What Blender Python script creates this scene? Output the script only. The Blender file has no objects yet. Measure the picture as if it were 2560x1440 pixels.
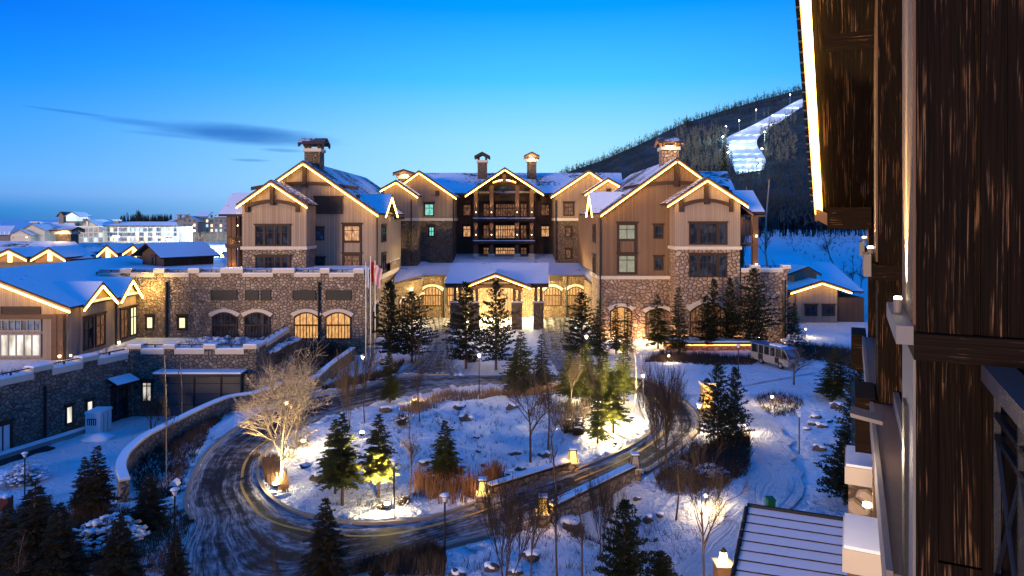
import bpy, bmesh, math, random
import numpy as np
from mathutils import Vector, Matrix
rnd = random.Random(7)
sc = bpy.context.scene
C = sc.collection
F, CZ, HY = 1707.0, 15.0, 545.0          # focal length in photo pixels, eye height, horizon row
# ------------------------------------------------------------ camera
cam = bpy.data.cameras.new('camera')
cam.sensor_width = 36.0; cam.lens = 36.0 * F / 2560.0
cam.shift_y = -(720.0 - HY) / 2560.0
cam.clip_start = 0.1; cam.clip_end = 9000
co = bpy.data.objects.new('camera', cam); C.objects.link(co)
co.location = (0, 0, CZ); co.rotation_euler = (math.radians(90), 0, 0)
sc.camera = co
sc.view_settings.view_transform = 'Standard'; sc.view_settings.look = 'None'
sc.view_settings.exposure = 0.22; sc.view_settings.gamma = 1.0
sc.render.engine = 'CYCLES'
sc.cycles.use_denoising = True
sc.cycles.use_adaptive_sampling = True; sc.cycles.adaptive_threshold = 0.015
sc.cycles.max_bounces = 4; sc.cycles.diffuse_bounces = 2; sc.cycles.glossy_bounces = 2
sc.cycles.transparent_max_bounces = 4; sc.cycles.transmission_bounces = 2
sc.cycles.caustics_reflective = False; sc.cycles.caustics_refractive = False
sc.cycles.sample_clamp_indirect = 3.0

# ------------------------------------------------------------ node helper
class N:
    def __init__(s, nt): s.nt = nt
    def n(s, typ, ins=None, **kw):
        o = s.nt.nodes.new(typ)
        for k, v in kw.items(): setattr(o, k, v)
        for k, v in (ins or {}).items():
            if isinstance(v, bpy.types.NodeSocket): s.nt.links.new(v, o.inputs[k])
            else: o.inputs[k].default_value = v
        return o
    def m(s, op, a, b=0.0, c=None, clamp=False):
        d = {0: a, 1: b}
        if c is not None: d[2] = c
        return s.n('ShaderNodeMath', d, operation=op, use_clamp=clamp).outputs[0]
    def v(s, op, a, b=(0, 0, 0)):
        o = s.n('ShaderNodeVectorMath', {0: a, 1: b}, operation=op)
        return o.outputs['Value'] if op in ('DOT_PRODUCT', 'LENGTH') else o.outputs[0]
    def mix(s, f, a, b, bt='MIX'):
        o = s.n('ShaderNodeMix', data_type='RGBA', blend_type=bt)
        for i, val in ((0, f), (6, a), (7, b)):
            if isinstance(val, bpy.types.NodeSocket): s.nt.links.new(val, o.inputs[i])
            else: o.inputs[i].default_value = (val if i == 0 else (tuple(val) + (1,))[:4])
        return o.outputs[2]
    def sm(s, x, a, b, c=0.0, d=1.0):
        o = s.n('ShaderNodeMapRange', {0: x, 1: a, 2: b, 3: c, 4: d}, interpolation_type='SMOOTHSTEP')
        return o.outputs[0]
    def noise(s, vec, scale, detail=3.0, rough=0.55, dim='3D'):
        return s.n('ShaderNodeTexNoise', {'Vector': vec, 'Scale': scale, 'Detail': detail, 'Roughness': rough}, noise_dimensions=dim).outputs[0]
    def ramp(s, x, stops):
        o = s.n('ShaderNodeValToRGB', {0: x}); e = o.color_ramp.elements
        e.remove(e[1]); e[0].position = stops[0][0]; e[0].color = tuple(stops[0][1]) + (1,)
        for p, c in stops[1:]: e.new(p).color = tuple(c) + (1,)
        return o.outputs[0]
    def comb(s, x, y, z):
        return s.n('ShaderNodeCombineXYZ', {0: x, 1: y, 2: z}).outputs[0]

# ------------------------------------------------------------ dusk sky (by direction only)
w = bpy.data.worlds.new('World'); sc.world = w; w.use_nodes = True
nt = w.node_tree; nt.nodes.clear(); k = N(nt)
gen = k.n('ShaderNodeTexCoord').outputs['Generated']
sx = k.n('ShaderNodeSeparateXYZ', {0: gen}); dx, dy, dz = sx.outputs
hyp = k.m('SQRT', k.m('ADD', k.m('MULTIPLY', dx, dx), k.m('MULTIPLY', dy, dy)))
el = k.m('DIVIDE', dz, k.m('MAXIMUM', hyp, 0.001))
az = k.m('ARCTAN2', dx, dy)
glow = k.sm(k.m('ABSOLUTE', k.m('SUBTRACT', az, 0.08)), 0.0, 0.85, 1.0, 0.0)
elr = k.m('MULTIPLY', el, 1.0)
bright = k.ramp(elr, [(0.0, (.42, .70, .95)), (.067, (.36, .72, 1.0)), (.114, (.29, .68, 1.0)), (.2, (.065, .515, 1.0)), (.307, (.0, .305, 1.0)), (.6, (.0, .22, .85)), (1, (.0, .19, .74))])
side = k.ramp(elr, [(0.0, (.003, .16, .52)), (.012, (.018, .21, .60)), (.03, (.115, .32, .75)), (.05, (.105, .37, .83)), (.1, (.05, .33, .90)), (.17, (.004, .25, .90)), (.253, (.0, .16, .82)), (.6, (.0, .155, .70)), (1, (.0, .155, .64))])
sky = k.mix(glow, side, bright)
# thin cloud streaks low in the west
tx = k.m('MULTIPLY', az, 1.0)
wv = k.noise(k.comb(k.m('MULTIPLY', az, 6.0), k.m('MULTIPLY', el, 42.0), 0.3), 1.0, 4.0)
def streak(ax, ex, lx, le, tilt):
    a = k.m('SUBTRACT', az, ax)
    e = k.m('SUBTRACT', k.m('SUBTRACT', el, ex), k.m('MULTIPLY', a, tilt))
    q = k.m('ADD', k.m('POWER', k.m('DIVIDE', a, lx), 2.0), k.m('POWER', k.m('DIVIDE', e, le), 2.0))
    q = k.m('ADD', q, k.m('MULTIPLY', k.m('SUBTRACT', wv, 0.5), 1.5))
    return k.sm(q, -0.2, 1.5, 1.0, 0.0)
cl = streak(-.375, .1135, .115, .0135, -.045)
for a in ((-.49, .122, .07, .005, -.06), (-.335, .111, .06, .006, .0), (-.57, .130, .05, .002, -.07), (-.325, .094, .030, .003, -.02), (-.365, .079, .025, .002, 0.0), (-.42, .107, .10, .004, -.04)):
    cl = k.m('MAXIMUM', cl, k.m('MULTIPLY', streak(*a), 0.5))
sky = k.mix(k.m('MULTIPLY', cl, 0.8), sky, (.004, .115, .47))
bg = k.n('ShaderNodeBackground', {'Color': sky, 'Strength': 1.0})
nis = k.n('ShaderNodeTexSky', sky_type='NISHITA', sun_disc=False, sun_elevation=math.radians(1.5), sun_rotation=math.radians(20))
bg2 = k.n('ShaderNodeBackground', {'Color': nis.outputs[0], 'Strength': 0.0005})
k.n('ShaderNodeOutputWorld', {0: k.n('ShaderNodeAddShader', {0: bg.outputs[0], 1: bg2.outputs[0]}).outputs[0]})
# ------------------------------------------------------------ warm fill sun added behind the viewer to brighten the walls
fill_sun = bpy.data.lights.new('fill_sun', 'SUN'); fill_sun.energy = 3.3; fill_sun.angle = math.radians(16); fill_sun.color = (1.0, .68, .40)
so = bpy.data.objects.new('fill_sun', fill_sun); C.objects.link(so); so.location = (-40, -40, 60)
so.rotation_euler = Vector((0.63, 0.77, -0.03)).to_track_quat('-Z', 'Y').to_euler()

# ------------------------------------------------------------ materials
def newmat(name):
    m = bpy.data.materials.new(name); m.use_nodes = True
    nt = m.node_tree; k = N(nt); b = nt.nodes['Principled BSDF']
    return m, k, b
def link(k, a, b): k.nt.links.new(a, b)
def setb(b, col=None, rough=.7, metal=0.0, spec=.3):
    if col is not None: b.inputs['Base Color'].default_value = tuple(col) + (1,)
    b.inputs['Roughness'].default_value = rough; b.inputs['Metallic'].default_value = metal
    b.inputs['Specular IOR Level'].default_value = spec
def bump(k, b, h, strength=.4, dist=.05):
    link(k, k.n('ShaderNodeBump', {'Height': h, 'Strength': strength, 'Distance': dist}).outputs[0], b.inputs['Normal'])
def wallcoord(k):
    g = k.n('ShaderNodeNewGeometry'); P = g.outputs['Position']; Nn = g.outputs['True Normal']
    t = k.v('NORMALIZE', k.v('CROSS_PRODUCT', (0, 0, 1), Nn))
    s = k.v('DOT_PRODUCT', P, t); z = k.n('ShaderNodeSeparateXYZ', {0: P}).outputs[2]
    nz = k.n('ShaderNodeSeparateXYZ', {0: Nn}).outputs[2]
    return P, s, z, nz
def m_plain(name, col, rough=.7, var=.25, scale=3.0, metal=0., spec=.3, bmp=.15):
    m, k, b = newmat(name); setb(b, None, rough, metal, spec)
    P = k.n('ShaderNodeNewGeometry').outputs['Position']
    f = k.noise(P, scale, 4.0)
    c = k.mix(f, tuple(x * (1 - var) for x in col), tuple(min(1, x * (1 + var)) for x in col))
    link(k, c, b.inputs['Base Color'])
    if bmp: bump(k, b, k.noise(P, scale * 6, 3.0), bmp, .02)
    return m
def m_plank(name, c1, c2, width=.21):
    m, k, b = newmat(name); setb(b, None, .75)
    P, s, z, nz = wallcoord(k)
    u = k.m('DIVIDE', s, width); fl = k.m('FLOOR', u); fr = k.m('FRACT', u)
    rn = k.n('ShaderNodeTexWhiteNoise', {1: fl}, noise_dimensions='1D').outputs[0]
    gr = k.noise(k.comb(k.m('MULTIPLY', s, 14.0), k.m('MULTIPLY', z, .7), rn), 1.0, 4.0)
    st = k.noise(P, .35, 4.0)
    f = k.m('ADD', k.m('MULTIPLY', rn, .45), k.m('ADD', k.m('MULTIPLY', gr, .35), k.m('MULTIPLY', st, .4)))
    c = k.mix(k.m('SUBTRACT', f, .1, clamp=True), c1, c2)
    g = k.m('MINIMUM', fr, k.m('SUBTRACT', 1.0, fr))
    gm = k.sm(g, .02, .11, .46, 1.0)
    c = k.mix(gm, (c1[0] * .25, c1[1] * .22, c1[2] * .2), c)
    link(k, c, b.inputs['Base Color']); bump(k, b, k.m('ADD', gm, k.m('MULTIPLY', gr, .3)), .6, .03)
    return m
def m_stone(name, cols, mortar, scale=1.7):
    m, k, b = newmat(name); setb(b, None, .85)
    P, s, z, nz = wallcoord(k)
    wob = k.m('MULTIPLY', k.noise(P, 2.2, 2.0), .35)
    vec = k.comb(k.m('ADD', k.m('MULTIPLY', s, scale), wob), k.m('ADD', k.m('MULTIPLY', z, scale * 1.35), wob), 0.0)
    v1 = k.n('ShaderNodeTexVoronoi', {'Vector': vec, 'Scale': 1.0, 'Randomness': .95}, voronoi_dimensions='2D', feature='F1')
    v2 = k.n('ShaderNodeTexVoronoi', {'Vector': vec, 'Scale': 1.0, 'Randomness': .95}, voronoi_dimensions='2D', feature='DISTANCE_TO_EDGE')
    cs = k.n('ShaderNodeSeparateColor', {0: v1.outputs['Color']})
    st = [(i / (len(cols) - 1), c) for i, c in enumerate(cols)]
    c = k.ramp(cs.outputs[0], st)
    c = k.mix(k.m('MULTIPLY', k.noise(P, 5.0, 4.0), .7), c, tuple(x * .55 for x in cols[len(cols) // 2]))
    gap = k.sm(v2.outputs['Distance'], .015, .08)
    c = k.mix(gap, mortar, c)
    link(k, c, b.inputs['Base Color'])
    bump(k, b, k.m('ADD', k.sm(v2.outputs['Distance'], .0, .22), k.m('MULTIPLY', cs.outputs[1], .25)), .9, .12)
    return m
def m_roof(name, cover, gap=.5, course=.27, tint=(.82, .84, .9)):
    m, k, b = newmat(name); setb(b, None, .8)
    P, s, z, nz = wallcoord(k)
    u = k.m('DIVIDE', z, course); fr = k.m('FRACT', u); fl = k.m('FLOOR', u)
    rs = k.n('ShaderNodeTexWhiteNoise', {0: k.comb(k.m('FLOOR', k.m('ADD', k.m('DIVIDE', s, .45), k.m('MULTIPLY', fl, .37))), fl, 0.0)}, noise_dimensions='3D').outputs[0]
    big = k.noise(P, .16, 4.0); fine = k.noise(k.comb(k.m('MULTIPLY', s, 1.6), k.m('MULTIPLY', z, 5.0), 0.0), 1.0, 4.0)
    thin = k.m('ADD', k.m('MULTIPLY', big, 1.0), k.m('MULTIPLY', k.m('SUBTRACT', fine, .5), .55))   # low = bare
    lim = 1.0 - cover
    edge = k.sm(fr, .0, .34, .34 * gap, .0)
    edge = k.m('ADD', edge, k.m('MULTIPLY', k.m('SUBTRACT', rs, .5), .10))
    snow = k.sm(k.m('SUBTRACT', thin, edge), lim - .05, lim + .06)
    up = k.sm(nz, .12, .3)
    snow = k.m('MULTIPLY', snow, up)
    dk = k.mix(rs, (.045, .036, .036), (.10, .08, .075))
    dk = k.mix(up, (.035, .02, .014), dk)
    sn = k.mix(fine, tuple(x * .93 for x in tint), tint)
    link(k, k.mix(snow, dk, sn), b.inputs['Base Color'])
    bump(k, b, k.m('ADD', k.m('MULTIPLY', fr, -.5), k.m('ADD', k.m('MULTIPLY', snow, .7), k.m('MULTIPLY', fine, .4))), .5, .06)
    return m
def m_emit(name, col, strength, var=None, scale=2.0):
    m, k, b = newmat(name); setb(b, (.02, .02, .02), .4)
    e = b.inputs['Emission Color']; e.default_value = tuple(col) + (1,)
    b.inputs['Emission Strength'].default_value = strength
    if var is not None:
        P, s, z, nz = wallcoord(k)
        f = k.noise(k.comb(k.m('MULTIPLY', s, 2.4), k.m('MULTIPLY', z, .8), 0.0), scale, 2.0)
        link(k, k.ramp(f, var), e)
    return m
def m_glass(name, col=(.012, .015, .02), rough=.08):
    m, k, b = newmat(name); setb(b, None, rough, 0., .22)
    P = k.n('ShaderNodeNewGeometry').outputs['Position']
    s_ = wallcoord(k)[1]
    cu = k.sm(k.noise(k.comb(k.m('MULTIPLY', s_, 1.7), 0.0, 3.0), 1.0, 3.0), .50, .62)
    c_ = k.mix(k.sm(k.noise(P, .9, 2.0), .45, .6), col, tuple(x * 3 for x in col))
    link(k, k.mix(k.m('MULTIPLY', cu, .55), c_, (.10, .09, .08)), b.inputs['Base Color'])
    return m
M = {}
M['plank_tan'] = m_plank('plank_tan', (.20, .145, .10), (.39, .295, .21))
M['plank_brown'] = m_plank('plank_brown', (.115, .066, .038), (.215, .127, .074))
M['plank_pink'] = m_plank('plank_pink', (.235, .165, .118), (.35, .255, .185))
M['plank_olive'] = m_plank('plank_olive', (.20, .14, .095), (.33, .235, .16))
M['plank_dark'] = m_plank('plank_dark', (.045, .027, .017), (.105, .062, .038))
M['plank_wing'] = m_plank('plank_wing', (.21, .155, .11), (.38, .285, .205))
M['timber'] = m_plain('timber', (.040, .022, .014), .7, .4, 4.0)
M['timber_mid'] = m_plain('timber_mid', (.12, .062, .034), .7, .4, 4.0)
M['rake'] = m_plain('rake', (.30, .15, .06), .6, .3, 3.0)
M['stone_tan'] = m_stone('stone_tan', [(.19, .13, .085), (.50, .38, .26), (.34, .24, .16), (.27, .185, .125), (.66, .53, .38)], (.085, .06, .042), 2.35)
M['stone_pink'] = m_stone('stone_pink', [(.26, .165, .11), (.50, .35, .24), (.38, .25, .165), (.33, .215, .145), (.66, .51, .37)], (.07, .046, .034), 1.75)
M['stone_small'] = m_stone('stone_small', [(.12, .08, .05), (.27, .19, .12), (.19, .13, .08), (.36, .26, .165)], (.05, .037, .028), 2.9)
M['stone_grey'] = m_stone('stone_grey', [(.11, .088, .072), (.27, .22, .175), (.17, .137, .11), (.37, .305, .24)], (.055, .045, .038), 2.3)
M['band'] = m_plain('band', (.56, .48, .38), .8, .12, 1.5)
M['snow'] = m_plain('snow', (.80, .82, .88), .6, .05, 1.2, spec=.2, bmp=.3)
M['roof_full'] = m_roof('roof_full', .76, .15)
M['roof_thin'] = m_roof('roof_thin', .60, .5)
M['roof_lined'] = m_roof('roof_lined', .56, .85, .25)
M['roof_mid'] = m_roof('roof_mid', .66, .30, .3)
M['roof_dark'] = m_roof('roof_dark', .46, .8, .25)
M['led'] = m_emit('led', (1.0, .56, .09), 17.0)
M['led_far'] = m_emit('led_far', (1.0, .60, .13), 6.0)
M['led_red'] = m_emit('led_red', (1.0, .36, .06), 4.0)
M['lamp_glow'] = m_emit('lamp_glow', (1.0, .72, .34), 14.0)
M['spot_glow'] = m_emit('spot_glow', (1.0, .86, .55), 30.0)
M['lantern'] = m_emit('lantern', (1.0, .58, .06), 1.7, [(.3, (1.0, .40, .02)), (.7, (1.0, .75, .22))], .6)
M['win_warm'] = m_emit('win_warm', (1, .55, .25), .9, [(.25, (.10, .035, .015)), (.5, (.62, .28, .11)), (.75, (1.0, .66, .34))])
M['win_dim'] = m_emit('win_dim', (1, .55, .25), .5, [(.3, (.03, .012, .008)), (.55, (.30, .12, .05)), (.8, (.9, .5, .22))])
M['win_bright'] = m_emit('win_bright', (1, .9, .5), 1.1, [(.2, (1.0, .82, .34)), (.8, (1.0, .98, .62))])
M['win_teal'] = m_emit('win_teal', (.2, .9, .8), .8, [(.3, (.04, .50, .46)), (.7, (.45, 1.0, .78))])
M['win_orange'] = m_emit('win_orange', (1, .5, .2), .9, [(.2, (.30, .10, .03)), (.5, (.85, .38, .10)), (.8, (1.0, .72, .30))])
M['win_pale'] = m_emit('win_pale', (.9, .85, .7), .55, [(.2, (.30, .29, .20)), (.8, (.62, .60, .42))])
M['win_white'] = m_emit('win_white', (.9, .9, .9), .95, [(.3, (.30, .27, .22)), (.6, (1.0, .92, .82))], .5)
M['glass'] = m_glass('glass'); M['glass_blue'] = m_glass('glass_blue', (.03, .06, .10), .2)
M['metal_dark'] = m_plain('metal_dark', (.025, .025, .028), .45, .2, 5, .6)
M['metal_pole'] = m_plain('metal_pole', (.55, .55, .55), .3, .1, 3, .8)
M['metal_door'] = m_plain('metal_door', (.085, .085, .09), .55, .15, 1.0, .2)
M['white_paint'] = m_plain('white_paint', (.72, .70, .68), .5, .08, 1.5)
M['louvre'] = m_plain('louvre', (.035, .033, .033), .6, .2, 2)
M['bark'] = m_plain('bark', (.075, .048, .032), .9, .4, 8)
M['bark_pale'] = m_plain('bark_pale', (.30, .26, .21), .9, .5, 6)
M['twig'] = m_plain('twig', (.060, .042, .030), .9, .3, 2, bmp=0)
M['twig_pale'] = m_plain('twig_pale', (.42, .33, .21), .9, .3, 2, bmp=0)
M['twig_red'] = m_plain('twig_red', (.050, .030, .020), .9, .4, 2, bmp=0)
M['grass_dry'] = m_plain('grass_dry', (.27, .16, .085), .9, .45, .8, bmp=0)
M['reed'] = m_plain('reed', (.17, .08, .04), .9, .5, .8, bmp=0)
def m_needle(name, col, tr):
    m, k, b = newmat(name); setb(b, None, .8, 0, .2)
    P = k.n('ShaderNodeNewGeometry').outputs['Position']; f = k.noise(P, 1.6, 4.0)
    link(k, k.mix(f, tuple(x * .5 for x in col), tuple(x * 1.5 for x in col)), b.inputs['Base Color'])
    t = k.n('ShaderNodeBsdfTranslucent', {'Color': tr + (1,)})
    mx = k.n('ShaderNodeMixShader', {0: .45, 1: b.outputs[0], 2: t.outputs[0]})
    link(k, mx.outputs[0], k.nt.nodes['Material Output'].inputs[0]); return m
M['needle'] = m_needle('needle', (.055, .062, .024), (.17, .19, .05))
M['needle_dark'] = m_needle('needle_dark', (.036, .045, .024), (.06, .07, .03))
M['needle_brown'] = m_needle('needle_brown', (.072, .056, .03), (.07, .058, .03))
M['rock'] = m_plain('rock', (.10, .075, .06), .9, .5, 3, bmp=.6)
M['kerb'] = m_plain('kerb', (.26, .22, .18), .85, .25, 3)
M['concrete'] = m_plain('concrete', (.30, .27, .24), .85, .25, 1.5)
M['green_bin'] = m_plain('green_bin', (.005, .10, .02), .5, .2, 2)
M['red_box'] = m_plain('red_box', (.12, .015, .01), .6, .2, 2)
M['bus_body'] = m_plain('bus_body', (.26, .255, .25), .4, .12, 2)
M['rubber'] = m_plain('rubber', (.015, .015, .015), .8, .1, 5)
M['bus_roof'] = m_plain('bus_roof', (.10, .14, .25), .4, .1, 2)
M['bus_blue'] = m_plain('bus_blue', (.01, .16, .55), .4, .1, 2)
M['flag_red'] = m_plain('flag_red', (.45, .03, .03), .8, .15, 3)
M['flag_white'] = m_plain('flag_white', (.72, .70, .70), .8, .1, 3)
M['flag_pink'] = m_plain('flag_pink', (.62, .35, .38), .8, .4, 1.2)
M['cream'] = m_plain('cream', (.52, .45, .34), .8, .08, .2)
M['cream_trim'] = m_plain('cream_trim', (.72, .70, .66), .7, .08, .2)
M['far_brown'] = m_plain('far_brown', (.19, .17, .16), .8, .15, .1)
M['yellow_line'] = m_plain('yellow_line', (.42, .27, .06), .8, .5, 3)
M['skin_suit'] = m_plain('skin_suit', (.03, .04, .07), .8, .2, 8)

def m_road(name='road_icy', th=(.90, 1.22)):
    m, k, b = newmat(name)
    setb(b, None, .5, 0, .1)
    uv = k.n('ShaderNodeTexCoord').outputs['UV']; q = k.n('ShaderNodeSeparateXYZ', {0: uv}); u, v = q.outputs[0], q.outputs[1]
    P = k.n('ShaderNodeNewGeometry').outputs['Position']
    wob = k.m('MULTIPLY', k.m('SUBTRACT', k.noise(k.comb(0.0, k.m('MULTIPLY', v, .06), 0.0), 1.0, 3.0), .5), .16)
    uu = k.m('ADD', u, wob)
    a = k.noise(k.comb(k.m('MULTIPLY', uu, 7.0), k.m('MULTIPLY', v, .045), 0.0), 1.0, 6.0, .68)
    c = k.noise(k.comb(k.m('MULTIPLY', uu, 30.0), k.m('MULTIPLY', v, .12), 4.0), 1.0, 3.0)
    d = k.noise(P, .11, 4.0)
    edge = k.m('MULTIPLY', k.m('ABSOLUTE', k.m('SUBTRACT', u, .5)), 2.0)
    f = k.m('ADD', k.m('MULTIPLY', a, 1.0), k.m('ADD', k.m('MULTIPLY', c, .22), k.m('MULTIPLY', d, .75)))
    f = k.m('ADD', f, k.m('MULTIPLY', k.m('SUBTRACT', k.noise(P, 1.1, 5.0, .65), .5), .7))
    f = k.m('ADD', f, k.sm(edge, .66, 1.0, 0.0, .42))
    s = k.sm(f, *th)
    sp = k.noise(k.comb(k.m('MULTIPLY', uu, 42.0), k.m('MULTIPLY', v, .9), 2.0), 1.0, 5.0, .72)
    s = k.m('MULTIPLY', s, k.sm(sp, .38, .6, .12, 1.0))
    link(k, k.mix(s, (.016, .017, .021), (.42, .42, .45)), b.inputs['Base Color'])
    link(k, k.sm(s, 0, .6, .75, .95), b.inputs['Roughness'])
    bump(k, b, k.m('ADD', k.m('MULTIPLY', s, .6), k.m('MULTIPLY', sp, .3)), .5, .04)
    return m
M['road'] = m_road(); M['road_snowy'] = m_road('road_snowy', (.80, 1.14))
def m_snowground(name='snow_ground', tr=0):
    m, k, b = newmat(name); setb(b, None, .65, 0, .2)
    P = k.n('ShaderNodeNewGeometry').outputs['Position']
    a = k.noise(P, .35, 5.0); c = k.noise(P, 2.2, 4.0); d = k.noise(P, 8.0, 3.0)
    sn = k.mix(a, (.72, .74, .80), (.84, .86, .91))
    if tr:
        u_ = k.n('ShaderNodeSeparateXYZ', {0: k.n('ShaderNodeTexCoord').outputs['UV']}); uw = k.m('ADD', u_.outputs[0], k.m('MULTIPLY', k.noise(k.comb(0.0, k.m('MULTIPLY', u_.outputs[1], .15), 0.0), 1.0, 2.0), .25))
        a = k.m('ADD', a, k.m('MULTIPLY', k.noise(k.comb(k.m('MULTIPLY', uw, 16.0), k.m('MULTIPLY', u_.outputs[1], .12), 0.0), 1.0, 4.0), .8))
    dirt = k.m('MULTIPLY', k.sm(c, .56, .70), k.sm(k.noise(P, .17, 4.0), .46, .62))
    link(k, k.mix(k.m('MULTIPLY', dirt, .55), sn, (.20, .15, .11)), b.inputs['Base Color'])
    vo = k.n('ShaderNodeTexVoronoi', {'Vector': P, 'Scale': 1.5}, feature='F1').outputs['Distance']
    foot_ = k.m('MULTIPLY', k.sm(vo, .10, .24, -1.0, 0.0), k.sm(k.noise(P, .22, 3.0), .48, .62))
    bump(k, b, k.m('ADD', k.m('MULTIPLY', foot_, .8), k.m('ADD', k.m('MULTIPLY', a, 2.0), k.m('ADD', c, k.m('MULTIPLY', d, .5)))), .9, .40)
    return m
M['snow_ground'] = m_snowground(); M['path_snow'] = m_snowground('path_snow', 1)
def m_darkwood():
    m, k, b = newmat('weathered_wood'); setb(b, None, .75, 0, .06)
    tc = k.n('ShaderNodeTexCoord').outputs['Object']
    P, s, z, nz = wallcoord(k)
    oi = k.n('ShaderNodeObjectInfo').outputs['Random']
    big = k.noise(k.comb(k.m('MULTIPLY', s, 2.2), k.m('MULTIPLY', z, .5), oi), 1.0, 2.0)
    ss = k.m('ADD', s, k.m('MULTIPLY', big, .09))
    gr = k.noise(k.comb(k.m('MULTIPLY', ss, 75.0), k.m('MULTIPLY', z, 1.1), oi), 1.0, 4.0, .6)
    wear = k.noise(k.comb(k.m('MULTIPLY', ss, 9.0), k.m('MULTIPLY', z, 1.3), oi), 1.0, 3.0)
    f = k.m('MULTIPLY', k.sm(gr, .53, .63), k.sm(wear, .48, .60))
    c = k.mix(k.sm(gr, .3, .7), (.003, .0018, .0012), (.011, .0056, .003))
    link(k, k.mix(k.m('MULTIPLY', f, .85), c, (.17, .086, .043)), b.inputs['Base Color'])
    bump(k, b, k.m('SUBTRACT', gr, k.m('MULTIPLY', f, .4)), .5, .012)
    return m
M['wood_old'] = m_darkwood()
def m_darkwood_h():
    m, k, b = newmat('weathered_beam'); setb(b, None, .75, 0, .06)
    P, s, z, nz = wallcoord(k)
    gr = k.noise(k.comb(k.m('MULTIPLY', s, 1.2), k.m('MULTIPLY', z, 50.0), 3.0), 1.0, 4.0, .6)
    wear = k.noise(P, 3.0, 3.0)
    f = k.m('MULTIPLY', k.sm(gr, .55, .68), k.sm(wear, .5, .62))
    c = k.mix(k.sm(gr, .3, .7), (.005, .003, .002), (.015, .008, .005))
    link(k, k.mix(k.m('MULTIPLY', f, .7), c, (.24, .13, .065)), b.inputs['Base Color'])
    bump(k, b, gr, .5, .012)
    return m
M['wood_old_h'] = m_darkwood_h()
M['ledge'] = m_plain('ledge', (.10, .068, .058), .5, .3, 2.5)
M['lip'] = m_plain('lip', (.17, .15, .145), .6, .12, 2.0)

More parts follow.
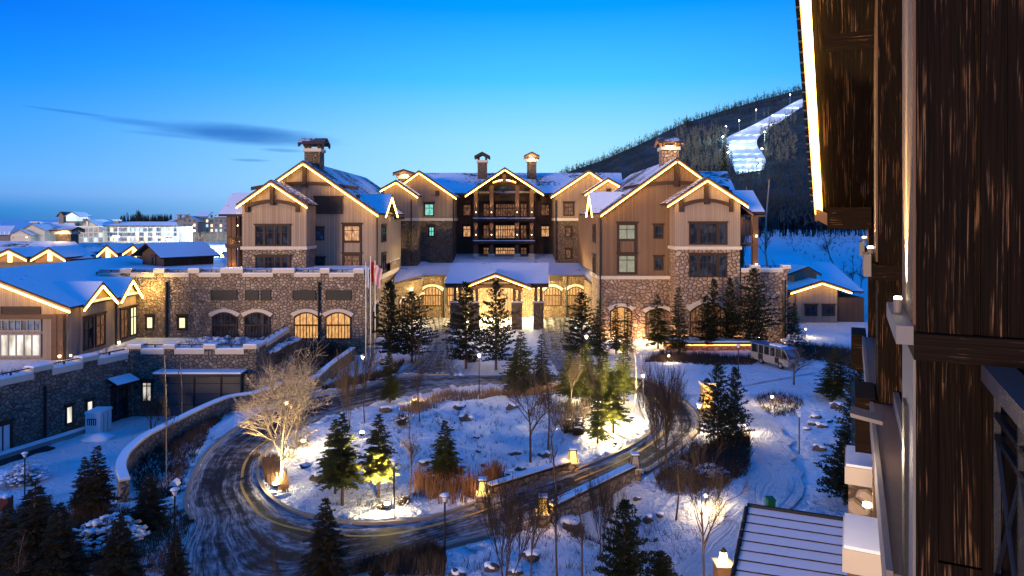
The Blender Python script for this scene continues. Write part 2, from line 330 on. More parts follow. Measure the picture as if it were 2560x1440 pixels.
# ------------------------------------------------------------ object helpers
def prop(o, label=None, cat=None, group=None, kind=None):
    if label: o['label'] = label
    if cat: o['category'] = cat
    if group: o['group'] = group
    if kind: o['kind'] = kind
    return o
def thing(name, label, cat, loc=(0, 0, 0), group=None):
    o = bpy.data.objects.new(name, None); o.empty_display_size = .3; C.objects.link(o); o.location = loc
    return prop(o, label, cat, group)
def wloc(o):
    v = Vector((0, 0, 0))
    while o is not None: v += o.location; o = o.parent
    return v
class MB:
    def __init__(s): s.v = []; s.f = []; s.uv = None
    def add(s, vs, fs):
        n = len(s.v); s.v += [tuple(p) for p in vs]; s.f += [tuple(i + n for i in f) for f in fs]
    def box(s, x0, x1, y0, y1, z0, z1, mp=None):
        vs = [(x0, y0, z0), (x1, y0, z0), (x1, y1, z0), (x0, y1, z0), (x0, y0, z1), (x1, y0, z1), (x1, y1, z1), (x0, y1, z1)]
        if mp: vs = [mp(*p) for p in vs]
        s.add(vs, [(0, 3, 2, 1), (4, 5, 6, 7), (0, 1, 5, 4), (1, 2, 6, 5), (2, 3, 7, 6), (3, 0, 4, 7)])
        return s
    def prism(s, poly, off):
        n = len(poly); off = Vector(off)
        vs = [Vector(p) for p in poly]; vs += [p + off for p in vs]
        s.add(vs, [tuple(range(n))[::-1], tuple(range(n, 2 * n))] + [(i, (i + 1) % n, n + (i + 1) % n, n + i) for i in range(n)])
        return s
    def strip(s, a, b):            # quads between two point lists
        n = len(a); s.add(list(a) + list(b), [(i, i + 1, n + i + 1, n + i) for i in range(n - 1)]); return s
    def tube(s, pts, rad, n=6, cap=True):
        rings = []
        for i, p in enumerate(pts):
            p = Vector(p)
            d = (Vector(pts[min(i + 1, len(pts) - 1)]) - Vector(pts[max(i - 1, 0)]))
            d = d.normalized() if d.length > 1e-9 else Vector((0, 0, 1))
            a = d.cross(Vector((0, 0, 1)) if abs(d.z) < .9 else Vector((1, 0, 0))).normalized(); b = d.cross(a)
            r = rad[i] if isinstance(rad, (list, tuple)) else rad
            rings.append([p + (a * math.cos(t) + b * math.sin(t)) * r for t in [2 * math.pi * j / n for j in range(n)]])
        vs = [q for r in rings for q in r]; fs = []
        for i in range(len(rings) - 1):
            for j in range(n): fs.append((i * n + j, i * n + (j + 1) % n, (i + 1) * n + (j + 1) % n, (i + 1) * n + j))
        if cap: fs.append(tuple(range(n))[::-1]); fs.append(tuple((len(rings) - 1) * n + j for j in range(n)))
        s.add(vs, fs); return s
    def lathe(s, c, prof, n=12):
        c = Vector(c); vs = []; fs = []
        for r, z in prof: vs += [c + Vector((r * math.cos(2 * math.pi * j / n), r * math.sin(2 * math.pi * j / n), z)) for j in range(n)]
        for i in range(len(prof) - 1):
            for j in range(n): fs.append((i * n + j, i * n + (j + 1) % n, (i + 1) * n + (j + 1) % n, (i + 1) * n + j))
        fs.append(tuple(range(n))[::-1]); fs.append(tuple((len(prof) - 1) * n + j for j in range(n)))
        s.add(vs, fs); return s
    def blob(s, c, r, seed=0, sub=2, flat=.6, rough=.35):
        bm = bmesh.new(); bmesh.ops.create_icosphere(bm, subdivisions=sub, radius=1.0); q = random.Random(seed)
        ph = [q.uniform(0, 6.3) for _ in range(9)]
        idx = {}
        vs = []
        for i, v in enumerate(bm.verts):
            idx[v] = i; p = v.co
            d = 1 + rough * (math.sin(p.x * 2.3 + ph[0]) * math.sin(p.y * 2.7 + ph[1]) + .6 * math.sin(p.z * 4.1 + ph[2] + p.x * 3) + .4 * math.sin(p.y * 6 + ph[3]) + .5 * q.uniform(-.5, .5))
            vs.append((c[0] + p.x * r[0] * d, c[1] + p.y * r[1] * d, c[2] + p.z * r[2] * d))
        s.add(vs, [tuple(idx[v] for v in f.verts) for f in bm.faces]); bm.free(); return s
    def build(s, name, mat, parent=None, recalc=True, smooth=False):
        if not s.v: return None
        me = bpy.data.meshes.new(name)
        off = wloc(parent) if parent is not None else Vector((0, 0, 0))
        va = np.array(s.v, dtype=float) - np.array(off)
        me.from_pydata([tuple(p) for p in va], [], s.f)
        if recalc:
            bm = bmesh.new(); bm.from_mesh(me); bmesh.ops.recalc_face_normals(bm, faces=bm.faces[:]); bm.to_mesh(me); bm.free()
        if s.uv is not None:
            l = me.uv_layers.new(name='UVMap')
            for li, loop in enumerate(me.loops): l.data[li].uv = s.uv[loop.vertex_index]
        if smooth:
            for p in me.polygons: p.use_smooth = True
        me.materials.append(M[mat] if isinstance(mat, str) else mat)
        o = bpy.data.objects.new(name, me); C.objects.link(o)
        if parent is not None: o.parent = parent
        return o
def X(px, Y): return (px - 1280.0) * Y / F
def Z(py, Y): return CZ - (py - HY) * Y / F
def G0(px, py, z=0.0):
    Y = (CZ - z) * F / (py - HY); return (X(px, Y), Y)
def point_light(par, loc, power, col=(1, .68, .32), r=.08, name='bulb_light'):
    l = bpy.data.lights.new(name, 'POINT'); l.energy = power; l.color = col; l.shadow_soft_size = r
    o = bpy.data.objects.new(name, l); C.objects.link(o); o.location = Vector(loc) - (wloc(par) if par else Vector((0, 0, 0)))
    if par: o.parent = par
    return o
def spot_light(par, loc, direction, power, deg=70, col=(1, .75, .38), r=.08, blend=.5):
    l = bpy.data.lights.new('bulb_light', 'SPOT'); l.energy = power; l.color = col; l.shadow_soft_size = r
    l.spot_size = math.radians(deg); l.spot_blend = blend
    o = bpy.data.objects.new('bulb_light', l); C.objects.link(o); o.location = Vector(loc) - (wloc(par) if par else Vector((0, 0, 0)))
    o.rotation_euler = Vector(direction).to_track_quat('-Z', 'Y').to_euler()
    if par: o.parent = par
    return o
# ============================================================ TERRAIN
def spline(pts, per=8, closed=False):
    P = [np.array(p, float) for p in pts]; n = len(P); out = []
    rng = range(n if closed else n - 1)
    for i in rng:
        p0 = P[(i - 1) % n] if closed or i > 0 else 2 * P[0] - P[1]
        p1 = P[i]; p2 = P[(i + 1) % n]
        p3 = P[(i + 2) % n] if closed or i + 2 < n else 2 * P[-1] - P[-2]
        for j in range(per):
            t = j / per
            out.append(.5 * ((2 * p1) + (-p0 + p2) * t + (2 * p0 - 5 * p1 + 4 * p2 - p3) * t * t + (-p0 + 3 * p1 - 3 * p2 + p3) * t ** 3))
    if not closed: out.append(P[-1])
    return np.array(out)
def inside(x, y, poly):
    r = np.zeros(np.shape(x), bool); n = len(poly)
    for i in range(n):
        x0, y0 = poly[i]; x1, y1 = poly[(i + 1) % n]
        if y0 == y1: continue
        c = ((y0 > y) != (y1 > y)) & (x < (x1 - x0) * (y - y0) / (y1 - y0) + x0); r ^= c
    return r
def distpoly(x, y, poly, closed=True):
    d = np.full(np.shape(x), 1e9); n = len(poly)
    for i in range(n if closed else n - 1):
        a = np.array(poly[i]); b = np.array(poly[(i + 1) % n]); ab = b - a; L = ab @ ab
        if L < 1e-12: continue
        t = np.clip(((x - a[0]) * ab[0] + (y - a[1]) * ab[1]) / L, 0, 1)
        d = np.minimum(d, np.hypot(x - a[0] - t * ab[0], y - a[1] - t * ab[1]))
    return d
def sstep(x, a, b):
    t = np.clip((x - a) / (b - a), 0, 1); return t * t * (3 - 2 * t)
pairs = [((640,1190),(470,1245)), ((665,1240),(486,1312)), ((730,1282),(455,1400)), ((830,1305),(480,1560)), ((950,1312),(820,1470)),
 ((1100,1292),(1105,1368)), ((1250,1240),(1345,1305)), ((1420,1187),(1485,1242)), ((1560,1128),(1610,1182)), ((1625,1085),(1715,1105)),
 ((1640,1045),(1745,1050)), ((1605,988),(1690,990)), ((1530,962),(1600,945)), ((1400,954),(1430,934)), ((1240,957),(1240,938)),
 ((1125,967),(1125,938)), ((1025,987),(1000,941)), ((925,1010),(950,955)), ((837,1032),(850,976)), ((760,1062),(775,990)), ((690,1105),(640,1045)), ((650,1145),(525,1130))]
ring_in = spline([G0(*a) for a, b in pairs], 8, True); ring_out = spline([G0(*b) for a, b in pairs], 8, True)
def edges(l, r, per=6): return spline([G0(*p) for p in l], per), spline([G0(*p) for p in r], per)
driveL = edges([(985,945),(1035,912),(1062,888),(1078,862),(1084,830),(1072,800),(1060,784)], [(1132,940),(1126,912),(1130,880),(1124,850),(1122,822),(1135,800),(1150,784)])
driveR = edges([(1408,938),(1385,905),(1366,870),(1362,840),(1352,805),(1340,784)], [(1450,936),(1450,905),(1444,870),(1436,835),(1440,800),(1445,784)])
exitS = edges([(486,1312),(455,1380),(420,1480),(360,1800)], [(760,1400),(830,1420),(900,1500),(980,1800)])
busway = edges([(1610,958),(1700,935),(1790,905),(1880,888),(2000,880)], [(1660,985),(1760,985),(1850,965),(1960,945),(2040,930)])
path_far = edges([(1730,1015),(1840,985),(1880,960)], [(1760,1060),(1830,1020),(1960,985)])
foot = edges([(1838,985),(1868,1030),(1890,1080),(1895,1150),(1860,1230),(1790,1310),(1690,1450)], [(1890,985),(1930,1040),(1975,1100),(2000,1180),(1985,1280),(1930,1380),(1880,1500)])
road_polys = [list(map(tuple, a)) + list(map(tuple, b[::-1])) for a, b in (driveL, driveR, exitS, busway, foot)]
# sunken service yard on the left, held by the curved wall
wall_px = [(312,1196),(303,1168),(306,1145),(322,1120),(365,1085),(425,1055),(500,1018),(570,990),(640,978),(710,955),(775,948),(830,905),(882,868)]
wall_top = [0.5]*len(wall_px)
wall_xy = spline([G0(px, py, .5) for px, py in wall_px], 6)
yard_poly = [tuple(p) for p in wall_xy] + [(-19, 78), (-60, 78), (-60, 6), (-24, 6), (-22.5, 26), (-21.6, 34)]
bridge_a, bridge_b = np.array(G0(1372,1300)), np.array(G0(1578,1196))
bd = (bridge_b - bridge_a); bd /= np.linalg.norm(bd); bn = np.array([bd[1], -bd[0]])       # towards the viewer
if bn[1] > 0: bn = -bn
inner_mid = np.array(G0(1330,1190)); creek_o = (bridge_a + bridge_b) / 2 + bn * 2.6
def wave(x, y, sc):
    return (np.sin(x * 1.1 * sc + 1.3 * np.sin(y * .7 * sc)) + np.sin(y * 1.3 * sc + 1.1 * np.sin(x * .9 * sc + 2)) + .6 * np.sin((x + y) * 2.3 * sc + 1) + .5 * np.sin((x - 1.4 * y) * 3.1 * sc)) / 3.1
def h(x, y):
    x = np.asarray(x, float); y = np.asarray(y, float)
    out = np.zeros(np.broadcast(x, y).shape)
    out += np.where(y < 110, .07 * wave(x, y, 1.0) + .05 * wave(x, y, 3.1), 0)
    # island: gentle mound and a stony dip
    di = np.where(inside(x, y, ring_in), distpoly(x, y, ring_in), 0)
    out += sstep(di, .3, 3) * (.22 + .28 * wave(x, y, .55) + .16 * wave(x, y, 1.7))
    out -= .9 * np.exp(-(((x - 1.2) / 3.6) ** 2 + ((y - 45.5) / 4.2) ** 2)) * sstep(di, 0, 2)
    # creek outside the bridge and low near ground
    rel = np.stack([x - creek_o[0], y - creek_o[1]], -1)
    a = rel @ bd; b = rel @ bn
    out -= 2.3 * np.exp(-(a / 2.6) ** 2) * sstep(b, -3.0, -1.4) * (1 - .6 * sstep(b, 3, 12))
    # sunken yard
    ins = inside(x, y, yard_poly); d = distpoly(x, y, yard_poly)
    dd = np.where(ins, d, -d)
    wdt = np.where(y > 37.5, .8, .8 + (37.5 - y) * .9); wdt = np.minimum(wdt, 7.5)
    out += -4.0 * sstep(dd, -.2, wdt)
    # planted bank between the wall and the road
    dw = distpoly(x, y, wall_xy, False); dr = distpoly(x, y, ring_out)
    out -= .9 * (1 - sstep(dw, .5, 3.2)) * sstep(dr, .3, 2.0) * (~ins) * (y > 36)
    # roads are flat
    onr = inside(x, y, ring_out) & ~inside(x, y, ring_in)
    dro = np.minimum(distpoly(x, y, ring_out), distpoly(x, y, ring_in))
    flat = np.where(onr, 1.0, 1 - sstep(dro, .0, .7))
    for q in road_polys:
        i2 = inside(x, y, q); flat = np.maximum(flat, np.where(i2, 1.0, 1 - sstep(distpoly(x, y, q), 0, .7)))
    out = np.where(y > 36.5, out * (1 - flat * (out > -1.2)) - .10 * flat, out * (1 - flat) - .10 * flat)
    # far right meadow climbs to the hill
    out += sstep(x, 15, 60) * np.clip(y - 165, 0, 140) * .078
    return out
def at(px, py):
    if py > HY + 5:
        Yg = CZ * F / (py - HY); ys = np.unique(np.concatenate([np.linspace(max(8, Yg * .82 - 3), Yg * 1.06 + 1, 60), np.linspace(Yg * 1.06 + 1, (CZ + 5) * F / (py - HY), 40)]))
    else: ys = np.linspace(100, 700, 300)
    xs = (px - 1280.0) * ys / F; zs = CZ - (py - HY) * ys / F; hs = h(xs, ys)
    i = int(np.argmax(zs <= hs)) if (zs <= hs).any() else len(ys) - 1
    if i > 0:
        t = (zs[i - 1] - hs[i - 1]) / max(1e-6, (zs[i - 1] - hs[i - 1]) - (zs[i] - hs[i])); Y = ys[i - 1] + t * (ys[i] - ys[i - 1])
    else: Y = ys[0]
    x = (px - 1280.0) * Y / F
    return Vector((x, Y, float(h(np.array([x]), np.array([Y]))[0])))
def axis(fine0, fine1, step, lo, hi, g=1.25):
    a = list(np.arange(fine0, fine1 + 1e-6, step)); s = step
    while a[-1] < hi: s *= g; a.append(a[-1] + s)
    s = step; b = []
    p = fine0
    while p > lo: s *= g; p -= s; b.append(p)
    return np.array(b[::-1] + a)
gx = axis(-46, 40, .45, -3200, 3200); gy = axis(18, 92, .45, 3, 5200)
GX, GY = np.meshgrid(gx, gy); GZ = h(GX, GY)
mb = MB(); nx, ny = len(gx), len(gy)
mb.v = list(zip(GX.ravel(), GY.ravel(), GZ.ravel()))
mb.f = [(j * nx + i, j * nx + i + 1, (j + 1) * nx + i + 1, (j + 1) * nx + i) for j in range(ny - 1) for i in range(nx - 1)]
o = mb.build('snow_ground', 'snow_ground', recalc=False, smooth=True); prop(o, kind='structure')

def road_strip(name, a, b, z, cross=8, mat='road', closed=False):
    mb = MB(); mb.uv = []; n = len(a); L = 0
    for i in range(n + (1 if closed else 0)):
        p, q = a[i % n], b[i % n]
        if i: L += float(np.linalg.norm((p + q) / 2 - (a[(i - 1) % n] + b[(i - 1) % n]) / 2))
        for j in range(cross + 1):
            t = j / cross; c = p * (1 - t) + q * t; mb.v.append((c[0], c[1], z)); mb.uv.append((t, L))
    m2 = n + (1 if closed else 0); w_ = cross + 1
    mb.f = [(i * w_ + j, i * w_ + j + 1, (i + 1) * w_ + j + 1, (i + 1) * w_ + j) for i in range(m2 - 1) for j in range(cross)]
    o = mb.build(name, mat, recalc=False)
    me = o.data
    if me.polygons[0].normal.z < 0: me.flip_normals()
    return prop(o, kind='structure')
road_strip('road', np.roll(ring_in, -8 * 15 - 3, 0), np.roll(ring_out, -8 * 15 - 3, 0), .0, closed=True)
for i, (nm, e) in enumerate((('entrance_drive', driveL), ('entrance_drive', driveR), ('road_exit', exitS), ('bus_drive', busway))):
    road_strip(nm, e[0], e[1], -.004 - .004 * i, mat={'bus_drive': 'snow_ground', 'entrance_drive': 'road_snowy'}.get(nm, 'road'))
def kerb(name, line, side, w_=.22, hgt=.13, z=0., closed=True, mat='kerb'):
    mb = MB(); n = len(line); rows = []
    for i in range(n):
        p = line[i]; t = line[(i + 1) % n] - line[(i - 1) % n] if closed else line[min(i + 1, n - 1)] - line[max(i - 1, 0)]
        t = t / np.linalg.norm(t); nn = np.array([-t[1], t[0]]) * side
        q = p + nn * w_
        rows.append([(p[0], p[1], z - .1), (p[0], p[1], z + hgt), (q[0], q[1], z + hgt), (q[0], q[1], z - .1)])
    mb.v = [v for r in rows for v in r]
    for i in range(n if closed else n - 1):
        a, b = i * 4, ((i + 1) % n) * 4
        for j in range(3): mb.f.append((a + j, a + j + 1, b + j + 1, b + j))
    return prop(mb.build(name, mat), kind='structure')
cen = ring_in.mean(0)
def side_in(line):
    t = line[1] - line[0]; nn = np.array([-t[1], t[0]]); return 1 if nn @ (cen - line[0]) > 0 else -1
kerb('kerb', ring_in, side_in(ring_in))
ka = 8 * 20; seg = np.concatenate([ring_out[8 * 20:], ring_out[:8 * 1]])
kerb('kerb', seg, -side_in(seg), closed=False)
seg = ring_out[8 * 15:8 * 20 + 1]; kerb('kerb', seg, -side_in(seg), closed=False)
seg = ring_out[8 * 4:8 * 6]; kerb('kerb', seg, -side_in(seg), closed=False)
seg = ring_out[8 * 8:8 * 12]; kerb('kerb', seg, -side_in(seg), closed=False)
kerb('kerb', driveL[0], 1, closed=False); kerb('kerb', driveL[1], -1, closed=False)
kerb('kerb', driveR[0], 1, closed=False)
# worn yellow line along the island side
def line_strip(i0, i1, f0, f1):
    a = ring_in[i0:i1] * (1 - f0) + ring_out[i0:i1] * f0; b = ring_in[i0:i1] * (1 - f1) + ring_out[i0:i1] * f1
    d0 = np.linalg.norm(ring_out[i0:i1] - ring_in[i0:i1], axis=1)[:, None]
    u = (ring_out[i0:i1] - ring_in[i0:i1]) / d0
    a = ring_in[i0:i1] + u * np.minimum(f0 * d0, f0 * 5); b = a + u * .16
    road_strip('road_marking', a, b, .005, 1, 'yellow_line')
line_strip(0, 8 * 6, .22, .25); line_strip(8 * 7, 8 * 11, .25, .27); line_strip(8 * 20, 8 * 22, .2, .2)
L_, R_ = (np.array([p + np.array([rnd.uniform(-.45, .45), rnd.uniform(-.3, .3)]) for p in e_]) for e_ in foot)
road_strip('footpath', L_, R_, .002, 6, 'path_snow')
# forecourt under the porch roof
fc = [G0(1050,790), G0(1450,790), G0(1470,768), G0(1020,768)]
mb = MB(); mb.add([(p[0], p[1], .012) for p in fc], [(0, 1, 2, 3)])
prop(mb.build('forecourt', 'concrete'), kind='structure')

def bank(line, name, label, seed, off, dens=1.5):
    q = random.Random(seed); mb = MB()
    for i in range(len(line) - 1):
        p, t = line[i], line[i + 1] - line[i]; L = np.linalg.norm(t)
        if L < 1e-6: continue
        nn = np.array([-t[1], t[0]]) / L * off
        for j in range(max(1, int(L * dens + q.random()))):
            c = p + t * q.random() + nn * q.uniform(.55, 2.0); r = q.uniform(.10, .34)
            mb.blob((c[0], c[1], -.02), (r * q.uniform(.9, 1.7), r * q.uniform(.9, 1.5), r * q.uniform(.35, .75)), q.randrange(9999), 1, 1, .45)
    prop(mb.build(name, 'snow_ground', smooth=True), label, 'snow', kind='stuff')
so_ = -side_in(ring_out)
bank(ring_out[8 * 15:8 * 20], 'ploughed_snow', 'ploughed lumpy snow along the far outer road edge', 3, .45 * so_); bank(np.concatenate([ring_out[8 * 20:], ring_out[:9]]), 'ploughed_snow', 'ploughed lumpy snow along the left outer road edge', 4, .45 * so_)
bank(ring_out[8 * 8 + 4:8 * 11], 'ploughed_snow', 'ploughed lumpy snow on the outside of the right bend', 5, .45 * so_); bank(ring_out[8 * 4:8 * 6], 'ploughed_snow', 'ploughed lumpy snow on the near outer road edge', 6, .45 * so_)
bank(np.concatenate([ring_in, ring_in[:1]]), 'ploughed_snow', 'ploughed lumpy snow round the rim of the island', 7, .5 * side_in(ring_in), 1.0)
bank(driveL[0], 'ploughed_snow', 'ploughed lumpy snow left of the left entrance drive', 8, .4, 2); bank(driveL[1], 'ploughed_snow', 'ploughed lumpy snow right of the left entrance drive', 9, -.4, 2); bank(driveR[0], 'ploughed_snow', 'ploughed lumpy snow left of the right entrance drive', 10, .4, 2); bank(driveR[1], 'ploughed_snow', 'ploughed lumpy snow right of the right entrance drive', 11, -.4, 2)
# ============================================================ HILL with the lit ski run
HYF, HYR = 300.0, 820.0
prof_px = np.array([1150, 1300, 1410, 1500, 1600, 1700, 1800, 1900, 2010, 2150, 2400, 2800, 3300])
prof_py = np.array([548, 505, 433, 403, 360, 312, 279, 250, 222, 180, 120, 60, 40])
def hillz(px, Y):
    f0 = 4.0 + np.clip((px - 1400) / 600, 0, 1) * 5.5
    top = CZ - (np.interp(px, prof_px, prof_py) - HY) * HYR / F
    t = np.clip((Y - HYF) / (HYR - HYF), 0, 1.3)
    s = np.where(t <= 1, .80 * t + .20 * t * t, 1 - (t - 1) * 1.2)
    return f0 + (top - f0) * s + np.sin(t * 34 + px * .004) * 1.1 * (t > .05) * (t < .97)
def hillpt(px, py):
    Y = np.linspace(HYF, HYR, 600); z = hillz(px, Y); r = CZ - (py - HY) * Y / F
    i = int(np.argmax(z >= r)) if (z >= r).any() else len(Y) - 1
    return Vector((X(px, Y[i]), Y[i], float(z[i])))
pxs = np.arange(1150, 3301, 12); Ys = np.concatenate([np.linspace(HYF, HYR, 70), np.linspace(HYR + 8, HYR * 1.28, 8)])
mb = MB(); PX, YY = np.meshgrid(pxs, Ys); ZZ = hillz(PX, YY)
mb.v = list(zip(((PX - 1280) * YY / F).ravel(), YY.ravel(), ZZ.ravel())); nx = len(pxs)
mb.f = [(j * nx + i, j * nx + i + 1, (j + 1) * nx + i + 1, (j + 1) * nx + i) for j in range(len(Ys) - 1) for i in range(nx - 1)]
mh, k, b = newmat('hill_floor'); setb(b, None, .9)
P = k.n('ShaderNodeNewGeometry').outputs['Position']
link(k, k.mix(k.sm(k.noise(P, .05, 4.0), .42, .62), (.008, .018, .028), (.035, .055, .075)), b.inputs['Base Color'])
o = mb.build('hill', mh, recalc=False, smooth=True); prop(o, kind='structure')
run_l = [(2040,236),(1985,258),(1920,295),(1862,325),(1820,345),(1816,362),(1822,392),(1832,418),(1842,440)]
run_r = [(2050,252),(2012,266),(1972,292),(1925,325),(1897,345),(1893,366),(1906,386),(1914,405),(1908,428)]
def on_hill(p, up=.35):
    q = hillpt(*p); return (q.x, q.y, q.z + up)
lp = spline(run_l, 6); rp = spline(run_r, 6)
mb = MB(); cr = 6
for a, b_ in zip(lp, rp):
    for j in range(cr + 1):
        t = j / cr; q = on_hill((a[0] * (1 - t) + b_[0] * t, a[1] * (1 - t) + b_[1] * t), .9); mb.v.append(q)
mb.f = [(i * 7 + j, i * 7 + j + 1, (i + 1) * 7 + j + 1, (i + 1) * 7 + j) for i in range(len(lp) - 1) for j in range(cr)]
o = mb.build('ski_run', 'snow', recalc=False, smooth=True); prop(o, kind='structure')
if o.data.polygons[0].normal.z < 0: o.data.flip_normals()
def run_lamp(px, py, power, label, hgt=11, r=.55):
    q = hillpt(px, py); t = thing('floodlight_mast', label, 'floodlight', q, 'floodlights along the ski run')
    MB().tube([q, q + Vector((0, 0, hgt))], [.25, .15], 5).build('pole', 'metal_pole', t)
    MB().blob(q + Vector((0, 0, hgt)), (r, r, r), 1, 2, 1, 0).build('lamp', 'spot_glow', t)
    point_light(t, q + Vector((0, -1.5, hgt + 1)), power, (.62, .95, 1.0), .6)
for i, (px, py, pw, lb) in enumerate([(1975,262,3150,'floodlight at the top of the ski run near the ridge'), (1890,302,2275,'floodlight on the bend of the ski run, second from the top'), (1848,330,2450,'floodlight left of the ski run under the bend'),
    (1932,318,1400,'floodlight right of the ski run in the middle stretch'), (1815,345,1400,'small floodlight at the left edge of the ski run below the bend'), (1807,375,16000,'floodlight among floodlit trunks left of the ski run'), (1912,364,1750,'floodlight right of the lower ski run'), (1820,420,2100,'floodlight beside the dark fir at the foot of the ski run'), (1905,412,1750,'floodlight low on the right at the foot of the ski run')]):
    run_lamp(px, py, pw, lb)
for py in (272, 291, 314, 340, 356, 372, 388, 402, 416, 430):  # fill lamps without masts, added in rows to band the run
    il = int(np.argmin(np.abs(lp[:, 1] - py))); ir = int(np.argmin(np.abs(rp[:, 1] - py)))
    for t in (.2, .5, .8):
        q = hillpt(lp[il][0] * (1 - t) + rp[ir][0] * t, py); point_light(None, q + Vector((0, -.5, 2.3)), 800, (.58, .95, 1.0), .8, 'run_fill')
# wood on the hill: bare trunks with upright twigs and a few firs
def far_tree(mb, q, hh, rr):
    w0 = hh * .014
    mb.add([q + Vector((-w0, 0, -1)), q + Vector((w0, 0, -1)), q + Vector((0, 0, hh))], [(0, 1, 2)])
    for _ in range(9):
        z0 = hh * rr.uniform(.3, .85); a = rr.uniform(0, 6.3); l = hh * rr.uniform(.12, .3) * (1.15 - z0 / hh)
        b0 = q + Vector((0, 0, z0)); e = b0 + Vector((math.cos(a) * l * .7, math.sin(a) * l * .4, l)); s_ = l * .13
        mb.add([b0 + Vector((-s_ * .4, 0, 0)), e + Vector((-s_, 0, -l * .25)), e, e + Vector((s_, 0, -l * .35)), b0 + Vector((s_ * .4, 0, 0))], [(0, 1, 2, 3, 4)])
def far_fir(mb, q, hh, rr, wd=.17):
    for i in range(9):
        z0 = hh * (.08 + .1 * i); r = hh * wd * (1 - i / 9.5) * rr.uniform(.8, 1.2)
        for a0 in range(6):
            a = a0 * 1.047 + rr.uniform(-.3, .3); 
            c_ = Vector((math.cos(a), math.sin(a), 0)); p_ = Vector((-c_.y, c_.x, 0))
            mb.add([q + Vector((0, 0, z0 + hh * .13)), q + c_ * r + p_ * r * .3 + Vector((0, 0, z0 - hh * .02)), q + c_ * r - p_ * r * .3 + Vector((0, 0, z0))], [(0, 1, 2)])
rr = random.Random(3); mb = MB()
run_poly = [tuple(p) for p in lp] + [tuple(p) for p in rp[::-1]]
cnt = 0
while cnt < 8500:
    px = rr.uniform(1380, 2280); ridge = np.interp(px, prof_px, prof_py)
    u = rr.random(); py = ridge + 2 + (548 - ridge) * (u ** 1.0)
    if cnt % 5 == 0: py = ridge + rr.uniform(0, 14)
    if inside(np.array([px]), np.array([py]), run_poly)[0]: continue
    if 1820 < px < 1905 and 345 < py < 440 and rr.random() < .93: continue
    q = hillpt(px, py); far_tree(mb, q, rr.uniform(4, 9.5) * (1 + .5 * (rr.random() < .08)), rr); cnt += 1
# dense trunks along the foot
for i in range(420):
    px = rr.uniform(1850, 2240); Y = rr.uniform(262, 320); xx = X(px, Y)
    q = Vector((xx, Y, float(max(h(np.array([xx]), np.array([Y]))[0], 0)) if Y < HYF else float(hillz(px, Y))))
    hh = rr.uniform(11, 17); w0 = .13
    mb.add([q + Vector((-w0, 0, -.5)), q + Vector((w0, 0, -.5)), q + Vector((w0 * .5, 0, hh)), q + Vector((-w0 * .5, 0, hh))], [(0, 1, 2, 3)])
    far_tree(mb, q, hh, rr)
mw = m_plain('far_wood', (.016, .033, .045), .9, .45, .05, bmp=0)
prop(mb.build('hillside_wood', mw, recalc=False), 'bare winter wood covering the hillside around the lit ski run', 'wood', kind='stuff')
mb = MB()  # trunks near the run, floodlight put into a paler wood colour
for i in range(520):
    px = rr.uniform(1690, 1830) if i % 4 else rr.uniform(1900, 1990); py = rr.uniform(335, 445) if i % 4 else rr.uniform(290, 420)
    if inside(np.array([px]), np.array([py]), run_poly)[0]: continue
    q = hillpt(px, py); hh = rr.uniform(8, 14); w0 = .2
    mb.add([q + Vector((-w0, 0, -.5)), q + Vector((w0, 0, -.5)), q + Vector((w0 * .5, 0, hh)), q + Vector((-w0 * .5, 0, hh))], [(0, 1, 2, 3)]); far_tree(mb, q, hh, rr)
prop(mb.build('lit_wood', m_plain('lit_wood', (.10, .115, .105), .9, .4, .05, bmp=0), recalc=False), 'bare trunks beside the ski run, coloured paler as if floodlit', 'wood', kind='stuff')
for i, (px, py, hh, lb) in enumerate([(1717,318,15,'lone fir standing out on the hill ridge above the right chimney'), (1809,452,24,'dark fir at the left foot of the lit ski run'), (1728,316,9,'smaller fir on the ridge right of the lone ridge fir')]):
    mbf = MB(); q = hillpt(px, py); far_fir(mbf, q, hh, rr); 
    t = thing('fir_tree', lb, 'tree', q); mbf.build('crown', 'needle_dark', t, recalc=False); MB().tube([q - Vector((0, 0, 1)), q + Vector((0, 0, hh * .3))], .25, 5).build('trunk', 'bark', t)
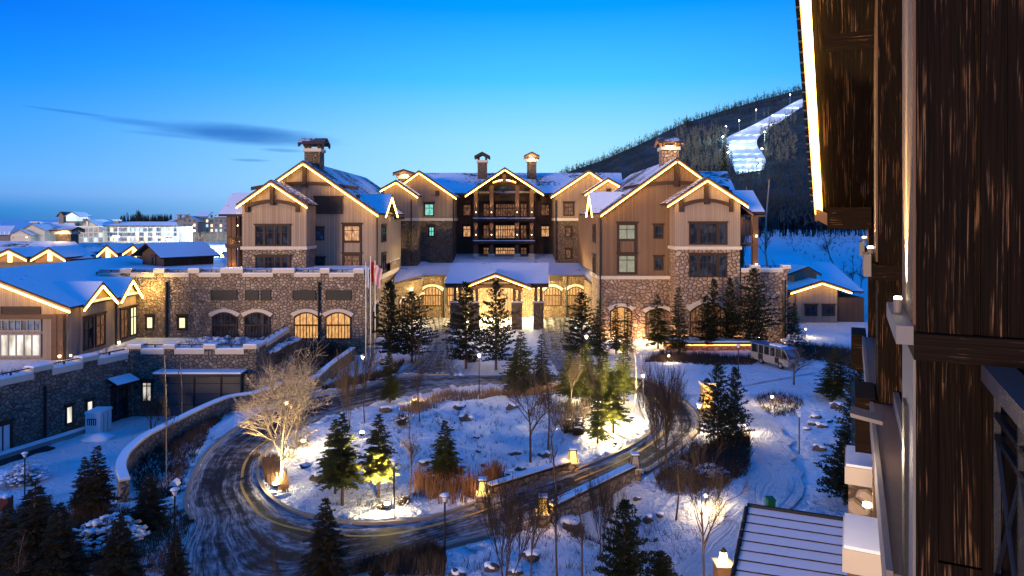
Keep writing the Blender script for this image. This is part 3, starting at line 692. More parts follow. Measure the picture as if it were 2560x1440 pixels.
# ============================================================ BUILDING KIT
def mpF(s, d, z): return Vector((s, d, z))          # faces the viewer
def mpE(s, d, z): return Vector((-d, s, z))         # faces +X
def mpW(s, d, z): return Vector((d, s, z))          # faces -X
def slopez(L, P, R, s):
    if s <= P[0]: return L[1] + (P[1] - L[1]) * (s - L[0]) / (P[0] - L[0])
    return P[1] + (R[1] - P[1]) * (s - P[0]) / (R[0] - P[0])
def pris(mb, mp, poly, d0, d1):
    mb.prism([mp(s, d0, z) for s, z in poly], mp(0, d1, 0) - mp(0, d0, 0))
def lerp2(a, b, t): return (a[0] + (b[0] - a[0]) * t, a[1] + (b[1] - a[1]) * t)
def gable(par, mp, L, P, R, d0, d1, wall=None, wmat='plank_tan', rmat='roof_thin', ledL=(0, 1), ledR=(0, 1), th=.18, led='led', truss=0, lw=.12, boards=True, wname='wall'):
    o = .25
    mb = MB()
    for A, B in ((L, P), (R, P)):
        pris(mb, mp, [(A[0], A[1] + o), (B[0], B[1] + o), (B[0], B[1] + o + th), (A[0], A[1] + o + th)], d0, d1)
    roof = mb.build('roof', rmat, par)
    if boards:
        for A, B in ((L, P), (R, P)):
            mb = MB(); B2 = (B[0] + (.004 if A[0] > B[0] else -.004), B[1])
            pris(mb, mp, [(A[0], A[1] + .004), (B2[0], B2[1] + .004), (B2[0], B2[1] + o - .006), (A[0], A[1] + o - .006)], d0 + .02, d0 + .16)
            mb.build('rake_board', 'rake', par)
    for (A, B), rng in (((L, P), ledL), ((R, P), ledR)):
        if not rng: continue
        a = lerp2(A, B, rng[0] + .01); b = lerp2(A, B, rng[1] - .012)
        mb = MB(); pris(mb, mp, [(a[0], a[1] - lw), (b[0], b[1] - lw), (b[0], b[1]), (a[0], a[1])], d0 - .07, d0 + .08)
        mb.build('light_strip', led, par)
    if wall:
        wl, wr, zb, dw = wall
        poly = [(wl, zb), (wr, zb), (wr, slopez(L, P, R, wr) + .23)]
        if wl < P[0] < wr: poly.append((P[0], P[1] + .23))
        poly.append((wl, slopez(L, P, R, wl) + .23))
        mb = MB(); pris(mb, mp, poly, dw, d1 - .3); mb.build(wname, wmat, par)
        if truss:
            mb = MB(); ds = dw - .3
            zt = P[1] - truss
            hwd = min(P[0] - wl, wr - P[0]) * .82
            zl = zt - truss * .28
            n = 10; top = []; bot = []
            for i in range(n + 1):
                a = -1 + 2 * i / n; z_ = zl + (zt - zl) * (1 - a * a)
                top.append((P[0] + a * hwd, z_ + .2)); bot.append((P[0] + a * hwd, z_ - .22))
            pris(mb, mp, top + bot[::-1], ds, dw - .003)
            pris(mb, mp, [(P[0] - .22, zt - .5), (P[0] + .22, zt - .5), (P[0] + .22, P[1] - .45), (P[0] - .22, P[1] - .45)], ds - .15, dw - .003)
            for q in (-1, 1):
                pris(mb, mp, [(P[0] + q * hwd - .2, zl - .75), (P[0] + q * hwd + .2, zl - .75), (P[0] + q * hwd + .2, slopez(L, P, R, P[0] + q * hwd) - .2), (P[0] + q * hwd - .2, slopez(L, P, R, P[0] + q * hwd) - .2)], ds - .05, dw - .004)
            mb.build('gable_truss', 'timber', par)
    return roof
def window(par, mp, d, s0, s1, z0, z1, cols=1, rows=(), pane='glass', fw=.16, mull=.07, fmat='timber', name='window', sill=True, curtain=False):
    mb = MB(); B = lambda a, b, c, e, p=.12: mb.box(a, b, d - p, d - .004, c, e, mp)
    B(s0, s0 + fw, z0, z1); B(s1 - fw, s1, z0, z1); B(s0 + fw, s1 - fw, z0, z0 + fw); B(s0 + fw, s1 - fw, z1 - fw, z1)
    if sill: B(s0 - .12, s1 + .12, z1 + .003, z1 + .18, .2)
    x0, x1 = s0 + fw, s1 - fw; y0, y1 = z0 + fw, z1 - fw
    cs = cols if isinstance(cols, (list, tuple)) else [i / cols for i in range(1, cols)]
    for c in cs:
        s = x0 + (x1 - x0) * (c if not isinstance(c, tuple) else c[0]); ww = mull if not isinstance(c, tuple) else c[1]
        B(s - ww / 2, s + ww / 2, y0, y1, .1)
    for r in rows:
        z = y0 + (y1 - y0) * r; B(x0, x1, z - mull * .6, z + mull * .6, .105)
    f = mb.build(name, fmat, par)
    m2 = MB(); m2.add([mp(x0, d - .03, y0), mp(x1, d - .03, y0), mp(x1, d - .03, y1), mp(x0, d - .03, y1)], [(0, 1, 2, 3)])
    m2.build('pane', pane, f, recalc=False)
    return f
def winF(par, Y, px0, px1, py0, py1, **kw): return window(par, mpF, Y, X(px0, Y), X(px1, Y), Z(py1, Y), Z(py0, Y), **kw)
def arch(par, mp, d, s0, s1, z0, zs, rise, pane='glass', cols=4, trim=.38, fmat='timber', sub=.52, tmat='band', mull=.09, fw=.14):
    n = 12; c = (s0 + s1) / 2; hw = (s1 - s0) / 2
    def top(i, ex): a = -1 + 2 * i / n; return (c + a * (hw + ex), zs + rise * (1 - a * a) + ex)
    mb = MB()
    outer = [top(i, 0) for i in range(n + 1)]; inner = [(c + (p[0] - c) * (1 - fw / hw), p[1] - fw) for p in outer]
    for i in range(n): pris(mb, mp, [outer[i], outer[i + 1], inner[i + 1], inner[i]], d - .12, d - .004)
    mb.box(s0, s0 + fw, d - .12, d - .004, z0, zs - .003, mp); mb.box(s1 - fw, s1, d - .12, d - .004, z0, zs - .003, mp)
    mb.box(s0 + fw + .003, s1 - fw - .003, d - .12, d - .004, z0, z0 + fw, mp)
    zm = z0 + (zs + rise - z0) * sub
    mb.box(s0 + fw + .003, s1 - fw - .003, d - .13, d - .004, zm - fw * .6, zm + fw * .6, mp)
    for i in range(1, cols):
        a = -1 + 2 * i / cols; s = c + a * hw
        mb.box(s - mull / 2, s + mull / 2, d - .1, d - .004, z0 + fw, zs + rise * (1 - a * a) - fw, mp)
    if hw > 1.1:
        for i in range(cols):
            s = c + (-1 + (2 * i + 1) / cols) * hw; mb.box(s - mull * .4, s + mull * .4, d - .09, d - .004, z0 + fw, zm - fw * .6, mp)
    f = mb.build('arched_window', fmat, par)
    m2 = MB(); pts = [mp(s0, d - .03, z0), mp(s1, d - .03, z0)] + [mp(p[0], d - .03, p[1]) for p in outer[::-1]]
    m2.add(pts, [tuple(range(len(pts)))]); m2.build('pane', pane, f, recalc=False)
    if trim:
        m3 = MB()
        for i in range(n): pris(m3, mp, [top(i, .02), top(i + 1, .02), top(i + 1, trim), top(i, trim)], d - .2, d - .004)
        m3.build('arch_trim', tmat, f)
    return f
def archF(par, Y, px0, px1, pyt, pys, pyb, **kw): return arch(par, mpF, Y, X(px0, Y), X(px1, Y), Z(pyb, Y), Z(pys, Y), Z(pyt, Y) - Z(pys, Y), **kw)
def chimney(par, cx, cy, hw, hd, z0, z1, zh, hw2, axis_x=True, lit=False, stone='stone_small', rmat='roof_dark'):
    st = MB().box(cx - hw, cx + hw, cy - hd, cy + hd, z0, z1).build('chimney', stone, par)
    MB().box(cx - hw - .18, cx + hw + .18, cy - hd - .18, cy + hd + .18, z1 + .003, z1 + .42).build('chimney_cap', 'band', st)
    mb = MB(); e = zh - (zh - z1) * .45
    for a in (-1, 1):
        for b in (-1, 1): mb.box(cx + a * hw * .82 - .17, cx + a * hw * .82 + .17, cy + b * hd * .82 - .17, cy + b * hd * .82 + .17, z1 + .425, e + .1)
    mb.build('chimney_post', 'timber_mid' if lit else 'timber', st)  # posts of lit chimneys take a paler timber, lamplight put into the colour
    mb = MB()
    if axis_x:
        L, P, R = (cy - hw2, e), (cy, zh), (cy + hw2, e); mp = mpE; d0, d1 = -(cx + hw2 * 1.05), -(cx - hw2 * 1.05)
    else:
        L, P, R = (cx - hw2, e), (cx, zh), (cx + hw2, e); mp = mpF; d0, d1 = cy - hw2, cy + hw2
    for A, B in ((L, P), (R, P)):
        pris(mb, mp, [(A[0], A[1]), (B[0], B[1]), (B[0], B[1] + .25), (A[0], A[1] + .25)], d0, d1)
    mb.build('chimney_hood', rmat, st)
    for dd in (d0 + .02, d1 - .22):
        mb = MB()
        for A, B in ((L, P), (R, P)):
            pris(mb, mp, [(A[0], A[1] - .3), (B[0], B[1] - .3), (B[0], B[1] - .005), (A[0], A[1] - .005)], dd, dd + .2)
        mb.build('hood_board', 'rake' if lit else 'timber', st)  # lit hoods get orange boards, glow put into the colour
    if lit:
        MB().box(cx - hw * .5, cx + hw * .5, cy - hd * .5, cy + hd * .5, z1 + .43, z1 + .6).build('hood_lamp', 'lamp_glow', st)
        point_light(st, (cx, cy - hd * .1, z1 + 1.0), 260, (1, .66, .28), .2)
        point_light(st, (cx, cy - hd - .9, e - .25), 160, (1, .7, .3), .15)
    return st
def parapet(par, mp, d, s0, s1, zt, caps, th=.7, cap_h=.5, drop=.62, capw=1.3, mat='band', stone='stone_tan', rail=True, name='coping'):
    """low coping band with raised cap blocks; caps = list of (s0, s1)"""
    cs = sorted(caps); cur = s0
    gaps = []
    for a, b in cs:
        if a > cur + .05: gaps.append((cur, a))
        cur = max(cur, b)
    if cur < s1 - .05: gaps.append((cur, s1))
    for a, b in gaps:
        c_ = MB().box(a + .02, b - .02, d - .1, d + th, zt - drop, zt - .03, mp).build(name, mat, par)
        MB().box(a + .05, b - .05, d - .07, d + th - .04, zt - .027, zt + .06, mp).build('coping_snow', 'snow', c_)
        if rail:
            mr = MB().box(a, b, d + th * .4, d + th * .4 + .1, zt + .28, zt + .37, mp)
            n = max(1, int((b - a) / 1.6))
            for i in range(n):
                s = a + (b - a) * (i + .5) / n; mr.box(s - .07, s + .07, d + th * .4 + .01, d + th * .4 + .09, zt + .063, zt + .282, mp)
            mr.build('parapet_rail', 'metal_dark', par)
    for a, b in cs:
        c_ = MB().box(a - .1, b + .1, d - .16, d + th + .16, zt, zt + cap_h, mp).build('coping_block', mat, par)
        MB().box(a - .07, b + .07, d - .13, d + th + .13, zt + cap_h + .003, zt + cap_h + .1, mp).build('block_snow', 'snow', c_)
        MB().box(a, b, d - .03, d + th + .03, zt - drop, zt - .003, mp).build('parapet_pier', stone, c_)
def downpipe(par, mp, d, s, z0, z1, r=.09):
    MB().tube([mp(s, d - .14, z0), mp(s, d - .14, z1)], r, 6).build('downpipe', 'metal_dark', par)

# ============================================================ LEFT LODGE
lodge = thing('lodge_building', 'tan plank and stone lodge with two lit gables, standing behind the long stone parapet', 'building', (-25, 84, 0))
Y0 = 86.0; yo = 85.1
XR = -16.9
L, P, R = (X(585, yo), Z(528, yo)), (X(757, yo), Z(409, yo)), (X(947, yo), Z(541, yo))
gable(lodge, mpF, L, P, R, yo, 122, (X(600, Y0), XR - .35, 7.0, Y0), 'plank_tan', 'roof_lined', (.60, 1), (0, 1), truss=2.4)
yb, ybo = 82.0, 81.2
L, P, R = (X(590, ybo), Z(519, ybo)), (X(676, ybo), Z(458, ybo)), (X(768, ybo), Z(519, ybo))
gable(lodge, mpF, L, P, R, ybo, 88, (X(605, yb), X(766, yb), Z(616, yb), yb), 'plank_tan', 'roof_lined', (0, 1), (0, 1), truss=2.1)
MB().box(X(606, yb), X(765, yb), yb + .05, 88, 7.5, Z(624, yb)).build('stone_base', 'stone_tan', lodge)
MB().box(X(602, yb), X(768, yb), yb - .15, 87.5, Z(624, yb) + .003, Z(616, yb) - .003).build('stone_band', 'band', lodge)
# wing roof and porch on the far left
mb = MB(); mb.prism([(X(553, 83), 82.2, Z(541, 83)), (X(640, 83), 82.2, Z(541, 83)), (X(640, 87), 87, Z(487, 87)), (X(582, 87), 87, Z(487, 87))], (0, 0, .28)); mb.build('wing_roof', 'roof_mid', lodge)
mb = MB(); mb.prism([(X(553, 83), 82.2, Z(541, 83)), (X(582, 87), 87, Z(487, 87)), (X(575, 92), 92, Z(541, 92))], (0, 0, .27)); mb.build('wing_roof_hip', 'roof_mid', lodge)
for px in (572, 584, 600):
    d_ = 83 if px != 600 else 84.5
    MB().box(X(px, d_) - .26, X(px, d_) + .26, d_, d_ + .5, 9.0, Z(541, d_)).build('porch_post', 'timber_mid', lodge)
for zz, pyb_ in ((Z(604, 83), 0), (Z(662, 83), 0)):
    point_light(lodge, (X(581, 83), 82.5, zz), 30, (1, .6, .2), .05); point_light(lodge, (X(601, 83), 82.8, zz), 22, (1, .6, .2), .05)
MB().box(X(566, 83), X(606, 83), 82.6, 87, Z(620, 83), Z(608, 83)).build('porch_floor', 'timber', lodge)
mb = MB()
for i in range(7): s = X(573, 82.8) + i * (X(603, 82.8) - X(573, 82.8)) / 6; mb.box(s - .05, s + .05, 82.75, 82.85, Z(607, 83), Z(594, 83))
mb.box(X(571, 82.8), X(605, 82.8), 82.7, 82.9, Z(593.5, 83), Z(591, 83)); mb.build('porch_railing', 'timber', lodge)
MB().box(X(600, 85), X(607, 82.2), 84.6, 90, 7.5, Z(541, 84)).build('porch_wall', 'plank_dark', lodge)
# windows
winF(lodge, yb, 638, 726, 563, 615, cols=[(.24, .3), (.37, .06), (.5, .06), (.63, .06), (.76, .3)], rows=(.68,), pane='glass')
winF(lodge, yb + .05, 638, 727, 640, 674, cols=[(.24, .3), (.37, .06), (.5, .06), (.63, .06), (.76, .3)], rows=(.6,), pane='glass')
f = winF(lodge, Y0, 786, 857, 493, 535, cols=[(.5, .36)], rows=(.2, .4, .6, .8), pane='louvre', name='louvre_vent')
winF(lodge, Y0, 789, 811, 569, 601, pane='glass_blue'); winF(lodge, Y0, 790, 813, 644, 676, pane='glass')
winF(lodge, Y0, 856, 904, 560, 607, cols=2, rows=(.72,), pane='win_warm', fw=.3)
MB().box(X(857, Y0), X(903, Y0), Y0 - .05, Y0 - .004, Z(634, Y0), Z(607.4, Y0)).build('spandrel', 'plank_tan', lodge)
MB().box(X(856, Y0), X(860, Y0), Y0 - .12, Y0 - .055, Z(634, Y0), Z(607.4, Y0)).build('window_post', 'timber', lodge)
MB().box(X(900, Y0), X(904, Y0), Y0 - .12, Y0 - .055, Z(634, Y0), Z(607.4, Y0)).build('window_post', 'timber', lodge)
winF(lodge, Y0, 856, 904, 634, 676, cols=2, rows=(.6,), pane='win_dim', fw=.3)
downpipe(lodge, mpF, Y0, X(784, Y0), 9, Z(535, Y0)); downpipe(lodge, mpF, Y0, X(943, Y0), 9, 15)
# right flank with cross gable
L, P, R = (86.3, 15.15), (90.8, 17.75), (95.4, 15.15)
gable(lodge, mpE, L, P, R, 15.95, 20.6, (86.9, 94.9, Z(690, 86), -XR), 'plank_tan', 'roof_mid', (0, 1), (0, 1), truss=0)
MB().box(XR - 3, XR - .02, 86.05, 104, 9.0, 15.2).build('flank_wall', 'plank_tan', lodge)
MB().box(XR - 3.2, XR + .08, 86.02, 103.9, 7.1, Z(690, 86)).build('stone_band', 'band', lodge)
for z0, z1 in ((Z(607, 88), Z(563, 88)), (Z(682, 88), Z(636, 88))):
    window(lodge, mpE, -XR, 88.3, 91.3, z0, z1, cols=2, rows=(.55,), pane='glass'); 
MB().box(XR - .3, XR + .7, 98, 103, 14.8, 15.2).build('flank_eave', 'roof_thin', lodge)
chimney(lodge, X(786, 90), 90, 1.02, 1.0, 18, Z(381, 90), Z(350, 90), 1.62, True, False, 'stone_small')
# stone podium below
pod = thing('stone_podium', 'long tan rubble stone podium wall with crenellated coping, arched windows and a yellow lit end', 'building', (-30, 78, 0))
YP = 78.0
MB().box(X(240, YP), XR, YP, 104, -1.0, 8.85).build('wall', 'stone_tan', pod)
MB().box(X(236, YP), XR - .1, YP + .8, 103.5, 8.853, 9.02).build('terrace_snow', 'snow', pod)
caps = [(303, 326), (387, 410), (473, 497), (554, 606), (684, 735), (802, 822), (886, 908)]
parapet(pod, mpF, YP, X(244, YP), XR, Z(683, YP), [(X(a, YP), X(b, YP)) for a, b in caps], th=.8, cap_h=.46, drop=.42)
for a, b in ((528, 593), (613, 646), (652, 677), (732, 789), (814, 878)):
    winF(pod, YP, a, b, 725, 750, cols=1, rows=(.15, .3, .45, .6, .75, .9), pane='louvre', fw=.06, name='louvre_vent', fmat='louvre', sill=False)
archF(pod, YP, 530, 594, 780, 792, 848, pane='glass', sub=.52); archF(pod, YP, 611, 676, 780, 792, 848, pane='glass', sub=.52)
archF(pod, YP, 735, 798, 780, 792, 848, pane='win_orange', sub=.52); archF(pod, YP, 814, 878, 780, 792, 848, pane='win_orange', sub=.52)
winF(pod, YP, 364, 386, 789, 824, pane='win_bright', fw=.2, sill=True); winF(pod, YP, 443, 469, 789, 825, pane='win_bright', fw=.26)
for px in (418, 798): downpipe(pod, mpF, YP, X(px, YP), .2, Z(705, YP), .14)
arch(pod, mpE, -XR, 83, 86, 1.2, 3.6, .9, pane='glass', cols=3)
MB().box(XR - .3, XR + .35, 78.0 + .02, 79.1, -1, 8.8).build('corner_pier', 'stone_tan', pod)

# ============================================================ LEFT RESTAURANT WING
wing = thing('restaurant_wing', 'low plank wing with broad snowy roof, lit zigzag gables and large glazed hall window', 'building', (-45, 66, 0))
YW = 66.0; ywo = 65.3; XS = -43.0
Lr, Pr, Rr = (-60.0, 6.05), (-51.3, 9.55), (X(176, ywo), Z(779, ywo))
gable(wing, mpF, Lr, Pr, Rr, ywo, 92, (-60, XS, 1.2, YW), 'plank_wing', 'roof_full', None, (0, 1), lw=.16, led='led')
point_light(wing, (-40.9, 76.6, 7.0), 620, (1, .66, .18), .1)
for (a, p, b) in (((67.2), (70.3), (73.0)), ((73.6), (75.9), (77.9))):
    Lg, Pg, Rg = (a, 5.95), (p, 8.05), (b, 5.95)
    gable(wing, mpE, Lg, Pg, Rg, 42.1, 49.0, (a + .5, b - .4, 1.2, 42.7), 'plank_tan', 'roof_full', (0, 1), (0, 1), lw=.14)
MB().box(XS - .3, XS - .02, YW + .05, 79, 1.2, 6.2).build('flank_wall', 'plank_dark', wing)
# hall window in the gable
def winW(px0, px1, py0, py1, **kw): return winF(wing, YW, px0, px1, py0, py1, **kw)
winW(-60, 104, 798, 828, cols=10, pane='glass_blue', fw=.12, mull=.1, fmat='concrete', sill=False)
winW(-60, 104, 834, 892, cols=8, pane='win_white', fw=.14, mull=.12, fmat='concrete', sill=False)
MB().box(X(-60, YW), X(140, YW), YW - .3, YW - .004, Z(797, YW), Z(786, YW)).build('lintel_beam', 'timber_mid', wing)
winW(3, 102, 766, 785, cols=1, rows=(.2, .4, .6, .8), pane='louvre', fw=.08, name='louvre_vent', sill=False)
for px in (143, 157): MB().box(X(px, YW) - .3, X(px, YW) + .3, YW - .45, YW - .004, 1.2, Z(785, YW)).build('corner_post', 'timber_mid', wing)
spot_light(wing, (X(147, 65), 65.0, 2.0), (0.05, .25, 1), 60, 60); spot_light(wing, (X(175, 65.5), 65.5, 2.0), (0, .3, 1), 60, 60)
MB().lathe((X(147, 65), 65.1, 1.7), [(.1, 0), (.12, .2)], 8).build('uplight', 'lamp_glow', wing); MB().lathe((X(175, 65.5), 65.6, 1.7), [(.08, 0), (.1, .15)], 8).build('uplight', 'lamp_glow', wing)
for s0, s1, pn in ((68.0, 69.6, 'glass'), (69.9, 71.6, 'win_dim'), (74.3, 75.9, 'win_dim'), (76.2, 77.6, 'win_bright')):
    window(wing, mpE, 42.7, s0, s1, 1.75, 5.05, cols=2, rows=(.66,), pane=pn)
spot_light(wing, (-42.2, 73.5, 1.8), (-.25, 0, 1), 50, 60); MB().lathe((-42.3, 73.5, 1.5), [(.1, 0), (.12, .2)], 8).build('uplight', 'lamp_glow', wing)
downpipe(wing, mpE, 42.7, 73.4, 1.2, 5.9)
# hall behind it
hall = thing('dining_hall', 'snow roofed hall behind the restaurant wing with small glowing dormer gables and lit stone chimney', 'building', (-60, 104, 0))
MB().box(-100, -58.5, 106, 118, 0, 9.0).build('wall', 'plank_wing', hall)
mb = MB()
mb.prism([(-100, 100, 8.7), (X(160, 100), 100, 8.7), (X(128, 110), 110, 11.1), (-100, 110, 11.1)], (0, 0, .2))
mb.prism([(X(160, 100), 100.1, 8.7), (X(212, 101), 103, 8.8), (X(185, 112), 112, 11.1), (X(128, 110), 110.1, 11.05)], (0, 0, .19)); mb.build('roof', 'roof_mid', hall)
mb = MB(); mb.prism([(X(205, 105), 105.1, 8.75), (X(330, 105), 105, 8.75), (X(300, 116), 116, Z(609, 116)), (X(180, 116), 116, Z(609, 116))], (0, 0, .18))
mb.prism([(X(330, 105), 105.1, 8.7), (X(345, 118), 118, 8.7), (X(300, 116), 116.1, Z(610, 116))], (0, 0, .17)); mb.build('side_roof', 'roof_mid', hall)
for pk, l, r, py0, py1, yy in ((21, -28, 66, 628, 650, 99), (121, 76, 163, 625, 651, 99), (267, 242, 293, 618, 640, 103.5), (333, 306, 352, 617, 636, 103.5)):
    L, P, R = (X(l, yy), Z(py1, yy)), (X(pk, yy), Z(py0, yy)), (X(r, yy), Z(py1, yy))
    gable(hall, mpF, L, P, R, yy, yy + 7, (X(l + 6, yy), X(r - 6, yy), Z(py1 + 6, yy), yy + .5), 'rake', 'roof_full', (0, 1), (0, 1), lw=.2, led='led_far', th=.2, boards=True)
    MB().box(P[0] - .25, P[0] + .25, yy + .2, yy + .45, P[1] - 1.6, P[1] - .35).build('glow_post', 'led_far', hall)  # timber post made to emit, gable glow put into its material
chimney(hall, X(168, 112), 112, 1.25, 1.0, 9.5, Z(585, 112), Z(571, 112), 1.75, True, True, 'stone_small')
# dark gabled roof house on the terrace
shed = thing('roof_pavilion', 'small dark plank house with clean snowy roof on the terrace behind the stone coping', 'building', (X(392, 86), 86, 9))
bx, by = X(412, 84.2), 84.2
def mpS(s, d, z): return Vector((bx + s * .766 + d * .643, by - s * .643 + d * .766, z))
gable(shed, mpS, (-8.0, 9.75), (-3.4, 11.45), (.9, 9.75), -.9, 6.6, (-6.6, -.3, 8.8, 0), 'plank_dark', 'roof_full', None, None, truss=0, boards=False)
window(shed, mpS, 0, -3.6, -2.4, 9.0, 10.2, cols=2, pane='glass_blue')
# small lit gable peeking behind the porch
sm_ = thing('gatehouse', 'small house with one lit gable edge beside the snow slope', 'building', (X(556, 108), 108, 0))
gable(sm_, mpF, (X(541, 108), Z(660, 108)), (X(556, 108), Z(636, 108)), (X(567, 108), Z(661, 108)), 108, 114, (X(543, 108), X(566, 108), 0, 108.5), 'plank_wing', 'roof_full', (0, 1), (0, 1), lw=.16)

# ============================================================ LOWER SERVICE WALL AND TERRACE
serv = thing('service_wing', 'low grey rubble stone service wing with snowy planted roof terrace and grey garage door', 'building', (-38, 64, -4))
YG = 65.5; XC = X(330, YG); XE = X(640, YG)
MB().box(XC + .02, XE, YG, YG + 1.0, -4.3, Z(883, YG)).build('wall', 'stone_grey', serv)
wa = Vector((XC, YG, 0)); wb = Vector((-42.5, 50.0, 0)); wdir = (wb - wa); wl_ = wdir.length; wdir.normalize(); wn = Vector((-wdir.y, wdir.x, 0))
if wn.x < 0: wn = -wn
def mpL(s, d, z): return wa + wdir * s - wn * d + Vector((0, 0, z))
MB().box(0, wl_, 0, 1.0, -4.3, 1.9, mpL).build('wall', 'stone_grey', serv)
mb = MB(); tz = 1.35
mb.add([(XC - .2, YG + .5, tz), (XE, YG + .5, tz), (X(720, 78), 77.9, tz), (-44, 77.9, tz), (-62, 66, tz), (-62, 50, tz), tuple(mpL(wl_, .5, tz))], [(0, 1, 2, 3, 4, 5, 6)])
mb.build('terrace_snow', 'snow_ground', serv)
parapet(serv, mpF, YG, XC, XE, Z(872, YG), [(X(322, YG), X(352, YG)), (X(412, YG), X(436, YG)), (X(512, YG), X(538, YG)), (X(611, YG), X(640, YG))], th=.9, cap_h=.36, drop=.5, stone='stone_grey')
parapet(serv, mpL, 0, .5, wl_, 2.15, [(3.6, 5.0), (7.8, 9.3), (12.4, 13.9)], th=.9, cap_h=.4, drop=.55, stone='stone_grey')
# stepped return wall climbing to the podium
ra, rb = Vector((XE, YG + .3, 0)), Vector((X(722, 76.5), 76.5, 0)); rdv = (rb - ra); rl = rdv.length; rdv.normalize(); rn = Vector((rdv.y, -rdv.x, 0))
def mpR(s, d, z): return ra + rdv * s - rn * d + Vector((0, 0, z + s * .02))
MB().box(0, rl, 0, .8, -1.5, 2.0, mpR).build('return_wall', 'stone_grey', serv)
parapet(serv, mpR, 0, 0, rl, 2.45, [(0.2, 2.4)], th=.8, cap_h=.2, drop=.4, stone='stone_grey')
# garage door, canopy
gd = MB(); gx0, gx1 = X(420, YG), X(606, YG); gd.box(gx0, gx1, YG - .12, YG - .004, -4.2, Z(934, YG))
gdo = gd.build('garage_door', 'metal_door', serv)
mb = MB()
for px in (420, 487, 554, 604): mb.box(X(px, YG) - .07, X(px, YG) + .07, YG - .2, YG - .125, -4.2, Z(934, YG))
for py in (958, 984, 1010): mb.box(gx0, gx1, YG - .16, YG - .126, Z(py, YG) - .03, Z(py, YG) + .03)
mb.build('door_rib', 'metal_dark', gdo)
mb = MB()
for i, px in enumerate((481, 487, 493, 530, 536, 542)):
    s = X(px, YG); mb.add([(s, YG - .3, Z(941, YG)), (s + .12, YG - .3, Z(941, YG)), (s + .02, YG - .3, Z(937, YG)), (s - .1, YG - .3, Z(937, YG))], [(0, 1, 2, 3)])
mb.box(X(478, YG), X(546, YG), YG - .29, YG - .22, Z(942, YG), Z(936, YG)) ; mb.build('height_bar', 'metal_dark', gdo)
mb = MB()
for px in (482, 488, 494, 531, 537, 543):
    s = X(px, YG); mb.prism([(s, YG - .3, Z(941.4, YG)), (s + .11, YG - .3, Z(941.4, YG)), (s + .01, YG - .3, Z(936.6, YG)), (s - .1, YG - .3, Z(936.6, YG))], (0, -.02, 0))
mb.build('hazard_stripe', 'yellow_line', gdo)
cn = MB(); cn.box(X(402, YG), X(618, YG), YG - 1.6, YG - .003, Z(933, YG), Z(926, YG)); c_ = cn.build('garage_canopy', 'metal_dark', serv)
MB().box(X(403, YG), X(617, YG), YG - 1.55, YG - .01, Z(926, YG) + .003, Z(922, YG)).build('canopy_snow', 'snow', c_)
winF(serv, YG, 353, 383, 952, 1006, cols=2, rows=(.83,), pane='win_white', fw=.2)
winF(serv, YG, 337, 346, 964, 972, pane='louvre', fw=.04, sill=False, name='wall_vent')
# entrance porch in the corner
pc = MB(); pc.prism([mpL(.2, -1.3, -.55), mpL(2.6, -1.3, -.55), mpL(2.6, -.004, -.1), mpL(.2, -.004, -.1)], (0, 0, .18)); q_ = pc.build('porch_canopy', 'metal_dark', serv)
pc = MB(); pc.prism([mpL(.25, -1.28, -.36), mpL(2.55, -1.28, -.36), mpL(2.55, -.01, .09), mpL(.25, -.01, .09)], (0, 0, .1)); pc.build('canopy_snow', 'snow', q_)
window(serv, mpL, 0, .5, 2.2, -3.9, -.9, cols=2, rows=(.7,), pane='glass', name='entrance_door')
for s0, s1, z0, z1, pn in ((4.0, 4.7, -3.0, -1.4, 'win_white'), (5.9, 6.6, -3.0, -1.4, 'win_white'), (13.35, 14.0, -2.9, -1.25, 'win_teal'), (14.9, 15.5, -2.9, -1.25, 'glass_blue')):
    window(serv, mpL, 0, s0, s1, z0, z1, pane=pn, fw=.12)
window(serv, mpL, 0, 11.0, 12.5, -4.0, -1.4, cols=2, pane='white_paint', fw=.2, name='double_door')
downpipe(serv, mpL, 0, 8.4, -4, .8, .1); MB().box(12.75, 13.1, -.3, -.004, -4, -.2, mpL).build('duct', 'metal_dark', serv)
mb = MB(); mb.box(3.2, 16, -1.0, -.3, -4.2, -3.62, mpL); mb.build('plinth', 'concrete', serv); MB().box(3.25, 15.95, -.95, -.34, -3.617, -3.5, mpL).build('plinth_snow', 'snow', serv)
MB().box(9.0, 13.2, -2.2, -1.15, -4.05, -3.9, mpL).build('floor_grating', 'metal_dark', serv)
# curved retaining wall
rw = thing('retaining_wall', 'curved stone retaining wall with snowy white coping between service yard and road', 'wall', (wall_xy[0][0], wall_xy[0][1], 0))
def curve_wall(line, zt, zb, wdt, name, mat, par):
    mb = MB(); n = len(line); rows = []
    for i in range(n):
        t = line[min(i + 1, n - 1)] - line[max(i - 1, 0)]; t = t / np.linalg.norm(t); nn = np.array([-t[1], t[0]])
        a = line[i] + nn * wdt / 2; b = line[i] - nn * wdt / 2
        rows.append([(a[0], a[1], zb), (a[0], a[1], zt), (b[0], b[1], zt), (b[0], b[1], zb)])
    mb.v = [v for r in rows for v in r]
    for i in range(n - 1):
        for j in range(4): mb.f.append((i * 4 + j, i * 4 + (j + 1) % 4, (i + 1) * 4 + (j + 1) % 4, (i + 1) * 4 + j))
    mb.f += [(0, 1, 2, 3), tuple((n - 1) * 4 + j for j in (3, 2, 1, 0))]
    return mb.build(name, mat, par)
curve_wall(wall_xy, .36, -5, .42, 'wall', 'stone_grey', rw); curve_wall(wall_xy, .46, .363, .56, 'coping', 'band', rw); curve_wall(wall_xy, .52, .463, .50, 'coping_snow', 'snow', rw)
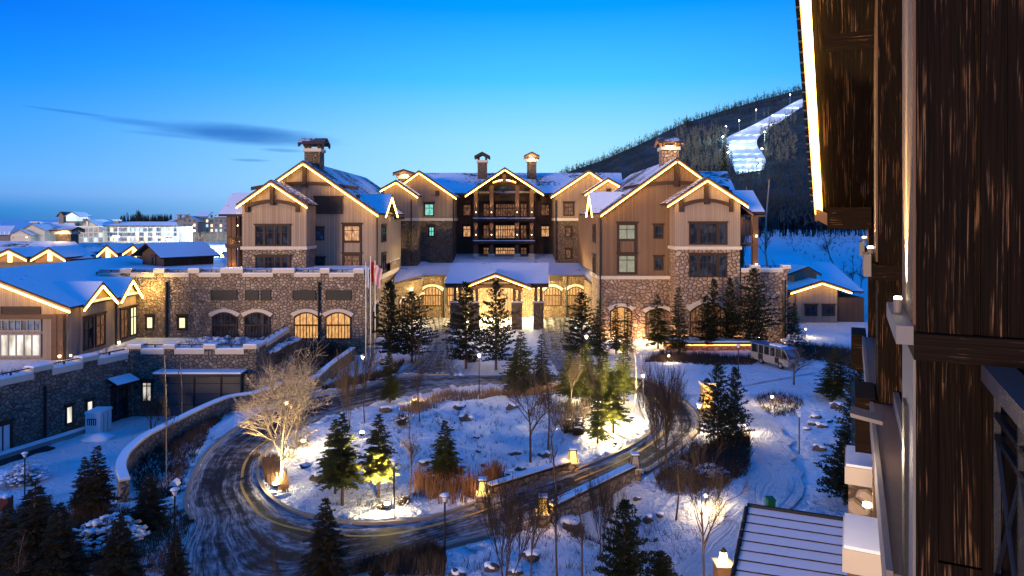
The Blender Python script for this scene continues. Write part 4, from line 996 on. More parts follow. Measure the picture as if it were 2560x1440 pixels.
# ============================================================ CENTRE BUILDING
mid = thing('hotel_building', 'central dark timber hotel front with stacked balconies and four lit flanking gables', 'building', (0, 112, 0))
yf = 118.0
MB().box(X(1085, yf), X(1440, yf), yf, 128, 5, Z(489, yf)).build('wall', 'plank_dark', mid)
mb = MB(); yr = 130; ye = 115.5
zr = Z(436, yr); ze = Z(487, ye)
mb.prism([(X(1030, ye), ye, ze), (X(1560, ye), ye, ze), (X(1553, yr), yr, zr), (X(1062, yr), yr, zr)], (0, 0, .3))
mb.prism([(X(1062, yr), yr + .02, zr), (X(1553, yr), yr + .02, zr), (X(1553, yr), yr + 14, ze), (X(1062, yr), yr + 14, ze)], (0, 0, .3))
mb.build('roof', 'roof_mid', mid)
# central gable
yo = 113.2
L, P, R = (X(1162, yo), Z(491, yo)), (X(1262, yo), Z(424, yo)), (X(1360, yo), Z(488, yo))
gable(mid, mpF, L, P, R, yo, 128, (X(1183, yo), X(1342, yo), Z(503, yf), yf - 1.2), 'plank_dark', 'roof_thin', (0, 1), (0, 1), lw=.15, wname='gable_wall')
yc = 114.0
mb = MB()
for q in (-1, 1):
    xx = X(1261, yc) + q * 2.25; mb.box(xx - .1, xx + .1, yc, yc + .2, 0, 0)
n = 8; top = [(X(1232 + i * 59 / n, yc), Z(457 - 4.5 * (1 - (2 * i / n - 1) ** 2), yc)) for i in range(n + 1)]
pris(mb, mpF, [(s, z + .2) for s, z in top] + [(s, z - .2) for s, z in top[::-1]], yc, yc + .3)
pris(mb, mpF, [(X(1257, yc), Z(457, yc)), (X(1265, yc), Z(457, yc)), (X(1265, yc), Z(437, yc)), (X(1257, yc), Z(437, yc))], yc - .2, yc + .35)
mb.v = mb.v[16:]; mb.f = [tuple(i - 16 for i in f) for f in mb.f[12:]]
mb.build('gable_truss', 'timber_mid', mid)
mb = MB()
for i in range(14):
    t = i / 13; px = 1234 + 54 * t
    if abs(px - 1261) < 5: continue
    py = 456 - 6 * (1 - (2 * t - 1) ** 2); mb.box(X(px, yc) - .08, X(px, yc) + .08, yc - .1, yc - .01, Z(py, yc) - .08, Z(py, yc) + .08)
mb.build('string_lights', 'led', mid)
archF(mid, yf - 1.2, 1237, 1287, 464, 471, 483, pane='glass_blue', cols=4, trim=0, sub=.45)
for px in (1208, 1322): winF(mid, yf - 1.2, px - 11, px + 8, 472, 484, pane='glass', rows=(.5,))
# balconies
cols_px = (1190, 1229, 1293, 1329)
for (pt, pb) in ((474, 546), (557, 602), (612, 640)):
    for px in cols_px:
        c_ = MB().box(X(px, yc) - .33, X(px, yc) + .33, yc - .33, yc + .33, Z(pb, yc) + .003, Z(pt - (10 if px in (1229, 1293) and pt == 474 else 0), yc)).build('column', 'timber_mid', mid)
        if pt < 600:
            zl = Z(pb - 16, yc); MB().lathe((X(px, yc), yc - .5, zl - .1), [(.05, 0), (.07, .1)], 8).build('column_lamp', 'lamp_glow', c_)
            spot_light(c_, (X(px, yc), yc - .55, zl + .15), (0, .09, 1), 420, 34, (1, .66, .26), .05)
for i, (py0, py1) in enumerate(((546, 553), (602, 609))):
    s_ = MB().box(X(1184, yc), X(1336, yc), yc - .7, yf - .01, Z(py1, yc), Z(py0, yc)).build('balcony_slab', 'timber', mid)
    MB().box(X(1183, yc), X(1337, yc), yc - .8, yc - .2, Z(py0, yc) + .003, Z(py0, yc) + .1).build('slab_snow', 'snow', s_)
    mb = MB()
    for a, b in ((1195, 1225), (1234, 1288), (1298, 1325)):
        mb.box(X(a, yc), X(b, yc), yc - .08, yc + .08, Z(py0 - 12.5, yc), Z(py0 - 11, yc))
        mb.box(X(a, yc), X(b, yc), yc - .05, yc + .05, Z(py0 - 2, yc), Z(py0 - 1, yc))
        nn = 3 if b - a < 40 else 5
        for j in range(1, nn): x_ = X(a + (b - a) * j / nn, yc); mb.box(x_ - .06, x_ + .06, yc - .06, yc + .06, Z(py0 - 1, yc) + .01, Z(py0 - 11, yc) - .003)
    mb.build('balcony_railing', 'timber_mid', mid)
MB().box(X(1185, yc), X(1336, yc), yc - 1.0, yf, 6.5, Z(641, yc)).build('platform', 'band', mid)
for px in cols_px: MB().box(X(px, yc) - .5, X(px, yc) + .5, yc - .55, yc + .5, Z(640.8, yc), Z(634, yc)).build('column_foot', 'band', mid)
yw = yf
for (py0, py1, pm) in ((508, 543, 'win_dim'), (561, 598, 'win_warm'), (617, 640, 'win_warm')):
    winF(mid, yw, 1237, 1289, py0, py1, cols=8, rows=(.66,), pane=pm, fw=.2, mull=.12)
    winF(mid, yw, 1207, 1224, py0, py1, cols=2, rows=(.66,), pane='win_dim', fw=.18, mull=.1)
    winF(mid, yw, 1300, 1318, py0, py1, cols=2, rows=(.66,), pane='win_dim', fw=.18, mull=.1)
for px0, px1 in ((1156, 1179), (1351, 1375)):
    for (py0, py1) in ((510, 541), (563, 594)): winF(mid, yw, px0, px1, py0, py1, cols=2, rows=(.72,), pane='win_warm' if py0 > 520 else 'win_dim', fw=.22, mull=.1)
# towers
def tower(px_l, px_p, px_r, pyl, pyp, pyr, wl, wr, Y, yb, band, bot, stone='stone_small', ledL=(0, 1), ledR=(0, 1), deep=14, wm='plank_olive'):
    yo = Y - .7
    gable(mid, mpF, (X(px_l, yo), Z(pyl, yo)), (X(px_p, yo), Z(pyp, yo)), (X(px_r, yo), Z(pyr, yo)), yo, Y + deep, (X(wl, Y), X(wr, Y), Z(band[0], Y), Y), wm, 'roof_mid', ledL, ledR, lw=.14)
    MB().box(X(wl, Y) + .08, X(wr, Y) - .08, Y + .06, Y + deep - .5, Z(bot, Y), Z(band[1], Y)).build('stone_base', stone, mid)
    MB().box(X(wl, Y) - .1, X(wr, Y) + .12, Y - .12, Y + deep - .6, Z(band[1], Y) + .003, Z(band[0], Y) - .003).build('stone_band', 'band', mid)
tower(955, 1047, 1142, 497, 432, 497, 985, 1133, 110, 124, (545, 552), 662)
tower(950, 990, 1045, 478, 456, 494, 960, 1045, 106, 118, (545, 552), 684, wm='plank_tan')
tower(1377, 1473, 1568, 494, 430, 494, 1388, 1560, 110, 124, (545, 552), 662, ledR=(.45, 1))
tower(1462, 1520, 1562, 488, 450, 473, 1472, 1552, 106, 118, (548, 552), 684, wm='plank_tan')
winF(mid, 110, 1060, 1086, 508, 541, cols=2, rows=(.66,), pane='win_teal', fw=.22); winF(mid, 110, 1071, 1087, 566, 592, cols=2, rows=(.5,), pane='win_teal', fw=.2)
winF(mid, 110, 1408, 1435, 506, 540, cols=2, rows=(.66,), pane='win_dim', fw=.22)
winF(mid, 110, 1412, 1429, 567, 593, pane='win_dim', fw=.2); winF(mid, 110, 1412, 1429, 622, 647, pane='win_dim', fw=.2)
winF(mid, 110, 1089, 1099, 477, 489, pane='louvre', rows=(.5,), fw=.06, sill=False, name='louvre_vent'); winF(mid, 106, 1516, 1527, 471, 480, pane='louvre', rows=(.5,), fw=.06, sill=False, name='louvre_vent')
for px in (1038, 1134, 1389): downpipe(mid, mpF, 109.9 if px > 1040 else 105.9, X(px, 110), 8.3, Z(500, 110))
# chimneys
chimney(mid, X(1206, 126), 126, .85, .85, 19, Z(407, 126), Z(384, 126), 1.42, False, False, 'stone_small')
chimney(mid, X(1329, 126), 126, .85, .85, 19, Z(405, 126), Z(384, 126), 1.42, False, True, 'stone_small')
chimney(mid, X(1013, 112), 112, 1.0, .9, 17, Z(447, 112), Z(428, 112), 1.75, False, True, 'stone_small')
# skirt roof over the ground floor
def skz(Y): return 6.3 + (Y - 101) * .13
mb = MB()
mb.prism([(X(1056, 101), 101, skz(101)), (X(1462, 101), 101, skz(101)), (X(1440, 118), 118.2, skz(118.2)), (X(1090, 118), 118.2, skz(118.2))], (0, 0, .3))
mb.prism([(X(985, 93), 93, Z(712, 93)), (X(1056, 101), 101.02, skz(101)), (X(1090, 118), 118.2, skz(118.2)), (X(995, 112), 112, skz(113))], (0, 0, .29))
mb.prism([(X(1462, 101), 101.02, skz(101)), (X(1482, 94), 94, Z(712, 94)), (X(1470, 112), 112, skz(113)), (X(1440, 118), 118.2, skz(118.2))], (0, 0, .29))
mb.build('skirt_roof', 'roof_full', mid)
# ground floor arcade
yg = 103.0
MB().box(X(1058, yg), X(1460, yg), yg, 117.5, -.3, skz(103) + .05).build('arcade_wall', 'stone_small', mid)
MB().prism([(X(1459, yg), yg + .02, -.3), (X(1478, 94), 94, -.3), (X(1490, 94), 94, -.3), (X(1490, yg), yg + .02, -.3)], (0, 0, 6.2)).build('arcade_wall', 'stone_small', mid)
A, B = Vector((X(987, 95), 95, 0)), Vector((X(1058, yg), yg, 0)); dv = (B - A); la = dv.length; dv.normalize(); nv = Vector((dv.y, -dv.x, 0))
def mpA(s, d, z): return A + dv * s - nv * d + Vector((0, 0, z))
MB().box(0, la, 0, .8, -.3, 5.9, mpA).build('arcade_wall', 'stone_small', mid)
for i in range(3): arch(mid, mpA, 0, 1.2 + i * 3.0, 2.8 + i * 3.0, .9, 2.9, .7, pane='win_dim', cols=2, trim=.25)
archF(mid, yg, 1056, 1105, 716, 727, 765, pane='win_orange', cols=6, sub=.55, trim=.35, mull=.12)
archF(mid, yg, 1118, 1137, 716, 717, 765, pane='win_orange', cols=3, sub=.55, trim=0, mull=.12)
archF(mid, yg, 1360, 1403, 716, 727, 765, pane='win_orange', cols=6, sub=.55, trim=.35, mull=.12)
archF(mid, yg, 1417, 1462, 716, 727, 765, pane='win_orange', cols=6, sub=.55, trim=.35, mull=.12)
winF(mid, yg, 1250, 1288, 700, 780, cols=4, rows=(.78, .4), pane='win_orange', fw=.2, name='entrance_door', fmat='timber_mid')
for px in (1111, 1416): downpipe(mid, mpF, yg, X(px, yg), 0, 6.3, .12)
winF(mid, yg, 1374, 1402, 689, 702, pane='louvre', rows=(.3, .6), fw=.06, sill=False, name='louvre_vent')
# porch roof in front
pt = thing('entrance_porch', 'snow covered entrance porch roof with a small lit gable on stone piers', 'porch', (X(1240, 94), 94, 0))
ya, yb_ = 92.0, 101.5
mb = MB(); za, zb_ = Z(714, ya), Z(662, yb_)
mb.prism([(X(1111, ya), ya, za), (X(1372, ya), ya, za), (X(1371, yb_), yb_, zb_), (X(1128, yb_), yb_, zb_)], (0, 0, .3)); mb.build('roof', 'roof_full', pt)
MB().box(X(1111, ya), X(1372, ya), ya + .05, ya + .3, za - .3, za - .003).build('eave_board', 'timber', pt)
yo = 91.2
gable(pt, mpF, (X(1153, yo), Z(722, yo)), (X(1239, yo), Z(689, yo)), (X(1328, yo), Z(722, yo)), yo, 98, None, rmat='roof_full', lw=.09)
mb = MB()
n = 10; top = [(X(1172 + i * 134 / n, yo), Z(727 - 13 * (1 - (2 * i / n - 1) ** 2), yo)) for i in range(n + 1)]
pris(mb, mpF, [(s, z + .2) for s, z in top] + [(s, z - .2) for s, z in top[::-1]], yo + .4, yo + .8)
pris(mb, mpF, [(X(1170, yo), Z(722, yo)), (X(1239, yo), Z(696, yo)), (X(1307, yo), Z(722, yo)), (X(1307, yo), Z(718, yo)), (X(1239, yo), Z(691, yo)), (X(1170, yo), Z(718, yo))], yo + .85, yo + 1.15)
mb.box(X(1236, yo), X(1243, yo), yo + .25, yo + .9, Z(735, yo), Z(693, yo)); mb.build('gable_truss', 'timber_mid', pt)
for px, w_, yy in ((1144, 1.7, 92.6), (1186, 1.2, 92.2), (1292, 1.3, 92.2), (1346, 1.25, 92.6)):
    MB().box(X(px, yy) - w_ * .55, X(px, yy) + w_ * .55, yy - .6, yy + .6, -.2, Z(756, yy)).build('stone_pier', 'stone_small', pt)
    MB().box(X(px, yy) - w_ * .62, X(px, yy) + w_ * .62, yy - .68, yy + .68, Z(756, yy) + .003, Z(752, yy)).build('pier_cap', 'band', pt)
    for a in (-.35, .35): MB().box(X(px, yy) + a - .2, X(px, yy) + a + .2, yy - .3, yy + .3, Z(752, yy) + .004, za + .2).build('post', 'timber_mid', pt)
for px, pw, yy, zz in ((1160, 2200, 98.5, 4.6), (1225, 3200, 98.5, 4.8), (1290, 3200, 98.5, 4.8), (1350, 2200, 98.5, 4.6)):
    point_light(pt, (X(px, yy), yy, zz), pw, (1, .74, .32), .25)
    MB().lathe((X(px, yy), yy, zz + .3), [(.2, 0), (.2, .1)], 8).build('ceiling_lamp', 'lamp_glow', pt)
for px, yy in ((1187, 100.2), (1216, 102.0), (1327, 101.6)):
    MB().lathe((X(px, yy), yy, .05), [(.12, 0), (.15, .2)], 8).build('uplight', 'spot_glow', pt); point_light(pt, (X(px, yy), yy - .8, .9), 1200, (1, .78, .36), .1)
for px, pw in ((1082, 480), (1030, 300), (1385, 480), (1440, 480)): point_light(mid, (X(px, 99), 99.5, 4.6), pw, (1, .70, .30), .2)

# ============================================================ RIGHT LODGE
rl_ = thing('chalet_building', 'brown plank and pink stone chalet right of the entrance with lit chimney', 'building', (22, 84, 0))
Yr = 84.0; yo = 83.1; XL = X(1497, Yr)
L, P, R = (X(1500, yo), Z(541, yo)), (X(1694, yo), Z(402, yo)), (X(1884, yo), Z(541, yo))
gable(rl_, mpF, L, P, R, yo, 116, (XL, X(1850, Yr), Z(690, Yr), Yr), 'plank_brown', 'roof_lined', (0, 1), (.68, 1), truss=2.6)
MB().box(XL + .05, X(1685, Yr), Yr + .06, 92, -.5, Z(698, Yr)).build('stone_base', 'stone_pink', rl_)
MB().box(XL - .15, X(1684, Yr), Yr - .16, 92.1, Z(698, Yr) + .003, Z(689.5, Yr) - .003).build('stone_band', 'band', rl_)
yb, ybo = 81.0, 80.2
L, P, R = (X(1668, ybo), Z(517, ybo)), (X(1769, ybo), Z(451, ybo)), (X(1872, ybo), Z(518, ybo))
gable(rl_, mpF, L, P, R, ybo, 92, (X(1688, yb), X(1851, yb), Z(616, yb), yb), 'plank_pink', 'roof_thin', (0, 1), (0, 1), truss=2.3)
MB().box(X(1689, yb), X(1850, yb), yb + .06, 92, -.5, Z(624, yb)).build('stone_base', 'stone_pink', rl_)
MB().box(X(1684, yb), X(1854, yb), yb - .16, 91.8, Z(624, yb) + .003, Z(616, yb) - .003).build('stone_band', 'band', rl_)
# cross gable on the left flank
gable(rl_, mpW, (84.6, 15.2), (88.0, 17.95), (91.4, 15.2), XL - .75, 17.5, (85.1, 91.0, Z(690, Yr), XL - .05), 'plank_brown', 'roof_mid', (0, 1), (0, 1))
MB().box(XL + .1, XL + 4, 85, 92, -.5, Z(692, Yr)).build('flank_stone', 'stone_pink', rl_)
for z0, z1 in ((Z(608, 87), Z(563, 87)), (Z(690, 87), Z(640, 87))): window(rl_, mpW, XL - .05, 86.4, 89.4, z0, z1, cols=2, rows=(.55,), pane='glass')
# roof planes on the right
mb = MB(); mb.prism([(X(1862, 84), 83.4, Z(535, 84)), (X(1908, 84), 83.4, Z(535, 84)), (X(1882, 89), 89, Z(481, 89)), (X(1828, 89), 89, Z(481, 89))], (0, 0, .28)); mb.build('wing_roof', 'roof_full', rl_)
mb = MB(); mb.prism([(X(1740, 92), 92, Z(480, 92)), (X(1838, 92), 92, Z(480, 92)), (X(1818, 99), 99, Z(433, 99)), (X(1730, 99), 99, Z(433, 99))], (0, 0, .28)); mb.build('rear_roof', 'roof_mid', rl_)
MB().box(X(1850, 84), X(1880, 84), 87, 90, 8.5, Z(535, 86)).build('porch_wall', 'plank_brown', rl_)
winF(rl_, 87, 1862, 1878, 552, 590, pane='glass_blue', fw=.3, fmat='timber_mid', name='porch_door')
MB().box(X(1848, 84), X(1910, 84), 83.6, 90, Z(542, 84), Z(538, 84)).build('porch_ceiling', 'timber_mid', rl_)
MB().box(X(1852, 83.5), X(1897, 83.5), 83.5, 88, Z(616, 83.5), Z(609, 83.5)).build('porch_floor', 'timber_mid', rl_)
for pa, pb in ((541, 609), (616, 668)): MB().box(X(1889, 83.5) - .33, X(1889, 83.5) + .33, 83.5, 84.1, Z(pb, 83.5), Z(pa, 83.5)).build('porch_post', 'timber_mid', rl_)
for pb in (590, 661): spot_light(rl_, (X(1889, 83.5), 83.1, Z(pb, 83.5)), (0, .15, 1), 55, 40, (1, .62, .24), .05); MB().lathe((X(1889, 83.5), 83.2, Z(pb + 2, 83.5)), [(.1, 0), (.13, .2)], 8).build('post_lamp', 'lamp_glow', rl_)
point_light(rl_, (X(1868, 84), 85.5, Z(552, 84)), 70, (1, .6, .25), .1)
mb = MB()
for i in range(9): s = X(1855, 83.6) + i * .2; mb.box(s - .04, s + .04, 83.6, 83.68, Z(608, 83.5), Z(590, 83.5))
mb.box(X(1852, 83.6), X(1884, 83.6), 83.55, 83.75, Z(589.5, 83.5), Z(587, 83.5)); mb.build('porch_railing', 'timber_mid', rl_)
MB().box(X(1851, 81.4), X(1968, 81.4), 81.4, 92, -.5, Z(678, 81.4)).build('side_podium', 'stone_pink', rl_)
MB().box(X(1852, 81.6), X(1966, 81.6), 82.2, 91.8, Z(678, 81.4) + .003, Z(676, 81.4)).build('terrace_snow', 'snow', rl_)
parapet(rl_, mpF, 81.4, X(1852, 81.4), X(1968, 81.4), Z(672, 81.4), [(X(1880, 81.4), X(1898, 81.4)), (X(1958, 81.4), X(1974, 81.4))], th=.7, cap_h=.35, drop=.4, stone='stone_pink')
downpipe(rl_, mpF, 81.4, X(1959, 81.4), 0, 7.6, .16); downpipe(rl_, mpF, Yr, X(1500, Yr), 0, 15, .1); downpipe(rl_, mpF, Yr, X(1681, Yr), 0, 14, .12)
# windows
winF(rl_, Yr, 1542, 1592, 557, 603, cols=2, rows=(.7,), pane='win_pale', fw=.3); winF(rl_, Yr, 1542, 1592, 634, 686, cols=2, rows=(.75,), pane='win_pale', fw=.3)
for a, b in ((1542, 1549), (1585, 1592)): MB().box(X(a, Yr), X(b, Yr), Yr - .12, Yr - .004, Z(633.7, Yr), Z(603.3, Yr)).build('window_post', 'timber', rl_)
winF(rl_, Yr, 1633, 1657, 562, 597, pane='glass', fw=.2); winF(rl_, Yr, 1634, 1657, 641, 676, pane='glass', fw=.2)
cc = [(.22, .3), (.36, .06), (.5, .06), (.64, .06), (.78, .3)]
winF(rl_, yb, 1722, 1817, 557, 612, cols=cc, rows=(.68,), pane='glass'); winF(rl_, yb + .06, 1722, 1817, 636, 693, cols=cc, rows=(.66,), pane='glass')
archF(rl_, Yr + .06, 1525, 1579, 766, 777, 842, pane='win_orange', cols=3, trim=.4); archF(rl_, Yr + .06, 1613, 1678, 770, 782, 842, pane='win_dim', cols=4, trim=.4)
archF(rl_, yb + .06, 1724, 1816, 757, 778, 858, pane='win_dim', cols=6, trim=.45)
chimney(rl_, X(1672, 88), 88, 1.05, 1.0, 18, Z(377, 88), Z(347, 88), 1.5, True, True, 'stone_pink')
for (px, py, pw) in ((1600, 852, 420), (1655, 858, 300), (1708, 866, 400), (1530, 850, 260), (1835, 866, 260), (1765, 866, 260)):
    q = at(px, py); point_light(rl_, (q.x, q.y - .4, .7), pw, (1, .60, .30), .1)
    MB().lathe((q.x, q.y - .4, q.z), [(.1, 0), (.12, .35)], 8).build('uplight', 'lamp_glow', rl_)
# low planter roof with red light line
pl = thing('planter', 'long low snow topped planter with an orange light line under its edge', 'planter', (X(1760, 78), 78, 0))
MB().box(X(1665, 78), X(1905, 78), 77.4, 79.5, -.2, .55).build('base', 'stone_pink', pl); MB().box(X(1660, 78), X(1910, 78), 77.0, 79.8, .75, .95).build('deck', 'timber', pl)
MB().box(X(1662, 78), X(1908, 78), 77.05, 79.7, .953, 1.1).build('deck_snow', 'snow', pl); MB().box(X(1663, 78), X(1907, 78), 77.1, 77.2, .58, .72).build('light_strip', 'led_red', pl)
# small plank annex to the far right
an = thing('annex_building', 'small plank annex with snowy roof, dormer and one wide lit gable at the right', 'building', (X(2055, 98), 98, 0))
ya = 97.0
gable(an, mpF, (X(1977, ya), Z(733, ya)), (X(2056, ya), Z(708, ya)), (X(2130, ya), Z(732, ya)), ya, 118, (X(1996, ya), X(2100, ya), -.5, ya + .8), 'plank_wing', 'roof_full', (0, 1), (0, 1), lw=.15)
mb = MB(); mb.prism([(X(1970, 100), 100, Z(732, 97)), (X(2160, 100), 100, Z(738, 97)), (X(2080, 118), 118, Z(660, 118)), (X(1930, 118), 118, Z(652, 118))], (0, 0, .25)); mb.build('main_roof', 'roof_full', an)
gable(an, mpF, (X(1973, 101), Z(691, 101)), (X(2021, 101), Z(673, 101)), (X(2054, 101), Z(692, 101)), 101, 108, (X(1990, 101), X(2046, 101), Z(706, 101), 101.6), 'plank_wing', 'roof_full', None, None)
MB().box(X(2100, 98), X(2165, 98), 98.5, 110, -.5, Z(745, 98)).build('side_wall', 'plank_dark', an)
MB().box(X(1972, 98), X(1995, 98), 98.2, 110, -.5, Z(738, 98)).build('side_wall', 'plank_wing', an)
for px in (2028, 2072): winF(an, ya + .8, px - 17, px + 15, 762, 790, cols=2, pane='glass', fw=.25)
mb = MB(); mb.prism([(X(1936, 125), 125, Z(690, 125)), (X(2014, 125), 125, Z(676, 125)), (X(2003, 140), 140, Z(644, 140)), (X(1934, 140), 140, Z(644, 140))], (0, 0, .25)); mb.build('rear_roof', 'roof_full', an)

# ============================================================ FAR RESORT BLOCKS ON THE LEFT
def far_windows(par, mp, d, s0, s1, z0, floors, fh, step, ww, wh, seed, mats, name='window'):
    q = random.Random(seed); by = {}
    n = int((s1 - s0) / step)
    for f in range(floors):
        for i in range(n):
            by.setdefault(q.choice(mats), []).append((s0 + (i + .5) * step + (s1 - s0 - n * step) / 2, z0 + f * fh))
    for m_, L_ in by.items():
        for s, z in L_:
            mb = MB(); mb.box(s - ww / 2, s + ww / 2, d - .15, d - .01, z, z + wh, mp); mb.build(name, m_, par)
mw_ = ['glass_blue', 'glass_blue', 'glass_blue', 'win_cold', 'win_warmfar']
M['win_cold'] = m_emit('win_cold', (.55, .75, 1.0), 1.0); M['win_warmfar'] = m_emit('win_warmfar', (1.0, .72, .5), 1.4)
D = 330.0
res = thing('resort_building', 'pale floodlit resort hotel far left with white gable, snowy roof and rows of lit windows', 'building', (X(320, D), D, 0))
def fx(px, d=D): return X(px, d)
def fz(py, d=D): return Z(py, d)
MB().box(fx(262), fx(447), D, D + 14, 0, fz(567)).build('wall', 'cream', res)
mb = MB(); mb.prism([(fx(255), D - 1, fz(566)), (fx(449), D - 1, fz(566)), (fx(440, D + 8), D + 8, fz(556, D + 8)), (fx(225, D + 8), D + 8, fz(556, D + 8))], (0, 0, .4)); mb.build('roof', 'roof_full', res)
mb = MB()
for px in (263, 280, 297, 323, 346, 368, 389, 414, 432, 445): mb.box(fx(px) - .5, fx(px) + .5, D - .4, D - .01, 0, fz(567))
for py in (580, 592, 604): mb.box(fx(262), fx(447), D - .3, D - .02, fz(py) - .25, fz(py) + .25)
mb.build('pilasters', 'cream_trim', res)
far_windows(res, mpF, D - .3, fx(264), fx(445), fz(579), 1, 2, 2.05, 1.35, 1.7, 1, mw_); far_windows(res, mpF, D - .3, fx(264), fx(445), fz(590), 1, 2, 2.05, 1.35, 1.7, 2, mw_)
far_windows(res, mpF, D - .3, fx(264), fx(445), fz(602), 1, 2, 2.05, 1.35, 1.7, 3, mw_)
gable(res, mpF, (fx(186, D - 4), fz(578, D - 4)), (fx(218, D - 4), fz(551, D - 4)), (fx(262, D - 4), fz(577, D - 4)), D - 4, D + 12, (fx(192, D - 4), fx(258, D - 4), 0, D - 3.4), 'cream', 'roof_full', None, None, lw=.3)
mb = MB(); mb.box(fx(190, D - 4), fx(258, D - 4), D - 4.2, D - 3.7, fz(567, D - 4), fz(565.5, D - 4)); mb.box(fx(217, D - 4), fx(219, D - 4), D - 4.2, D - 3.7, fz(565, D - 4), fz(553, D - 4)); mb.build('gable_truss', 'cream_trim', res)
far_windows(res, mpF, D - 3.4, fx(193, D - 4), fx(257, D - 4), fz(605, D - 4), 3, 2.35, 2.4, 1.6, 2.0, 5, ['glass_blue', 'win_cold', 'glass_blue'])
MB().box(fx(100), fx(190), D + 6, D + 16, 0, fz(576)).build('left_wall', 'cream', res)
mb = MB(); mb.prism([(fx(115), D + 2, fz(577)), (fx(190), D + 2, fz(577)), (fx(183, D + 9), D + 9, fz(557, D + 9)), (fx(84, D + 9), D + 9, fz(557, D + 9))], (0, 0, .4)); mb.build('left_roof', 'roof_full', res)
far_windows(res, mpF, D + 6, fx(118), fx(142), fz(604), 3, 2.35, 1.6, 1.0, 1.6, 6, ['glass_blue', 'win_cold'])
gable(res, mpF, (fx(52, D - 6), fz(577, D - 6)), (fx(78, D - 6), fz(562, D - 6)), (fx(115, D - 6), fz(579, D - 6)), D - 6, D + 12, (fx(54, D - 6), fx(110, D - 6), 0, D - 5.5), 'cream', 'roof_full', None, None)
gable(res, mpF, (fx(17, D - 9), fz(591, D - 9)), (fx(48, D - 9), fz(576, D - 9)), (fx(80, D - 9), fz(591, D - 9)), D - 9, D + 4, (fx(24, D - 9), fx(75, D - 9), 0, D - 8.5), 'cream', 'roof_full', None, None)
mb = MB(); mb.box(fx(30, D - 9), fx(68, D - 9), D - 9.3, D - 8.8, fz(588, D - 9), fz(586.5, D - 9))
for px in (36, 47, 58): mb.box(fx(px) - .2, fx(px) + .2, D - 9.3, D - 8.8, fz(586, D - 9), fz(579, D - 9))
mb.build('gable_truss', 'cream_trim', res)
for px, py, mt in ((65, 593, 'win_warmfar'), (66, 604, 'win_warmfar'), (29, 594, 'glass_blue'), (29, 605, 'glass_blue')): MB().box(fx(px, D - 9) - .5, fx(px, D - 9) + .5, D - 8.7, D - 8.51, fz(py + 2, D - 9), fz(py - 2, D - 9)).build('window', mt, res)
for px, py, wd in ((75, 556, 1.4), (201, 547, .8), (281, 551, 1.1)):
    MB().box(fx(px) - wd, fx(px) + wd, D + 3, D + 5, fz(566), fz(py)).build('chimney', 'far_brown', res); MB().box(fx(px) - wd * 1.4, fx(px) + wd * 1.4, D + 2.5, D + 5.5, fz(py) + .01, fz(py - 1.5)).build('chimney_cap', 'snow', res)
# watch tower of the resort
MB().box(fx(140), fx(165), D + 8, D + 13, 5, fz(541)).build('tower', 'far_brown', res)
gable(res, mpF, (fx(139), fz(542)), (fx(159), fz(531)), (fx(180), fz(543)), D + 6, D + 16, (fx(143), fx(170), fz(553), D + 6.5), 'win_cold', 'roof_full', None, None, wname='tower_room')
gable(res, mpF, (fx(114), fz(543)), (fx(125), fz(531)), (fx(137), fz(542)), D + 7, D + 15, (fx(121), fx(133), fz(560), D + 7.5), 'far_brown', 'roof_dark', None, None, wname='tower_room')
for px in (230, 330, 420): point_light(res, (fx(px), D - 22, 2.5), 1300, (.55, .85, 1.0), .5)
point_light(res, (fx(60), D - 30, 5), 1500, (1, .85, .6), .5)
D2 = 440.0
r2 = thing('resort_building', 'dim grey gabled apartment hotel behind the floodlit snow slope, left of the lodge', 'building', (X(500, D2), D2, 0))
def fx2(p): return X(p, D2)
def fz2(p): return Z(p, D2)
gable(r2, mpF, (fx2(432), fz2(554)), (fx2(474), fz2(541)), (fx2(497), fz2(556)), D2, D2 + 20, (fx2(440), fx2(492), 0, D2 + 1), 'far_brown', 'roof_full', None, None)
MB().box(fx2(488), fx2(580), D2 + 8, D2 + 22, 0, fz2(545)).build('wall', 'far_brown', r2)
mb = MB(); mb.prism([(fx2(474), D2 + 4, fz2(543)), (fx2(512), D2 + 4, fz2(543)), (fx2(509), D2 + 14, fz2(530)), (fx2(478), D2 + 14, fz2(530))], (0, 0, .5)); mb.prism([(fx2(528), D2 + 4, fz2(545)), (fx2(580), D2 + 4, fz2(545)), (fx2(580), D2 + 14, fz2(527)), (fx2(535), D2 + 14, fz2(527))], (0, 0, .5))
mb.prism([(fx2(405), D2 + 6, fz2(556)), (fx2(462), D2 + 6, fz2(552)), (fx2(470), D2 + 18, fz2(543)), (fx2(412), D2 + 18, fz2(544))], (0, 0, .5)); mb.build('roof', 'roof_full', r2)
MB().box(fx2(405), fx2(440), D2 + 8, D2 + 20, 0, fz2(555)).build('side_wall', 'far_brown', r2)
far_windows(r2, mpF, D2 + 1, fx2(452), fx2(492), fz2(578), 3, 3.0, 3.2, 1.4, 1.8, 8, ['glass_blue', 'glass_blue', 'win_warmfar']); far_windows(r2, mpF, D2 + 8, fx2(498), fx2(580), fz2(580), 4, 3.1, 3.0, 1.4, 1.8, 9, ['glass_blue', 'glass_blue', 'win_cold', 'glass_blue', 'win_warmfar'])
for px in (432, 449): MB().box(fx2(px) - .8, fx2(px) + .8, D2 + 8, D2 + 10, fz2(548), fz2(538)).build('chimney', 'far_brown', r2); MB().box(fx2(px) - 1.6, fx2(px) + 1.6, D2 + 7, D2 + 11, fz2(538) + .01, fz2(536)).build('chimney_cap', 'far_brown', r2)
r3 = thing('barn_building', 'dim grey building with plain snow roof at the far left edge', 'building', (X(10, 380), 380, 0))
